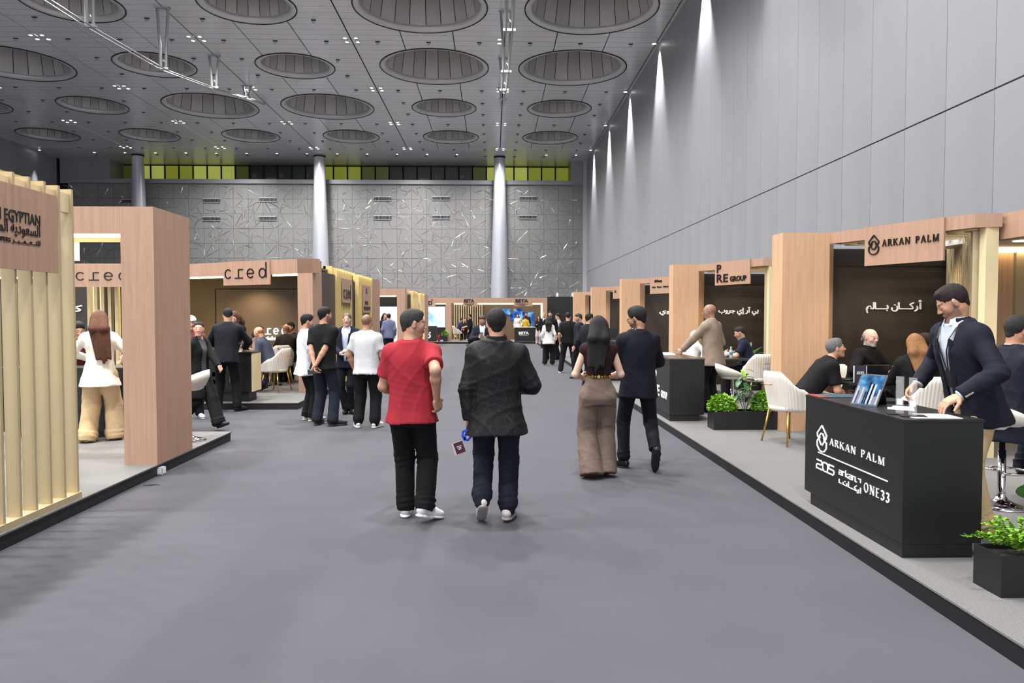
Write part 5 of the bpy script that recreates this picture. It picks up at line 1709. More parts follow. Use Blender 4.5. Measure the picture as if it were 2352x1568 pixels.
def make_hand(v, wrist, d, pn, side, s, curl=0.5, fine=True, spread=0.06):
    """wrist point, finger direction d, palm normal pn, side = +1 if the thumb lies along cross(d, pn)"""
    d = nrm(d); pn = np.array(pn, float); pn = nrm(pn - d * (pn @ d))
    w = np.cross(d, pn) * side            # towards the thumb
    P = lambda a, b, c: wrist + d * a * s + w * b * s + pn * c * s
    A = np.array([w, d, pn])
    v.el(P(0.048, 0.0, 0), np.array([0.042, 0.055, 0.017]) * s, A, 0.012)
    v.box(P(0.055, 0.0, 0), np.array([0.038, 0.042, 0.013]) * s, A, 0.011 * s, 0.012)
    if not fine:
        v.el(P(0.125, 0.0, 0.02 * curl), np.array([0.036, 0.05, 0.015]) * s, A, 0.02)
        v.rc(P(0.03, 0.035, 0.01), P(0.085, 0.06, 0.02), 0.012 * s, 0.010 * s, 0.01)
        return
    for off, L, r in ((0.030, 0.074, 0.0088), (0.010, 0.082, 0.0092), (-0.011, 0.076, 0.0088), (-0.031, 0.060, 0.0080)):
        p = P(0.092 - abs(off) * 0.15, off, 0)
        ang = 0.0
        fd = nrm(d + w * off * spread * 25)
        for seg, fr in enumerate((0.45, 0.31, 0.24)):
            ang += curl * (0.75, 0.95, 0.7)[seg]
            dd = fd * math.cos(ang) + pn * math.sin(ang)
            q = p + dd * L * fr * s
            v.rc(p, q, r * s * (1.0 - 0.08 * seg), r * s * (0.94 - 0.08 * seg), 0.004)
            p = q
    p = P(0.022, 0.030, 0.006)
    dd = nrm(d * 0.62 + w * 0.75 + pn * 0.25)
    q = p + dd * 0.036 * s
    v.rc(p, q, 0.0145 * s, 0.0115 * s, 0.012)
    dd = nrm(d * 0.85 + w * (0.35 - 0.4 * curl) + pn * (0.15 + 0.5 * curl))
    q2 = q + dd * 0.030 * s
    v.rc(q, q2, 0.0108 * s, 0.010 * s, 0.004)
    v.rc(q2, q2 + nrm(dd + pn * 0.3 * curl) * 0.024 * s, 0.0098 * s, 0.0085 * s, 0.004)

def make_shoe(J, side, ankle, toe_dir, pitch, spec, h, parent, s):
    """pitch > 0 lifts the heel (foot rotates about the toe)"""
    f = nrm(toe_dir); u = np.array([0, 0, 1.0]); r = np.cross(f, u)
    f2 = rotv(f, r, -pitch); u2 = rotv(u, r, -pitch)
    A = np.array([r, f2, u2])
    o = ankle - u2 * 0.085 * s
    P = lambda x, y, z: o + r * x * s + f2 * (y + 0.024) * s + u2 * z * s
    v = Vol(h)
    heel = spec.get('heel', 0.0)
    chunky = spec.get('chunky', False)
    b = 0.028 if chunky else 0.018
    w = 0.043 if chunky else 0.038
    v.rc(P(0, -0.055, b + 0.034), P(0.0, 0.10, b + 0.022), 0.037 * s, 0.036 * s, 0.02)
    v.el(P(0.004 * side, 0.135, b + 0.018), np.array([0.041, 0.068, 0.030]) * s, A, 0.03)
    v.rc(P(0, -0.045, b + 0.03), P(0, -0.035, b + 0.075 if chunky else b + 0.062), 0.037 * s, 0.038 * s, 0.02, flat=True)
    v.rc(P(0, -0.01, b + 0.05), P(0, 0.08, b + 0.03), 0.036 * s, 0.033 * s, 0.03)
    v.plane(P(0, 0, b * 0.6), -u2, o - 0.3, o + 0.3)
    sh = mesh_obj('shoe', v.mesh(), mat('shoe_%d_%d_%d' % tuple(spec['col']), lin(*spec['col']), spec.get('rough', 0.5), bump=0.05, bscale=150), parent)
    v = Vol(h)
    v.ec(P(0, -0.035, b * 0.5), P(0, 0.05, b * 0.5), u2, (b * 0.55 * s, 0.040 * s), (b * 0.5 * s, w * s), 0.02, pw=4)
    v.el(P(0, -0.045, b * 0.5), np.array([w * 0.95, 0.052, b * 0.62]) * s, A, 0.015)
    v.el(P(0.004 * side, 0.12, b * 0.5), np.array([w * 1.06, 0.092, b * 0.58]) * s, A, 0.02)
    v.plane(P(0, 0, b * 1.02), u2, o - 0.3, o + 0.3)
    v.plane(P(0, 0, 0), -u2, o - 0.3, o + 0.3)
    c = spec.get('sole', spec['col'])
    mesh_obj('sole', v.mesh(), mat('sole_%d_%d_%d' % tuple(c), lin(*c), 0.6), sh)
    return sh

def person(label, loc, face=0.0, H=1.75, build=1.0, z0=0.0, lean=0.0, side=0.0, twist=0.0, hip=None, hipf=0.0, head=(0, 0, 0), hands=None, feet=None, elbows=None, knees=None,
           skin=(196, 150, 122), hair=None, beard=None, top=None, legs=None, shoes=None, curl=(0.45, 0.45), palms=(None, None), hdir=(None, None), shirt=None, seed=1, group=None, belly=0.0, female=False, brow=None, sit=False, eyes=True, shrug=0.0, shoulders=None):
    """head = yaw (left +), pitch (down +), roll relative to the body; hands and feet: (right, forward, up) offsets from the standing point"""
    k = H / 1.75
    a = math.radians(face)
    fwd = np.array([-math.sin(a), math.cos(a), 0]); rgt = np.array([math.cos(a), math.sin(a), 0]); up = np.array([0, 0, 1.0])
    loc = np.array([loc[0], loc[1], z0], float)
    G = lambda r, f, u: loc + rgt * r + fwd * f + up * u
    dist = max(2.5, loc[1])
    hb = min(0.03, max(0.0085, dist * 0.00155))          # cloth grid
    hf = min(0.022, max(0.0056, dist * 0.00105))         # head grid
    hh_ = min(0.02, max(0.0048, dist * 0.0008))          # hand grid
    fine = dist < 13.5
    root = thing('person', label, 'person', loc, group=group)
    # ---- skeleton
    hipz = 0.525 * H if hip is None else hip
    pel = G(0, hipf, hipz)
    tdir = rotv(up, rgt, -lean); tdir = rotv(tdir, fwd, side)
    tw = lambda v: rotv(v, tdir, twist)
    srgt = tw(rgt); sfw = nrm(np.cross(tdir, srgt))
    neck = pel + tdir * 0.318 * H
    sw = (0.084 if female else 0.094) * H * (0.85 + 0.15 * build)
    shz = 0.050 * H - shrug
    shL = neck - tdir * shz - srgt * sw; shR = neck - tdir * shz + srgt * sw
    hw = (0.053 if not female else 0.055) * H
    hpL = pel - rgt * hw - up * 0.02; hpR = pel + rgt * hw - up * 0.02
    ua, fa = 0.168 * H, 0.150 * H
    th, sk = 0.243 * H, 0.238 * H
    hands = hands or {}
    hl = hands.get('L', (-0.24 * k, 0.04, 0.50 * H)); hr = hands.get('R', (0.24 * k, 0.04, 0.50 * H))
    tl = np.array(hl[1:]) if hl[0] == 'w' else G(*hl)
    tr = np.array(hr[1:]) if hr[0] == 'w' else G(*hr)
    el_ = elbows or {}
    pL = el_.get('L', (-0.5, -1, -0.3)); pR = el_.get('R', (0.5, -1, -0.3))
    vec = lambda q: rgt * q[0] + fwd * q[1] + up * q[2]
    eL, wL = ik(shL, tl, ua, fa, vec(pL)); eR, wR = ik(shR, tr, ua, fa, vec(pR))
    feet = feet or {}
    fl = feet.get('L', (-0.11, 0.0, 0.0, 8, 0)); fr = feet.get('R', (0.11, 0.0, 0.0, -8, 0))
    kn = knees or {}
    AN = {}
    for sd, ft, hp in (('L', fl, hpL), ('R', fr, hpR)):
        if ft[0] == 'w':
            p = np.array(ft[1:4]); yaw, pitch = ft[4], ft[5]
        else:
            yaw, pitch = ft[3], ft[4]; pr_ = math.radians(pitch); p = G(ft[0], ft[1], ft[2] + (0.085 * math.cos(pr_) + 0.19 * math.sin(max(0, pr_)) + 0.07 * math.sin(max(0, -pr_))) * k)
        kk, an = ik(hp, p, th, sk, vec(kn.get(sd, (0.05 if sd == 'R' else -0.05, 1, 0))))
        AN[sd] = (hp, kk, an, rotv(fwd, up, yaw), pitch)
    # ---- head frame
    hs = 0.232 * (0.55 * k + 0.45) * (0.96 if female else 1.0)
    hfw = rotv(sfw, tdir, head[0])
    hup = nrm(up * 0.75 + tdir * 0.25)
    hfw = nrm(hfw - hup * (hfw @ hup))
    hr_ = np.cross(hfw, hup)
    hfw = rotv(hfw, hr_, -head[1]); hup = rotv(hup, hr_, -head[1])
    if head[2]:
        hup = rotv(hup, hfw, head[2]); hr_ = np.cross(hfw, hup)
    hc = neck + tdir * 0.016 * H + nrm(up * 0.8 + tdir * 0.2) * 0.068 * H + (hfw - hup * (hfw @ hup)) * 0.018 + sfw * 0.012
    HA = np.array([hr_, hfw, hup])
    HP = lambda x, y, z: hc + (hr_ * x + hfw * y + hup * z) * hs
    sk_col = np.array(lin(*skin)[:3])
    # ---- body: head
    v = Vol(hf)
    v.el(HP(0, -0.07, 0.13), np.array([0.325, 0.415, 0.365]) * hs, HA, 0.01)
    v.el(HP(0, 0.09, -0.10), np.array([0.265, 0.285, 0.36]) * hs, HA, 0.03)
    v.el(HP(0, 0.235, -0.395), np.array([0.14, 0.125, 0.105]) * hs, HA, 0.02)
    for q in (-1, 1):
        v.rc(HP(q * 0.215, -0.05, -0.23), HP(q * 0.07, 0.24, -0.41), 0.07 * hs, 0.07 * hs, 0.02)
        v.el(HP(q * 0.165, 0.245, -0.09), np.array([0.10, 0.09, 0.10]) * hs, HA, 0.02)
    v.rc(HP(-0.15, 0.335, 0.085), HP(0.15, 0.335, 0.085), 0.045 * hs, 0.045 * hs, 0.015)
    if fine:
        for q in (-1, 1):
            v.el(HP(q * 0.145, 0.415, 0.01), np.array([0.085, 0.07, 0.055]) * hs, HA, 0.008, 's')
            v.el(HP(q * 0.142, 0.315, 0.012), np.array([0.075, 0.055, 0.055]) * hs, HA, 0.004)
    v.rc(HP(0, 0.365, 0.05), HP(0, 0.452, -0.115), 0.032 * hs, 0.045 * hs, 0.012)
    for q in (-1, 1):
        v.el(HP(q * 0.052, 0.400, -0.128), np.array([0.040, 0.050, 0.034]) * hs, HA, 0.006)
        v.el(HP(q * 0.325, -0.03, -0.02), np.array([0.035, 0.085, 0.14]) * hs, np.array([nrm(hr_ - hfw * 0.45 * q), hfw, hup]), 0.008)
        if fine:
            v.el(HP(q * 0.385, 0.0, -0.02), np.array([0.03, 0.045, 0.075]) * hs, HA, 0.006, 's')
    v.el(HP(0, 0.365, -0.225), np.array([0.105, 0.055, 0.028]) * hs, HA, 0.006)
    v.el(HP(0, 0.355, -0.275), np.array([0.088, 0.055, 0.030]) * hs, HA, 0.006)
    nb = neck - tdir * 0.02
    v.rc(HP(0, -0.12, -0.22), nb, (0.205 if female else 0.235) * hs, (0.225 if female else 0.26) * hs * (0.9 + 0.1 * build), 0.03)
    v.rc(nb, neck - tdir * 0.09, 0.07, 0.09, 0.03)
    hv, hq = v.mesh()
    lc = (hv - hc) @ HA.T / hs
    colr = np.tile(sk_col, (len(hv), 1))
    def blend(m, c, amt=1.0):
        m = np.clip(m, 0, 1)[:, None] * amt
        colr[:] = colr * (1 - m) + np.array(c) * m
    lip = sk_col * np.array([0.85, 0.55, 0.52])
    blend((np.abs(lc[:, 2] + 0.248) < 0.045) * (np.abs(lc[:, 0]) < 0.10) * (lc[:, 1] > 0.30), lip, 0.8)
    hcol = np.array(lin(*(hair['col'] if hair else (40, 30, 26)))[:3])
    bc = np.array(lin(*(brow or (hair['col'] if hair else (45, 35, 30))))[:3])
    ax_ = np.abs(lc[:, 0])
    blend((np.abs(lc[:, 2] - (0.115 - 0.06 * np.abs(ax_ - 0.14))) < 0.022) * (ax_ > 0.055) * (ax_ < 0.225) * (lc[:, 1] > 0.22), bc, 0.85)
    if beard:
        bcol = np.array(lin(*beard[0])[:3])
        sm = lambda q, w=0.035: np.clip(q / w + 0.5, 0, 1)
        jit = 0.012 * np.sin(lc[:, 0] * 90) * np.sin(lc[:, 2] * 80)
        line = -0.17 - 0.09 * np.clip((lc[:, 1] - 0.05) / 0.3, 0, 1) + 0.16 * sm(0.07 - lc[:, 1], 0.08)
        m = sm(line + jit - lc[:, 2]) * sm(lc[:, 1] + 0.03, 0.06) * sm(lc[:, 2] + 0.50, 0.05)
        m = m * (1 - sm(0.035 - np.abs(lc[:, 2] + 0.25), 0.02) * sm(0.09 - ax_, 0.02) * (lc[:, 1] > 0.28))
        m = np.maximum(m, sm(0.03 - np.abs(lc[:, 2] + 0.193), 0.02) * sm(0.13 - ax_, 0.02) * (lc[:, 1] > 0.28))
        blend(m * 1.0, bcol, beard[1])
    if hair and hair['kind'] == 'buzz':
        m = (lc[:, 2] > 0.02 + 0.55 * np.clip(lc[:, 1] - hair.get('front', 0.05), 0, 1) + 0.0) * (lc[:, 1] < hair.get('lim', 0.30)) + (lc[:, 1] < -0.05) * (lc[:, 2] > -0.20 + 0.2 * (lc[:, 1] > -0.15))
        m = np.clip(m, 0, 1) * (np.abs(lc[:, 0]) < 0.345)
        blend(m, hcol, hair.get('amt', 0.6))
    parts = [(hv, hq, colr)]
    # ---- body: arms with hands, trunk and legs
    bs = 0.88 + 0.12 * build
    if fine or (top and top['kind'] in ('tshirt', 'sleeveless', 'polo')):
        arms = (('L', shL, eL, wL, -1), ('R', shR, eR, wR, 1))
    else:
        arms = (('L', shL, eL, wL, -1), ('R', shR, eR, wR, 1))
    for i, (sd, s_, e_, w_, q) in enumerate(arms):
        v = Vol(hh_)
        fk = 0.86 if female else 1.0
        v.rc(s_, e_, 0.050 * bs * fk, 0.042 * bs * fk, 0.02)
        mid = e_ + (w_ - e_) * 0.3
        v.rc(e_, mid, 0.041 * bs * fk, 0.043 * bs * fk, 0.02)
        v.rc(mid, w_, 0.043 * bs * fk, 0.027 * fk, 0.02)
        d = nrm(w_ - e_)
        hd = nrm(vec(hdir[i])) if hdir[i] is not None else d
        pn = vec(palms[i]) if palms[i] is not None else (-q * rgt)
        w0 = np.cross(hd, nrm(pn - hd * (pn @ hd)))
        thumb = 1 if (w0 @ (fwd + up * 0.3)) > 0 else -1
        make_hand(v, w_, hd, pn, thumb, (1.05 if not female else 0.9) * k, curl[i], fine)
        av, aq = v.mesh()
        parts.append((av, aq, sk_col))
    v = Vol(max(hb * 1.4, 0.02))
    chest = pel + tdir * 0.225 * H; bel = pel + tdir * 0.09 * H
    T = np.array([srgt, sfw, tdir])
    v.el(chest, np.array([0.145, 0.095, 0.15]) * k * bs, T, 0.05)
    v.el(bel, np.array([0.125, 0.085, 0.14]) * k * bs, T, 0.05)
    v.el(pel, np.array([0.135, 0.09, 0.10]) * k * bs, T, 0.05)
    for sd in 'LR':
        hp, kk, an, td, pt = AN[sd]
        v.rc(hp, kk, 0.062 * k, 0.045 * k, 0.03); v.rc(kk, an, 0.045 * k, 0.032 * k, 0.03)
    for s_, q in ((shL, -1), (shR, 1)):
        v.rc(neck - tdir * 0.03, s_, 0.035, 0.042, 0.03)
    tv, tq = v.mesh()
    parts.append((tv, tq, sk_col))
    V, Q, C = join_vq(parts)
    body = mesh_obj('body', (V, Q), SKIN, root, C)
    # ---- eyes
    if eyes and dist < 16:
        for q in (-1, 1):
            c = HP(q * 0.142, 0.322, 0.012)
            e = MB()
            r = 0.052 * hs
            e.obox(c + hfw * r * 0.98, hr_ * 0.055 * hs, hup * 0.022 * hs, hfw * 0.001)
            o = e.build('eye', mat('eye_white', lin(206, 196, 186), 0.3), body)
            MB().obox(c + hfw * (r + 0.0012), hr_ * 0.022 * hs, hup * 0.022 * hs, hfw * 0.0006).build('iris', mat('iris', lin(38, 24, 18), 0.2), body)
    # ---- trousers
    S = bs
    if legs:
        lk = legs.get('fit', 1.0)
        v = Vol(hb)
        pf = 1.06 if female else 1.0
        if sit:
            v.el(pel + up * 0.01, np.array([0.168 * pf, 0.124, 0.125]) * k * S, T, 0.04)
            v.el(pel - fwd * 0.03 * k - up * 0.02, np.array([0.155 * pf, 0.11, 0.09]) * k * S, np.array([rgt, fwd, up]), 0.04)
        else:
            rs = legs.get('rise', 0.06) * H
            st = [(-0.13 * k, 0.155, 0.105, -0.012), (-0.06 * k, 0.172 * pf, 0.124, -0.020), (0.0, 0.166 * pf, 0.119, -0.012), (rs * 0.6, 0.154 if not female else 0.150, 0.108, -0.004), (rs, 0.148 if not female else 0.130, 0.102 if not female else 0.100, 0.0)]
            v.stack(pel, T, [(t, a * k * S, b * k * S, c * k) for t, a, b, c in st], 0.03)
        for sd in 'LR':
            hp, kk, an, td, pt = AN[sd]
            fl_ = legs.get('flare', 0.0)
            rk = (0.076 + fl_ * 0.6) * k * lk; ra = (0.066 + fl_) * k * lk
            v.rc(hp, kk, 0.096 * k * S * (0.8 + 0.2 * lk) + fl_ * 0.2, rk, 0.03)
            hem = an + (an - kk) / np.linalg.norm(an - kk) * legs.get('drop', 0.035) if not legs.get('short') else an
            if legs.get('cuff'):
                c0 = kk + (hem - kk) * 0.80
                v.rc(kk, c0, rk, ra * 1.08, 0.02)
                v.rc(c0, kk + (hem - kk) * 0.93, ra * 1.05, ra * 0.80, 0.02)
                v.rc(c0 + (hem - kk) * 0.10, hem, 0.044 * k, 0.042 * k, 0.01, flat=True)
            else:
                v.rc(kk, hem, rk, ra, 0.02, flat=True)
                if legs.get('bunch', True) and pt < 30:
                    for q in (0.80, 0.90):
                        c = kk + (hem - kk) * q
                        v.el(c + td * 0.004, np.array([ra * 1.07, ra * 1.07, 0.020]), np.array([np.cross(nrm(hem - kk), td), td, nrm(hem - kk)]), 0.02)
        jts = []
        for sd in 'LR':
            hp, kk, an, td, pt = AN[sd]
            jts += [(kk - td * 0.03, nrm(an - kk), 0.075, 0.010), (kk + (an - kk) * 0.86, nrm(an - kk), 0.07, 0.012), (hp - up * 0.07, nrm(rgt * (1 if sd == 'R' else -1) + up), 0.07, 0.006)]
        mesh_obj('trousers', v.mesh(folds(seed, legs.get('fold', 0.007), 10, 0.5, jts)), cloth(legs['col'], kind=legs.get('cloth', 'plain')), root)
    # ---- shoes
    if shoes:
        for sd, q in (('L', -1), ('R', 1)):
            hp, kk, an, td, pt = AN[sd]
            if shoes.get('only') and sd not in shoes['only']: continue
            make_shoe(None, q, an, td, pt, shoes, min(0.012, max(0.0055, dist * 0.001)), root, k * (0.9 if female else 1.0))
    # ---- upper clothes
    def torso(v, g, hem, flare=0.0, neckcut=0.085, hw_=None):
        """g = extra thickness; hem = length below the hip point"""
        if female:
            st = [(-hem, 0.172 + flare, 0.125 + flare, -0.01), (0.0, 0.170, 0.122, -0.012), (0.05 * H, 0.150, 0.108, -0.004), (0.10 * H, 0.126 + belly * 0.3, 0.096 + belly * 0.5, 0.0), (0.16 * H, 0.132, 0.104, 0.012), (0.215 * H, 0.150, 0.118, 0.018), (0.26 * H, 0.142, 0.096, 0.0), (0.295 * H, 0.10, 0.080, 0.0), (0.318 * H, 0.065, 0.066, 0.0)]
        else:
            st = [(-hem, 0.176 + flare, 0.126 + flare, -0.004), (0.0, 0.174, 0.126, -0.008), (0.09 * H, 0.162 + belly * 0.4, 0.116 + belly * 0.7, belly * 0.6), (0.16 * H, 0.168 + belly * 0.1, 0.120 + belly * 0.3, belly * 0.3), (0.22 * H, 0.176, 0.122, 0.004), (0.262 * H, 0.160, 0.106, 0.0), (0.295 * H, 0.110, 0.086, 0.0), (0.318 * H, 0.068, 0.070, 0.0)]
        if hem < 0: st = [q for q in st[1:] if q[0] > -hem + 0.01]; st = [(-hem, st[0][1], st[0][2], st[0][3])] + st
        st = [(t if i == 0 else t, (a + g) * k * S, (b + g) * k * S, c * k) for i, (t, a, b, c) in enumerate(st)]
        v.stack(pel, T, st, 0.02)
        for s_, q in ((shL, -1), (shR, 1)):
            fk = 0.88 if female else 1.0
            v.rc(neck - tdir * 0.012 * k, s_ + tdir * 0.004, (0.048 + g * 0.6) * k * fk, (0.056 + g * 0.7) * k * S * fk, 0.05)
            v.rc(chest + srgt * q * 0.08 * k - tdir * 0.02, s_ - tdir * 0.015, 0.080 * k * S * fk, (0.052 + g * 0.6) * k * S * fk, 0.05)
        hemp = pel - tdir * hem
        if neckcut:
            v.el(neck + tdir * 0.062 + sfw * 0.022, np.array([neckcut * 0.92, neckcut * 0.98, 0.075]), T, 0.008, 's')
        return hemp
    def sleeves(v, g, upto, r2=None, only=None):
        """upto: fraction along the arm, 0.5 = elbow, 1 = wrist"""
        for i, (sd, s_, e_, w_, q) in enumerate(arms):
            fk = 0.86 if female else 1.0
            if upto <= 0.5:
                e2 = s_ + (e_ - s_) * (upto / 0.5)
                v.rc(s_, e2, (0.055 + g * 0.8) * k * S * fk, ((0.058 + g) if r2 is None else r2) * k * S * fk, 0.035, flat=True)
            else:
                v.rc(s_, e_, (0.054 + g * 0.8) * k * S * fk, (0.049 + g) * k * S * fk, 0.035)
                w2 = e_ + (w_ - e_) * ((upto - 0.5) / 0.5)
                v.rc(e_, w2, (0.050 + g) * k * S * fk, ((0.036 + g) if r2 is None else r2) * k * fk, 0.015, flat=True)
    big = 0.4
    tj = []
    for sd, s_, e_, w_, q in arms:
        tj += [(e_, nrm(w_ - s_), 0.06, 0.011), (s_ - tdir * 0.09 - srgt * q * 0.02, nrm(srgt * q + tdir), 0.06, 0.006), (e_ + (w_ - e_) * 0.8, nrm(w_ - e_), 0.05, 0.006)]
    tj.append((bel, tdir, 0.11, 0.006))
    if top:
        kd = top['kind']
        mt = top.get('mat') or cloth(top['col'], kind=top.get('cloth', 'plain'))
        v = Vol(hb)
        if kd in ('tshirt', 'polo'):
            torso(v, 0.012, top.get('hem', 0.08), top.get('flare', 0.012))
            sleeves(v, 0.012, top.get('sleeve', 0.36))
            o = mesh_obj('shirt', v.mesh(folds(seed + 3, top.get('fold', 0.009), 9, 0.6, tj)), mt, root)
            v = Vol(hb * 0.55)
            v.ec(neck - tdir * 0.012 + sfw * 0.010, neck + tdir * 0.016 + sfw * 0.012, srgt, (0.083, 0.086), (0.074, 0.078), 0.004)
            v.ec(neck - tdir * 0.04 + sfw * 0.010, neck + tdir * 0.04 + sfw * 0.014, srgt, (0.074, 0.078), (0.064, 0.068), 0.003, 's')
            mesh_obj('collar', v.mesh(), mt if not top.get('collar') else cloth(top['collar']), o)
        elif kd == 'sleeveless':
            torso(v, 0.004, -0.155, -0.02, 0.078)
            for q, s_ in ((-1, shL), (1, shR)):
                v.rc(s_ - srgt * q * 0.05, s_ - srgt * q * 0.005, 0.058, 0.056, 0.02, flat=True)
            o = mesh_obj('blouse', v.mesh(folds(seed + 3, 0.008, 9, 0.8, tj)), mt, root)
        elif kd in ('jacket', 'blazer', 'coat', 'shirt', 'hoodie'):
            g = {'jacket': 0.022, 'blazer': 0.018, 'coat': 0.026, 'shirt': 0.013, 'hoodie': 0.022}[kd]
            hem = top.get('hem', 0.11)
            torso(v, g, hem, top.get('flare', 0.018), 0.080)
            if top.get('open'):
                # front opening showing the shirt
                w0, w1, zl = top['open']
                base = pel + tdir * zl * H
                def wedge(X, Y, Z):
                    px, py, pz = X - base[0], Y - base[1], Z - base[2]
                    x = np.abs(px * srgt[0] + py * srgt[1] + pz * srgt[2]); y = px * sfw[0] + py * sfw[1] + pz * sfw[2]; z = px * tdir[0] + py * tdir[1] + pz * tdir[2]
                    ww = w0 + (w1 - w0) * np.clip(z / (0.26 * H), 0, 1.2)
                    return np.maximum(x - ww, np.maximum(0.02 - y, -(z + top.get('below', 0.0))))
                v.add(wedge, pel - big, pel + big + up * 0.4, 0.006, 's')
            sleeves(v, g * 0.75, top.get('sleeve', 0.985))
            if top.get('vent'):
                hp_ = pel - tdir * hem
                v.box(hp_ - sfw * 0.13 * k, (0.006, 0.08, 0.10), np.array([srgt, sfw, tdir]), 0.002, 0.004, 's')
            o = mesh_obj({'jacket': 'jacket', 'blazer': 'jacket', 'coat': 'coat', 'shirt': 'shirt', 'hoodie': 'hoodie'}[kd], v.mesh(folds(seed + 3, top.get('fold', 0.009), 9, 0.6, tj)), mt, root)
            # collar
            v = Vol(hb * 0.55)
            hi_ = 0.055 if kd == 'jacket' and top.get('stand') else 0.034
            v.ec(neck - tdir * 0.03 + sfw * 0.005, neck + tdir * hi_ - sfw * 0.004, srgt, (0.096, 0.100), (0.080, 0.082), 0.006)
            v.ec(neck - tdir * 0.06 + sfw * 0.01, neck + tdir * 0.09, srgt, (0.082, 0.088), (0.064, 0.068), 0.004, 's')
            if not top.get('stand'):
                v.plane(neck + sfw * 0.052, sfw, neck - 0.3, neck + 0.3)
            mesh_obj('collar', v.mesh(), mt, o)
            if top.get('lapel'):
                zl = top['open'][2]
                for q in (-1, 1):
                    L_ = MB()
                    def fp(x, z):     # point on the chest front
                        p = pel + tdir * z * H + srgt * q * x
                        depth = (np.interp(z, [0.0, 0.22, 0.262, 0.295], [0.122, 0.122, 0.106, 0.088]) + g + belly * 0.5) * k * S * math.sqrt(max(0.05, 1 - (x / (0.175 * k * S)) ** 2)) + 0.004
                        return p + sfw * depth
                    pts = [fp(0.014, zl), fp(0.052, 0.20), fp(0.060, 0.272), fp(0.088, 0.262), fp(0.098, 0.236), fp(0.052, zl + 0.03)]
                    pts2 = [p + sfw * 0.007 for p in pts]
                    L_.add(pts2 + pts, [(0, 1, 2, 3, 4, 5)] + [(i, (i + 1) % 6, 6 + (i + 1) % 6, 6 + i) for i in range(6)])
                    L_.build('lapel', mt, o)
            if kd == 'hoodie' or top.get('hoodup'):
                v = Vol(hf * 1.2)
                v.el(HP(0, -0.10, 0.05), np.array([0.40, 0.48, 0.50]) * hs, HA, 0.03)
                v.rc(HP(0, -0.15, -0.25), neck - tdir * 0.02, 0.085, 0.10, 0.04)
                v.el(HP(0, 0.42, -0.06), np.array([0.33, 0.42, 0.46]) * hs, HA, 0.02, 's')
                mesh_obj('hood', v.mesh(), mt, o)
    if shirt:
        v = Vol(hb)
        torso(v, 0.002, shirt.get('hem', -0.02), 0.0, 0.075)
        o = mesh_obj('shirt', v.mesh(), cloth(shirt['col']), root)
        v = Vol(hb * 0.55)
        v.ec(neck - tdir * 0.02 + sfw * 0.010, neck + tdir * 0.040 - sfw * 0.002, srgt, (0.083, 0.090), (0.070, 0.072), 0.006)
        v.ec(neck - tdir * 0.05 + sfw * 0.014, neck + tdir * 0.09, srgt, (0.074, 0.080), (0.058, 0.060), 0.003, 's')
        if shirt.get('openneck', True):
            p = neck + sfw * 0.07
            v.box(p, (0.026, 0.07, 0.09), T, 0.004, 0.006, 's')
        mesh_obj('collar', v.mesh(), cloth(shirt['col']), o)
        for i, (sd, s_, e_, w_, q) in enumerate(arms):
            if dist < 14 and shirt.get('cuffs', True):
                v = Vol(hh_ * 1.3)
                c0 = e_ + (w_ - e_) * 0.90; c1 = e_ + (w_ - e_) * 1.03
                v.rc(c0, c1, 0.037 * k, 0.038 * k, 0.004, flat=True, flata=True)
                mesh_obj('cuff', v.mesh(), cloth(shirt['col']), o)
        if shirt.get('tie'):
            MB().add([pel + tdir * z * H + srgt * x * k + sfw * (0.135 + 0.01 * (z < 0.2)) * k * S for z, x in ((0.285, -0.02), (0.285, 0.02), (0.10, 0.035), (0.085, 0.0), (0.10, -0.035))], [(0, 1, 2, 3, 4)]).build('tie', cloth(shirt['tie']), o)
    # ---- hair
    if hair and hair['kind'] in ('short', 'long', 'bun', 'fringe'):
        hm = hair_mat(hair['col'])
        v = Vol(hf * 1.05)
        vo = hair.get('vol', 0.045)
        v.el(HP(0, -0.075, 0.145 + vo * 0.5), np.array([0.325 + vo * 0.55, 0.415 + vo * 0.6, 0.365 + vo * 0.9]) * hs, HA, 0.01)
        v.rc(HP(0, -0.18, 0.0), HP(0, -0.22, -0.18), 0.255 * hs, 0.19 * hs, 0.03)
        if hair['kind'] == 'short':
            v.el(HP(0, 0.14, 0.36 + vo), np.array([0.22, 0.17, 0.085 + vo * 0.6]) * hs, HA, 0.03)
        lo_, hi2 = hc - 0.4, hc + 0.4
        fr_ = hair.get('front', 0.30)
        def hl(X, Y, Z):
            px, py, pz = (X - hc[0]) / hs, (Y - hc[1]) / hs, (Z - hc[2]) / hs
            y = px * hfw[0] + py * hfw[1] + pz * hfw[2]; z = px * hup[0] + py * hup[1] + pz * hup[2]
            d1 = (y - 0.13) * 0.86 - (z + 0.08) * 0.50 * (0.36 / max(0.1, fr_ + 0.06))
            d2 = -(z + 0.10 - (y - 0.10) * 0.52)
            return -np.maximum(d1, d2) * hs
        if hair['kind'] == 'short':
            v.add(hl, lo_, hi2, 0.006, 's')
        else:
            def hl2(X, Y, Z):
                px, py, pz = (X - hc[0]) / hs, (Y - hc[1]) / hs, (Z - hc[2]) / hs
                y = px * hfw[0] + py * hfw[1] + pz * hfw[2]; z = px * hup[0] + py * hup[1] + pz * hup[2]
                return -((y - 0.10) * 0.9 - (z + 0.12) * 0.42) * hs
            v.add(hl2, lo_, hi2, 0.006, 's')
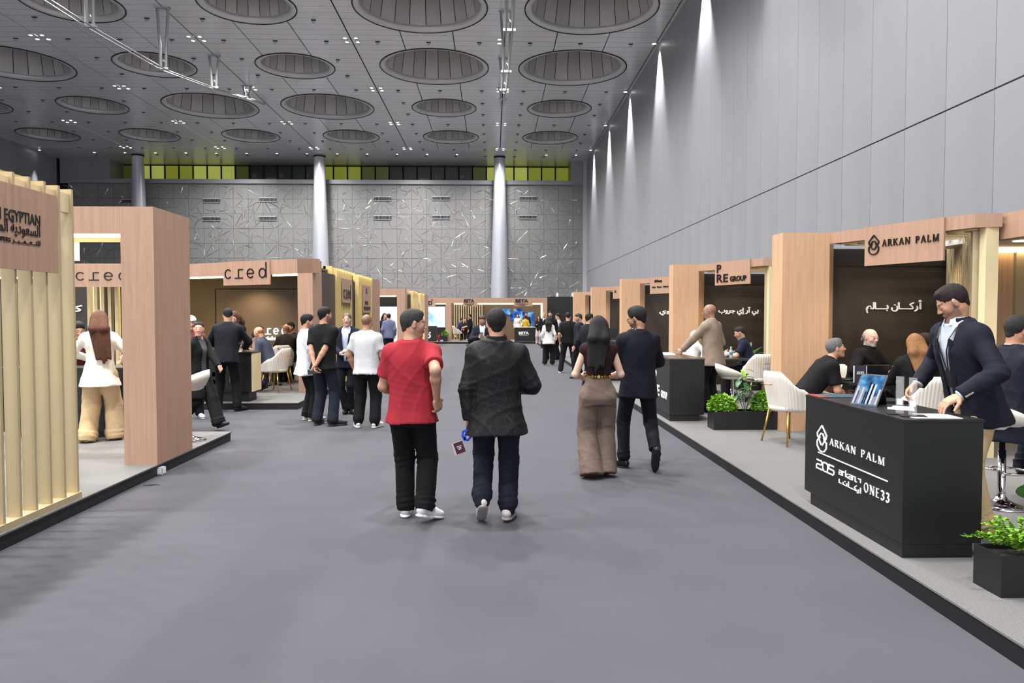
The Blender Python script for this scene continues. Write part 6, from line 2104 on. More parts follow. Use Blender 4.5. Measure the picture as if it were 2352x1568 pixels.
        if hair['kind'] == 'long':
            L = hair.get('len', 0.45)
            back = nrm(-sfw * 0.25 - tdir)
            sh_ = hair.get('shift', 0.0)
            base = HP(0, -0.30, 0.05)
            mid = neck - sfw * (0.085 + 0.03) * k + tdir * 0.03 + srgt * sh_ * 0.4
            end = mid - tdir * (L - 0.20) - sfw * 0.035 + srgt * sh_
            def lk_(a, b, ra, rb):
                v.ec(a, b, hr_ * 0.5 + srgt * 0.5, ra, rb, 0.05)
            v.rc(HP(-0.12, -0.20, 0.02), mid - srgt * 0.055, 0.075, 0.062, 0.04)
            v.rc(HP(0.12, -0.20, 0.02), mid + srgt * 0.055, 0.075, 0.062, 0.04)
            for i in range(7):
                u = (i - 3) / 3
                q = mid + srgt * u * 0.085 + sfw * 0.02 * abs(u)
                e = end + srgt * u * (0.075 + 0.01 * (i % 2)) + tdir * (0.05 * abs(u) + 0.02 * ((i * 7) % 3))
                v.rc(q, e, 0.034, 0.014, 0.022)
            if hair.get('frontlocks'):
                for q in (-1, 1):
                    v.rc(HP(q * 0.30, 0.0, 0.0), shL * 0.5 * (q < 0) + shR * 0.5 * (q > 0) + neck * 0.5 + sfw * 0.06 - tdir * 0.03, 0.045, 0.03, 0.03)
        if hair['kind'] == 'bun':
            v.el(HP(0, -0.50, 0.22), np.array([0.17, 0.15, 0.17]) * hs, HA, 0.02)
        if hair['kind'] == 'fringe':
            v.rc(HP(-0.2, 0.27, 0.26), HP(0.2, 0.27, 0.26), 0.10 * hs, 0.10 * hs, 0.03)
            v.rc(HP(0, -0.35, 0.0), neck - sfw * 0.09 - tdir * 0.10, 0.06, 0.03, 0.03)
        def strands(X, Y, Z):
            px, py, pz = (X - hc[0]), (Y - hc[1]), (Z - hc[2])
            x = px * hr_[0] + py * hr_[1] + pz * hr_[2]; y = px * hfw[0] + py * hfw[1] + pz * hfw[2]
            return (0.0011 * np.sin(x * 330 + 2 * np.sin(pz * 18)) + 0.0009 * np.sin(y * 260 + x * 120 + pz * 40)).astype(np.float32)
        mesh_obj('hair', v.mesh(strands if fine else None), hm, root)
    if hair and hair['kind'] == 'rim':       # bald on top, hair round the back
        v = Vol(hf)
        v.el(HP(0, -0.09, 0.06), np.array([0.352, 0.44, 0.33]) * hs, HA, 0.01)
        v.plane(HP(0, 0, 0.16), hup, hc - 0.4, hc + 0.4)
        v.plane(HP(0, -0.02, 0), hfw, hc - 0.4, hc + 0.4)
        v.plane(HP(0, 0, -0.22), -hup, hc - 0.4, hc + 0.4)
        if hair.get('tail'):
            v.el(HP(0, -0.54, -0.14), np.array([0.12, 0.10, 0.12]) * hs, HA, 0.02)
        mesh_obj('hair', v.mesh(), hair_mat(hair['col']), root)
    info = dict(root=root, body=body, HP=HP, HA=HA, hs=hs, hc=hc, pel=pel, tdir=tdir, srgt=srgt, sfw=sfw, wL=wL, wR=wR, eL=eL, eR=eR, G=G, neck=neck, k=k, S=S, chest=chest, rgt=rgt, fwd=fwd, AN=AN, shL=shL, shR=shR)
    return info

def glasses(p, col=(20, 18, 18)):
    HP, HA, hs = p['HP'], p['HA'], p['hs']
    mb = MB()
    for q in (-1, 1):
        ring = [HP(q * 0.15 + 0.10 * math.cos(t), 0.40, 0.0 + 0.075 * math.sin(t)) for t in np.linspace(0, 2 * math.pi, 14)]
        mb.tube(ring, 0.0026, 5)
        mb.tube([HP(q * 0.25, 0.39, 0.02), HP(q * 0.34, 0.25, 0.03), HP(q * 0.35, -0.02, 0.02)], 0.0026, 5)
    mb.tube([HP(-0.05, 0.405, 0.02), HP(0.05, 0.405, 0.02)], 0.0026, 5)
    return mb.build('glasses', mat('glasses_%d' % col[0], lin(*col), 0.3), p['root'])
def lanyard(p, col, drop=0.16, front=True, badge=None):
    sfw, srgt, tdir, neck, k, S, H = p['sfw'], p['srgt'], p['tdir'], p['neck'], p['k'], p['S'], 0
    f = lambda x, z, d: neck + srgt * x + tdir * z + sfw * d
    mb = MB()
    for q in (-1, 1):
        m = k * S
        pts = [f(q * 0.075, 0.02, -0.01), f(q * 0.085, -0.02, 0.07 * m), f(q * 0.062, -0.09, 0.122 * m), f(q * 0.03, -0.18, 0.136 * m), f(0.006 * q, -0.20 - drop, 0.136 * m)]
        for a, b in zip(pts[:-1], pts[1:]):
            w = srgt * 0.008
            mb.add([a - w, a + w, b + w, b - w], [(0, 1, 2, 3)])
    o = mb.build('lanyard', mat('lanyard_%d_%d_%d' % tuple(col), lin(*col), 0.5), p['root'])
    if badge:
        c = f(0, -0.20 - drop - 0.06, 0.138 * k * S)
        MB().obox(c, srgt * 0.042, tdir * 0.06, sfw * 0.002).build('badge', mat('badge_card', lin(*badge), 0.4), o)
    return o
# ------------------------------------------------------------------ the four walkers
BLK = (24, 24, 26)
HEX = mat('hexagon_print_fabric', lin(18, 18, 19), 0.65, bump=0.1, bscale=200, spec=0.25)
_nt = HEX.node_tree
_tc = _nt.nodes.new('ShaderNodeTexCoord'); _vo = _nt.nodes.new('ShaderNodeTexVoronoi'); _vo.feature = 'DISTANCE_TO_EDGE'; _vo.inputs['Scale'].default_value = 13.0
_rp = _nt.nodes.new('ShaderNodeValToRGB'); _rp.color_ramp.elements[0].position = 0.010; _rp.color_ramp.elements[0].color = lin(36, 36, 38); _rp.color_ramp.elements[1].position = 0.035; _rp.color_ramp.elements[1].color = lin(18, 18, 20)
_nt.links.new(_tc.outputs['Object'], _vo.inputs['Vector']); _nt.links.new(_vo.outputs['Distance'], _rp.inputs[0]); _nt.links.new(_rp.outputs[0], _nt.nodes['Principled BSDF'].inputs['Base Color'])

W3 = lambda px, py, Y: ('w',) + tuple(atY(px, py, Y))
p = person('man in a red t-shirt and black trousers walking down the aisle', (-0.67, 6.1), face=-4, H=1.75, build=1.15, head=(-72, 4, 0), skin=(190, 146, 120), hair=dict(kind='short', col=(52, 50, 50), vol=0.03, front=0.36), beard=((120, 104, 96), 0.35),
           top=dict(kind='tshirt', col=(156, 42, 53), hem=0.10, sleeve=0.34, flare=0.03, fold=0.010), legs=dict(col=BLK, fit=1.08, drop=0.03), shoes=dict(col=(232, 232, 234), sole=(236, 236, 238), chunky=True),
           hands=dict(L=(-0.19, 0.27, 1.03), R=W3(1003, 914, 5.95)), elbows=dict(L=(-0.35, -1, -0.2), R=(0.22, -1, 0)), palms=(None, (-0.6, 0.6, 0)), hdir=(None, (0.1, 0.35, -0.9)), curl=(0.5, 0.8), feet=dict(L=(-0.075, 0.10, 0, 5, 0), R=(0.115, -0.08, 0, -38, 14)), seed=11, belly=0.02)
p = person('man in a black jacket with a faint hexagon print and navy jogging trousers', (0.03, 5.96), face=-2, H=1.755, build=1.2, head=(4, 3, 0), skin=(196, 146, 116), hair=dict(kind='short', col=(30, 27, 26), vol=0.035), beard=((60, 45, 40), 0.3),
           top=dict(kind='jacket', col=BLK, mat=HEX, hem=0.175, flare=0.05, stand=True, fold=0.012), legs=dict(col=(38, 42, 58), fit=1.12, cuff=True, fold=0.010), shoes=dict(col=(216, 206, 202), sole=(160, 154, 152), chunky=True),
           hands=dict(L=W3(1079, 966, 5.93), R=(0.21, 0.27, 1.08)), elbows=dict(L=(-1, -0.5, 0), R=(0.5, -1, -0.2)), curl=(1.1, 0.4), palms=((0.5, 0.5, 0), None), feet=dict(L=(-0.115, -0.03, 0.01, 6, 38), R=(0.085, 0.08, 0, -12, 4)), seed=12)
# badge with a blue lanyard in his hand
w = p['wL']
bd = thing('name_badge', 'dark red name badge on a blue lanyard held by the hexagon print jacket man', 'badge', tuple(w + np.array([0.0, 0.0, -0.2])))
bp = lambda px, py: atY(px, py, 5.88)
strap = MB()
pts = [bp(1082, 985), bp(1064, 990), bp(1062, 1003), bp(1074, 1012), bp(1084, 1000), bp(1070, 996), bp(1066, 1012)]
for a, b in zip(pts[:-1], pts[1:]):
    d = nrm(np.cross(b - a, (0, 1, 0))) * 0.009
    strap.add([a - d, a + d, b + d, b - d], [(0, 1, 2, 3)])
strap.build('lanyard', mat('blue_ribbon', lin(34, 70, 214), 0.4), bd)
c = bp(1054, 1028); rx = nrm(bp(1068, 1023) - bp(1042, 1032)); uz = nrm(np.cross(rx, (0, -1, 0))); uz = uz if uz[2] > 0 else -uz
MB().obox(c, rx * 0.045, uz * 0.05, np.array([0, 0.002, 0])).build('sleeve', mat('badge_sleeve', lin(196, 196, 206), 0.2), bd)
MB().obox(c + rx * 0.005, rx * 0.038, uz * 0.046, np.array([0, 0.0035, 0])).build('card', mat('badge_maroon', lin(62, 22, 36), 0.4), bd)
for i in range(3):
    MB().obox(c + rx * 0.005 + uz * (0.012 - 0.012 * i) - np.array([0, 0.004, 0]), rx * (0.02 - 0.004 * i), uz * 0.0022, np.array([0, 0.0006, 0])).build('print_line', M_LETW, bd)
ph = thing('phone', 'black phone held by the man in the hexagon print jacket', 'phone', tuple(w + np.array([0.03, 0, -0.08])))
MB().obox(bp(1091, 990) + np.array([0, 0.03, 0]), (0.012, 0.02, 0.01), (0.004, 0.004, 0.07), (0.004, -0.002, 0)).build('body', M_BLACK, ph)
MB().obox(bp(1093, 990) + np.array([0.004, 0.02, 0.0]), (0.010, 0.017, 0.008), (0.003, 0.003, 0.06), (0.0006, -0.0004, 0)).build('display', mat('phone_glass', lin(12, 12, 14), 0.1), ph)

p = person('woman with long black hair in a sleeveless maroon top and wide taupe trousers', (1.10, 7.67), face=2, H=1.69, build=1.0, female=True, head=(0, 4, 0), skin=(226, 186, 164), hair=dict(kind='long', col=(26, 23, 24), len=0.54, vol=0.05, shift=-0.04),
           top=dict(kind='sleeveless', col=(56, 28, 32)), legs=dict(col=(118, 101, 91), fit=1.05, flare=0.05, drop=0.075, rise=0.10, bunch=False, fold=0.012), shoes=dict(col=(40, 34, 32)),
           hands=dict(L=(-0.14, 0.25, 1.03), R=(0.14, 0.25, 1.03)), elbows=dict(L=(-0.6, -1, -0.2), R=(0.6, -1, -0.2)), feet=dict(L=(-0.085, -0.05, 0.0, 4, 8), R=(0.085, 0.03, 0.0, -4, 8)), seed=13)
# belt of gold discs
wc = p['pel'] + p['tdir'] * 0.103 * 1.69
bt = MB()
for i in range(26):
    t = 2 * math.pi * i / 26
    c = wc + p['srgt'] * 0.142 * p['k'] * p['S'] * math.cos(t) + p['sfw'] * 0.112 * p['k'] * p['S'] * math.sin(t)
    r = 0.017 if i % 2 else 0.010
    n = nrm(p['srgt'] * math.cos(t) / 0.14 + p['sfw'] * math.sin(t) / 0.11)
    u = np.cross(n, (0, 0, 1))
    ring = [c + n * 0.004 + (u * math.cos(q) + np.array([0, 0, 1]) * math.sin(q)) * r for q in np.linspace(0, 2 * math.pi, 9)[:-1]]
    ring2 = [q - n * 0.006 for q in ring]
    bt.add(ring + ring2, [tuple(range(8))] + [(k, (k + 1) % 8, 8 + (k + 1) % 8, 8 + k) for k in range(8)])
tag(bt.build('belt', M_BRASS, p['root']), kind='stuff')

p = person('man in a dark navy suit and glasses walking beside the woman in taupe trousers', (1.60, 8.1), face=8, H=1.79, build=1.08, head=(52, 14, 0), skin=(188, 138, 112), hair=dict(kind='short', col=(28, 24, 23), vol=0.07), beard=((32, 26, 24), 0.85),
           top=dict(kind='blazer', col=(24, 26, 40), cloth='suit', hem=0.15, flare=0.02, fold=0.008), shirt=dict(col=(226, 228, 232)), legs=dict(col=(26, 28, 38), fit=0.92, drop=0.0, cloth='suit'), shoes=dict(col=(18, 18, 19), rough=0.25),
           hands=dict(L=(-0.10, 0.28, 1.08), R=(0.10, 0.30, 1.08)), elbows=dict(L=(-1, -0.7, -0.2), R=(1, -0.5, -0.1)), feet=dict(L=(-0.14, 0.06, 0, 35, 0), R=(0.10, -0.28, 0.035, -4, 66)), knees=dict(R=(0.3, 1, 0)), seed=14)
glasses(p)

# ------------------------------------------------------------------ the group by the wordmark stand
p = person('man in a white shirt and black trousers with cream slip on shoes', (-2.98, 11.88), face=-58, H=1.71, build=1.2, head=(-14, 6, 0), skin=(196, 150, 124), hair=dict(kind='short', col=(24, 22, 22), vol=0.05), beard=((60, 48, 44), 0.55), top=dict(kind='shirt', col=(222, 224, 230), hem=0.16, flare=0.055, sleeve=0.40, fold=0.01), legs=dict(col=(28, 28, 30), fit=1.1), shoes=dict(col=(206, 198, 186), chunky=True), hands=dict(L=(-0.2, 0.2, 0.95), R=(0.15, 0.26, 1.0)), feet=dict(L=(-0.10, 0.02, 0, 20, 0), R=(0.12, 0.05, 0, -10, 0)), seed=21, belly=0.03)
p6 = person('man in a black polo shirt and dark jeans with hands clasped behind his back', (-2.58, 11.36), face=-22, H=1.82, build=1.18, head=(-28, 0, 0), skin=(190, 142, 116), hair=dict(kind='short', col=(24, 22, 22), vol=0.04), beard=((50, 40, 36), 0.5), top=dict(kind='polo', col=(28, 28, 30), hem=0.09, flare=0.03, sleeve=0.38, fold=0.008), legs=dict(col=(42, 50, 66), fit=1.1), shoes=dict(col=(30, 29, 29), chunky=True, sole=(44, 43, 43)), hands=dict(L=(-0.02, -0.215, 0.94), R=(0.0, -0.25, 0.90)), elbows=dict(L=(-1, -0.3, 0), R=(1, -0.3, 0)), curl=(0.6, 0.8), feet=dict(L=(-0.14, 0.0, 0, 10, 0), R=(0.14, 0.0, 0, -40, 0)), seed=22)
c = p6['wR'] + np.array([-0.03, -0.045, -0.09])
ph = thing('phone', 'black phone in the clasped hands of the man in the black polo shirt', 'phone', tuple(c))
MB().obox(c, (0.075, 0.01, 0.01), (-0.004, 0.002, 0.036), (0.0005, -0.005, 0.0003)).build('body', M_BLACK, ph)
MB().obox(c + np.array([0, -0.006, 0]), (0.07, 0.009, 0.009), (-0.003, 0.002, 0.032), (0, -0.0005, 0)).build('display', mat('phone_glass', lin(12, 12, 14), 0.1), ph)
p = person('man in a navy suit and open pale blue shirt gesturing with one hand', (-2.50, 12.81), face=172, H=1.74, build=1.08, head=(10, 2, 0), skin=(214, 170, 144), hair=dict(kind='buzz', col=(50, 38, 32), amt=0.9, front=0.08, lim=0.30), top=dict(kind='blazer', col=(32, 36, 58), cloth='suit', hem=0.13, open=(0.035, 0.075, 0.0), lapel=True, below=0.02), shirt=dict(col=(196, 206, 232), hem=0.02), legs=dict(col=(26, 27, 34), fit=0.9, cloth='suit', rise=0.05), shoes=dict(col=(18, 18, 19), rough=0.2), hands=dict(R=W3(784, 812, 12.52), L=(-0.25, 0.08, 0.88)), elbows=dict(R=(1, -0.5, -0.5)), hdir=(None, (-0.6, 0.4, 0.5)), curl=(0.5, 0.7), feet=dict(R=(0.02, 0.04, 0, 10, 0), L=(-0.06, 0.02, 0, 25, 0)), knees=dict(R=(0.4, 1, 0)), seed=23)
p = person('balding man in a white t-shirt and black trousers with white trainers', (-1.89, 11.12), face=-6, H=1.71, build=1.22, head=(-12, 2, 0), skin=(182, 136, 112), hair=dict(kind='buzz', col=(52, 44, 42), amt=0.6, front=-0.1, lim=0.12), top=dict(kind='tshirt', col=(208, 208, 212), hem=0.09, flare=0.032, sleeve=0.36, fold=0.008), legs=dict(col=(26, 26, 29), fit=1.12, cuff=True), shoes=dict(col=(236, 236, 234), chunky=True), hands=dict(L=(-0.22, 0.12, 0.86), R=(0.16, 0.24, 1.0)), elbows=dict(L=(-1, -0.5, 0)), feet=dict(L=(-0.14, 0, 0, 25, 0), R=(0.12, 0, 0, -15, 0)), seed=24, belly=0.03)

# ------------------------------------------------------------------ left stands
a = atZ(238, 1012, PZ)
p = person('woman with long brown hair in a white jacket and wide beige trousers', (a[0], a[1] - 0.05), z0=PZ, face=12, H=1.63, build=1.35, female=True, head=(10, 8, 0), skin=(220, 176, 150), hair=dict(kind='long', col=(70, 42, 30), len=0.62, vol=0.06, shift=0.06), top=dict(kind='jacket', col=(240, 236, 226), hem=0.16, flare=0.05, fold=0.01), legs=dict(col=(200, 174, 136), fit=1.15, flare=0.022, drop=0.06, bunch=True, fold=0.012), shoes=dict(col=(210, 190, 160)), hands=dict(L=(-0.2, 0.24, 1.02), R=(0.2, 0.24, 1.0)), elbows=dict(L=(-1, -0.5, -0.2), R=(1, -0.5, -0.2)), feet=dict(L=(-0.15, -0.03, 0, 12, 0), R=(0.13, 0.1, 0, -10, 0)), seed=31, eyes=False)
t = thing('reception_counter', 'black counter behind the woman in the white jacket', 'counter', (-5.5, 9.75, PZ))
MB().box(-6.3, -4.75, 9.58, 9.98, PZ + 0.08, 1.0).build('body', M_BLACK, t)
MB().box(-6.32, -4.73, 9.56, 10.0, 1.0, 1.02).build('worktop', M_BLACK, t)
MB().box(-6.25, -4.8, 9.62, 9.95, PZ, PZ + 0.08).build('plinth', M_SKIRT, t)
person('person in a maroon pullover leaning at the counter behind the white jacket', (-5.85, 10.5), face=-140, H=1.66, z0=0.0, build=1.1, lean=24, head=(0, 10, 0), skin=(190, 146, 120), hair=dict(kind='short', col=(30, 26, 25)), top=dict(kind='shirt', col=(96, 34, 44), hem=0.12), legs=dict(col=BLK), shoes=dict(col=(30, 30, 30)), hands=dict(L=(-0.1, 0.55, 1.04), R=(0.25, 0.5, 1.04)), seed=32, eyes=False)
person('person in a white shirt glimpsed through the beige slats', (-6.35, 8.9), face=-120, H=1.68, z0=PZ, skin=(196, 150, 124), hair=dict(kind='short', col=(34, 28, 26)), top=dict(kind='shirt', col=(226, 226, 226), hem=0.10), legs=dict(col=(40, 40, 46)), shoes=dict(col=(30, 30, 30)), seed=33, eyes=False)
p = person('smiling woman with black hair tied back striding in a long black coat', (-4.31, 10.95), face=-112, H=1.60, female=True, build=1.05, head=(-52, -2, 0), skin=(214, 162, 136), hair=dict(kind='bun', col=(24, 21, 22), vol=0.02), top=dict(kind='coat', col=(26, 26, 28), hem=0.36, flare=0.05, open=(0.05, 0.06, -0.2), below=0.2), shirt=dict(col=(92, 92, 98), hem=0.1, openneck=True, cuffs=False), legs=dict(col=(34, 33, 34), fit=1.15, flare=0.02, drop=0.03), shoes=dict(col=(24, 22, 22)), hands=dict(L=W3(512, 856, 10.75), R=(0.25, -0.05, 0.80)), elbows=dict(L=(-0.5, -1, -0.2)), curl=(0.5, 0.5), feet=dict(L=(-0.06, 0.30, 0.0, 0, -18), R=(0.06, -0.28, 0, 0, 40)), seed=34)
p = person('person in a white cap behind the smiling woman', (-4.92, 12.2), face=-150, H=1.68, skin=(200, 156, 130), top=dict(kind='tshirt', col=(120, 70, 66)), legs=dict(col=(40, 40, 46)), shoes=dict(col=(200, 200, 200)), hair=dict(kind='buzz', col=(40, 34, 30)), seed=35)
v = Vol(0.012)
v.el(p['HP'](0, -0.06, 0.22), np.array([0.36, 0.45, 0.36]) * p['hs'], p['HA'], 0.01)
v.plane(p['HP'](0, 0, 0.14), -p['HA'][2], p['hc'] - 0.4, p['hc'] + 0.4)
v.el(p['HP'](0, 0.45, 0.17), np.array([0.25, 0.30, 0.03]) * p['hs'], p['HA'], 0.01)
mesh_obj('cap', v.mesh(), cloth((236, 234, 230)), p['root'])
person('man in a black suit bending over the counter with drawer handles', (-4.65, 13.06), face=6, H=1.84, build=1.08, lean=13, hipf=-0.06, head=(14, 22, 0), skin=(200, 152, 126), hair=dict(kind='short', col=(26, 24, 24), vol=0.03), top=dict(kind='blazer', col=(28, 30, 40), cloth='suit', hem=0.13, vent=True), shirt=dict(col=(230, 230, 234)), legs=dict(col=(24, 25, 30), cloth='suit'), shoes=dict(col=(20, 20, 21), rough=0.3), hands=dict(L=(-0.22, 0.42, 1.10), R=(0.20, 0.42, 1.10)), elbows=dict(L=(-1, -0.4, -0.3), R=(1, -0.4, -0.3)), feet=dict(L=(-0.17, -0.02, 0, 12, 0), R=(0.16, 0.0, 0, -35, 0)), seed=36, eyes=False)
person('woman with wavy brown hair in a black blazer behind the counter with drawer handles', (-4.86, 14.35), z0=PZ, face=158, H=1.66, female=True, lean=12, head=(20, 26, 0), skin=(222, 176, 152), hair=dict(kind='long', col=(84, 56, 38), len=0.38, frontlocks=True), top=dict(kind='blazer', col=(28, 27, 30), hem=0.13), shirt=dict(col=(40, 38, 40), cuffs=False), legs=dict(col=BLK), shoes=dict(col=BLK), hands=dict(L=(-0.15, 0.36, 0.98), R=(0.15, 0.38, 0.98)), seed=37)
def seated(label, x, y, face, H=1.72, seat=0.49, z0=PZ, lean=8, **kw):
    k = H / 1.75
    kw.setdefault('feet', dict(L=(-0.13, 0.42, 0, 6, 0), R=(0.13, 0.38, 0, -6, 0)))
    kw.setdefault('hands', dict(L=(-0.16, 0.42, seat + 0.33), R=(0.16, 0.42, seat + 0.33)))
    return person(label, (x, y), z0=z0, face=face, H=H, hip=seat + 0.08, lean=lean, sit=True, **kw)
seated('bald man with a ginger beard in a blue grey suit seated at the meeting table', -4.56, 15.3, 86, H=1.72, lean=22, head=(0, 18, 0), skin=(222, 170, 140), hair=dict(kind='rim', col=(170, 110, 70)), beard=((150, 90, 56), 0.7), top=dict(kind='blazer', col=(70, 76, 92), cloth='suit', hem=0.10), shirt=dict(col=(220, 224, 230)), legs=dict(col=(44, 48, 66), cloth='suit'), shoes=dict(col=(30, 28, 27), rough=0.3), feet=dict(L=(-0.10, 0.10, 0, 0, 20), R=(0.12, 0.28, 0, 0, 0)), seed=41)
seated('bald man in a dark jacket seated with his back turned below the glowing sign', -4.72, 17.05, 20, H=1.68, head=(-10, 5, 0), skin=(200, 150, 122), hair=dict(kind='buzz', col=(90, 72, 60), amt=0.3), top=dict(kind='blazer', col=(56, 52, 50), cloth='suit', hem=0.10), shirt=dict(col=(60, 56, 54)), legs=dict(col=(40, 38, 40)), shoes=dict(col=(30, 30, 30)), seed=42, eyes=False)
seated('dark haired man seated beyond the bald man below the glowing sign', -4.80, 18.0, 150, H=1.76, head=(0, 0, 0), skin=(190, 142, 116), hair=dict(kind='short', col=(24, 22, 22)), beard=((40, 32, 30), 0.6), top=dict(kind='shirt', col=(50, 48, 50), hem=0.10), legs=dict(col=(40, 38, 40)), shoes=dict(col=(30, 30, 30)), seed=43)
seated('woman with brown hair in a beige top seated across the meeting table', -5.29, 16.75, -120, H=1.62, female=True, head=(0, 10, 0), skin=(210, 160, 134), hair=dict(kind='long', col=(70, 46, 36), len=0.36), top=dict(kind='shirt', col=(150, 130, 112), hem=0.08), legs=dict(col=(60, 54, 50)), shoes=dict(col=(40, 36, 34)), seed=44)

# ------------------------------------------------------------------ along the aisle, farther off
a = atY(1108, 722, 17.5)
p = person('bearded man in a navy suit looking down at his phone mid aisle', (a[0], 17.5), face=178, H=1.70, build=1.1, head=(0, 28, 0), skin=(200, 154, 128), hair=dict(kind='short', col=(72, 62, 58), vol=0.02, front=0.34), beard=((40, 32, 30), 0.85), top=dict(kind='blazer', col=(30, 32, 46), cloth='suit', hem=0.14, open=(0.02, 0.07, 0.05), lapel=True), shirt=dict(col=(206, 212, 230), hem=0.02), legs=dict(col=(30, 32, 42), cloth='suit'), shoes=dict(col=(22, 22, 22)), hands=dict(L=(-0.06, 0.27, 1.17), R=(0.06, 0.27, 1.17)), elbows=dict(L=(-1, -0.2, -0.8), R=(1, -0.2, -0.8)), hdir=((0.5, 0.6, 0.3), (-0.5, 0.6, 0.3)), curl=(0.9, 0.9), seed=51)
c = (p['wL'] + p['wR']) / 2 + np.array([0, -0.10, 0.05])
ph = thing('phone', 'dark phone in both hands of the bearded man in the aisle', 'phone', tuple(c))
MB().obox(c, (0.036, 0, 0), (0, 0.03, 0.068), (0, 0.004, -0.002)).build('body', M_BLACK, ph)
MB().obox(c + np.array([0, 0.005, 0]), (0.032, 0, 0), (0, 0.028, 0.062), (0, 0.001, -0.0005)).build('display', mat('phone_glass', lin(12, 12, 14), 0.1), ph)
def stand(label, px, Y, face, H, z0=0.0, **kw):
    a = atY(px, 722, Y)
    kw.setdefault('legs', dict(col=(28, 28, 32)))
    kw.setdefault('shoes', dict(col=(28, 27, 27)))
    kw.setdefault('hair', dict(kind='short', col=(28, 25, 24)))
    kw.setdefault('eyes', False)
    return person(label, (a[0], Y), face=face, H=H, z0=z0, **kw)
stand('woman with long black hair in a white blazer standing with her back turned', 1260, 24.84, -4, 1.62, female=True, hair=dict(kind='long', col=(30, 26, 26), len=0.50), top=dict(kind='blazer', col=(232, 230, 226), hem=0.14, flare=0.04), legs=dict(col=(24, 24, 26), flare=0.02), shoes=dict(col=(120, 60, 60)), feet=dict(L=(-0.13, 0, 0, 5, 0), R=(0.13, 0, 0, -5, 0)), seed=52)
stand('man in a black t-shirt and black jeans with white soled trainers', 1305, 21.48, -8, 1.77, build=1.3, head=(0, 18, 0), top=dict(kind='tshirt', col=(26, 26, 28), hem=0.08, sleeve=0.40), legs=dict(col=(34, 36, 42), fit=1.1), shoes=dict(col=(40, 40, 40), sole=(236, 236, 236), chunky=True), feet=dict(L=(-0.22, 0.02, 0, 8, 0), R=(0.20, 0.0, 0, -40, 0)), seed=53)
stand('smiling bearded man in black facing the woman in the white blazer', 1264, 27.2, 172, 1.84, build=1.15, beard=((30, 26, 24), 0.9), skin=(190, 142, 114), top=dict(kind='shirt', col=(30, 29, 29), hem=0.10), seed=54)
stand('grey haired man in a black suit and tie near the far counter', 1250, 37.5, 176, 1.78, hair=dict(kind='short', col=(150, 146, 142)), top=dict(kind='blazer', col=(24, 24, 28), open=(0.02, 0.07, 0.05)), shirt=dict(col=(226, 226, 230), tie=(70, 72, 84)), seed=55)
stand('woman in a dark top and pale trousers near the far counter', 1238, 42.7, 165, 1.62, female=True, hair=dict(kind='long', col=(30, 24, 24), len=0.4, frontlocks=True), top=dict(kind='blazer', col=(28, 27, 32)), legs=dict(col=(190, 176, 174), flare=0.03), shoes=dict(col=(220, 216, 214)), hands=dict(L=(-0.1, 0.2, 1.30), R=(0.1, 0.2, 1.1)), seed=56)
stand('man in a white shirt seen from the side near the black wall', 1283, 27.8, 70, 1.74, head=(20, 0, 0), top=dict(kind='shirt', col=(214, 216, 220), hem=0.08), seed=57)
stand('man in a navy jacket turned towards the man in the black t-shirt', 1331, 19.6, 62, 1.74, build=1.2, head=(20, 16, 0), hair=dict(kind='short', col=(60, 48, 42), front=0.38, vol=0.02), beard=((44, 36, 32), 0.7), top=dict(kind='blazer', col=(40, 44, 60), cloth='suit'), seed=58)
stand('man in a dark suit with a white collar half hidden by the walking woman', 1352, 16.9, -50, 1.73, head=(-10, 6, 0), skin=(200, 150, 122), top=dict(kind='blazer', col=(30, 31, 42), cloth='suit'), shirt=dict(col=(232, 232, 236)), seed=59)
stand('man in a black suit standing in profile before the far gold slats', 1080, 40.7, 85, 1.73, beard=((36, 30, 28), 0.7), top=dict(kind='blazer', col=(22, 22, 25), hem=0.13), shirt=dict(col=(226, 226, 230)), hands=dict(L=(-0.22, 0.05, 0.86), R=(0.22, 0.05, 0.86)), seed=60)
seated('man in a blue t-shirt seated on the white chair before the far gold slats', fx(1050), 45.0, -75, H=1.76, lean=16, top=dict(kind='tshirt', col=(44, 50, 84), hem=0.08), legs=dict(col=(30, 30, 34)), shoes=dict(col=(196, 190, 180)), hair=dict(kind='short', col=(30, 26, 25)), seed=61, eyes=False)
seated('woman in black seated at the small table before the far gold slats', fx(1069), 45.7, 150, H=1.66, female=True, top=dict(kind='blazer', col=(26, 25, 28)), legs=dict(col=(26, 25, 28)), shoes=dict(col=(26, 25, 28)), hair=dict(kind='long', col=(34, 26, 24), len=0.4), seed=62, eyes=False)
stand('person in a yellow shirt leaning on the far counter', 1207, 44.6, 10, 1.50, z0=PZ, top=dict(kind='shirt', col=(214, 190, 84), hem=0.12), seed=63)
stand('man in a dark shirt behind the person in the yellow shirt', 1209, 45.6, 175, 1.72, z0=PZ, skin=(196, 120, 90), top=dict(kind='shirt', col=(60, 50, 52), hem=0.1), seed=64)
stand('woman in a white top behind the far counter', 1189, 45.5, 170, 1.60, z0=PZ, female=True, hair=dict(kind='long', col=(50, 40, 38), len=0.4), top=dict(kind='shirt', col=(232, 228, 228), hem=0.1), seed=65)
stand('person in a black suit behind the man with the hexagon print jacket', 1128, 44.4, 170, 1.62, z0=PZ, top=dict(kind='blazer', col=(34, 30, 32), open=(0.02, 0.07, 0.05)), shirt=dict(col=(226, 226, 230)), seed=66)
stand('person in a blue grey jacket before the bright white screen', 893, 27.0, 8, 1.62, z0=PZ, build=1.15, top=dict(kind='blazer', col=(98, 104, 134), hem=0.14), seed=67)
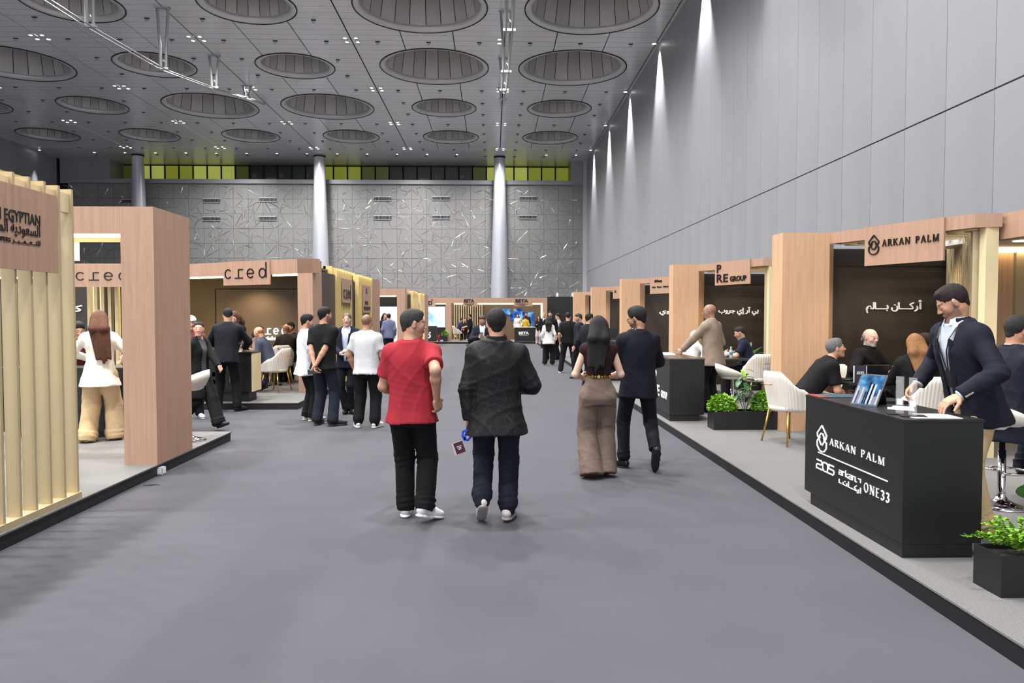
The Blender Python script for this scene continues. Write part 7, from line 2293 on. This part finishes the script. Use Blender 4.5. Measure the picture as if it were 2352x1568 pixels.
stand('woman with long black hair beside the blue grey jacket', 883.5, 28.2, -150, 1.64, z0=PZ, female=True, hair=dict(kind='long', col=(40, 30, 30), len=0.4), top=dict(kind='blazer', col=(40, 36, 40)), seed=68)

# ------------------------------------------------------------------ right booths
p = person('bald man with glasses in a grey brown blazer leaning on the second reception counter', (3.55, 11.85), z0=PZ, face=42, H=1.76, build=1.1, head=(36, 4, 0), skin=(176, 132, 108), hair=dict(kind='buzz', col=(60, 50, 46), amt=0.35), beard=((60, 48, 42), 0.35), top=dict(kind='blazer', col=(146, 130, 114), cloth='suit', hem=0.17, vent=True, flare=0.03), shirt=dict(col=(228, 228, 232)), legs=dict(col=(26, 26, 28)), shoes=dict(col=(22, 22, 22)), hands=dict(L=('w', 3.06, 12.0, 1.09), R=(0.22, 0.16, 0.92)), elbows=dict(L=(-1, -0.6, -0.1)), lean=4, seed=71)
glasses(p, (60, 56, 54))
seated('child in a white hooded top seated behind the second reception counter', 4.05, 15.0, -80, H=1.42, seat=0.50, head=(0, 6, 0), skin=(206, 156, 130), hair=dict(kind='buzz', col=(40, 34, 30)), top=dict(kind='hoodie', col=(236, 236, 234), hem=0.10), legs=dict(col=(60, 60, 70)), shoes=dict(col=(200, 200, 200)), seed=72)
seated('man in a navy polo shirt seated with his arms on the table', 4.98, 14.15, 72, H=1.72, lean=18, head=(6, 16, 0), skin=(206, 158, 132), hair=dict(kind='short', col=(40, 34, 32), vol=0.02, front=0.36), beard=((70, 56, 50), 0.5), top=dict(kind='polo', col=(38, 42, 68), hem=0.08, sleeve=0.38), legs=dict(col=(40, 42, 56)), shoes=dict(col=(30, 30, 30)), hands=dict(L=(-0.10, 0.44, 0.82), R=(0.14, 0.40, 0.82)), elbows=dict(L=(-1, -0.3, -0.6), R=(1, -0.3, -0.6)), curl=(0.8, 0.8), seed=73)
seated('person in a white top seated behind the man in the grey brown blazer', 4.16, 14.35, -90, H=1.68, lean=12, skin=(206, 158, 132), hair=dict(kind='short', col=(40, 34, 32)), top=dict(kind='shirt', col=(224, 218, 208), hem=0.08), legs=dict(col=(40, 40, 46)), shoes=dict(col=(60, 50, 46)), seed=74)
p = seated('young woman with black hair and a blue lanyard at the small two line booth', atY(1548, 722, 18.7)[0], 18.7, -72, H=1.55, seat=0.62, female=True, head=(0, 6, 0), skin=(226, 184, 160), hair=dict(kind='fringe', col=(30, 24, 24), vol=0.05), top=dict(kind='tshirt', col=(32, 31, 34), hem=0.08), legs=dict(col=(32, 32, 36)), shoes=dict(col=(30, 30, 30)), seed=75)
lanyard(p, (50, 70, 190))
p = seated('grey haired man in a black t-shirt leaning forward on the ribbed white chair', 3.84, 9.02, -92, H=1.76, build=1.2, lean=36, head=(-8, -18, 0), skin=(206, 150, 122), hair=dict(kind='short', col=(112, 110, 110), vol=0.05), top=dict(kind='tshirt', col=(24, 24, 25), hem=0.09, sleeve=0.38, fold=0.009), legs=dict(col=(112, 128, 160)), shoes=dict(col=(60, 50, 44)), hands=dict(L=(-0.05, 0.52, 0.60), R=(0.05, 0.50, 0.58)), elbows=dict(L=(-0.6, -0.2, -1), R=(0.6, -0.2, -1)), seed=76, brow=(60, 56, 54))
p = seated('bald man with a white beard in a black hooded jacket at the meeting table', 4.90, 9.80, -150, H=1.80, build=1.35, lean=14, head=(-10, 2, 0), skin=(228, 178, 156), hair=dict(kind='rim', col=(150, 146, 142), tail=True), beard=((196, 186, 176), 0.85), brow=(90, 80, 74), top=dict(kind='jacket', col=(26, 26, 27), hem=0.09, stand=True, fold=0.012), legs=dict(col=(40, 40, 44)), shoes=dict(col=(30, 30, 30)), hands=dict(L=(-0.14, 0.44, 0.84), R=(0.20, 0.40, 0.82)), elbows=dict(L=(-1, -0.1, -0.5), R=(1, -0.1, -0.5)), seed=77)
p = seated('woman with long blonde streaked hair in a black jacket at the meeting table', 4.90, 8.42, -16, H=1.68, female=True, lean=8, head=(6, 10, 0), skin=(222, 178, 152), hair=dict(kind='long', col=(148, 104, 66), len=0.50, vol=0.05, shift=0.04), top=dict(kind='blazer', col=(28, 27, 28), hem=0.08), legs=dict(col=(28, 28, 30)), shoes=dict(col=(28, 28, 30)), seed=78, eyes=False)
seated('dark haired woman hidden behind the streaked hair of her neighbour', 5.62, 9.35, 100, H=1.66, female=True, head=(0, 8, 0), skin=(214, 168, 142), hair=dict(kind='long', col=(48, 34, 30), len=0.40), top=dict(kind='blazer', col=(34, 32, 34), hem=0.08), legs=dict(col=(30, 30, 32)), shoes=dict(col=(28, 28, 30)), seed=79)
# the man behind the near counter
p = person('man in a dark blue blazer with a black lanyard working behind the near reception counter', (3.46, 5.22), z0=PZ, face=94, H=1.83, build=1.32, lean=14, head=(-26, 27, 0), skin=(196, 146, 118), hair=dict(kind='short', col=(36, 28, 26), vol=0.028, front=0.33), beard=((44, 34, 30), 0.55),
           top=dict(kind='blazer', col=(36, 38, 54), cloth='suit', hem=0.16, flare=0.03, open=(0.05, 0.085, 0.0), below=0.15, lapel=True, fold=0.009), shirt=dict(col=(196, 206, 220), hem=0.02), legs=dict(col=(206, 178, 136), fit=1.1), shoes=dict(col=(70, 50, 40)),
           hands=dict(L=('w', 3.17, 4.93, 1.15), R=('w', 3.24, 5.55, 1.17)), elbows=dict(L=(-0.9, -0.7, -0.3), R=(0.9, -0.8, -0.3)), hdir=((0.15, 0.8, -0.45), (0.1, 0.6, -0.6)), palms=((0.1, -0.4, -1), (-0.5, 0.3, -0.8)), curl=(0.42, 0.8), seed=81)
lanyard(p, (20, 20, 22), drop=0.12, badge=(30, 30, 34))
e_, w_ = p['eL'], p['wL']
d = nrm(w_ - e_)
for i in range(5):
    c = e_ + (w_ - e_) * (0.76 + 0.042 * i) + np.array([-0.01, -0.053, -0.012])
    MB().tube([c, c + np.array([0, -0.004, 0])], 0.0065, 8).build('cuff_button', mat('horn_button', lin(170, 160, 150), 0.3), p['root'])
p = seated('suited man with brown shoes seated on the bar stool behind the man with the lanyard', 4.22, 5.95, -78, H=1.78, seat=0.66, build=1.25, lean=6, head=(-6, 10, 0), skin=(196, 140, 112), hair=dict(kind='short', col=(44, 42, 42), vol=0.03), top=dict(kind='blazer', col=(38, 40, 56), cloth='suit', hem=0.20, flare=0.03), shirt=dict(col=(230, 232, 236)), legs=dict(col=(40, 42, 56), cloth='suit'), shoes=dict(col=(72, 44, 32), rough=0.3), feet=dict(L=(-0.10, 0.30, 0.22, 0, 0), R=(0.10, 0.22, 0.20, 0, 0)), seed=82, eyes=False)
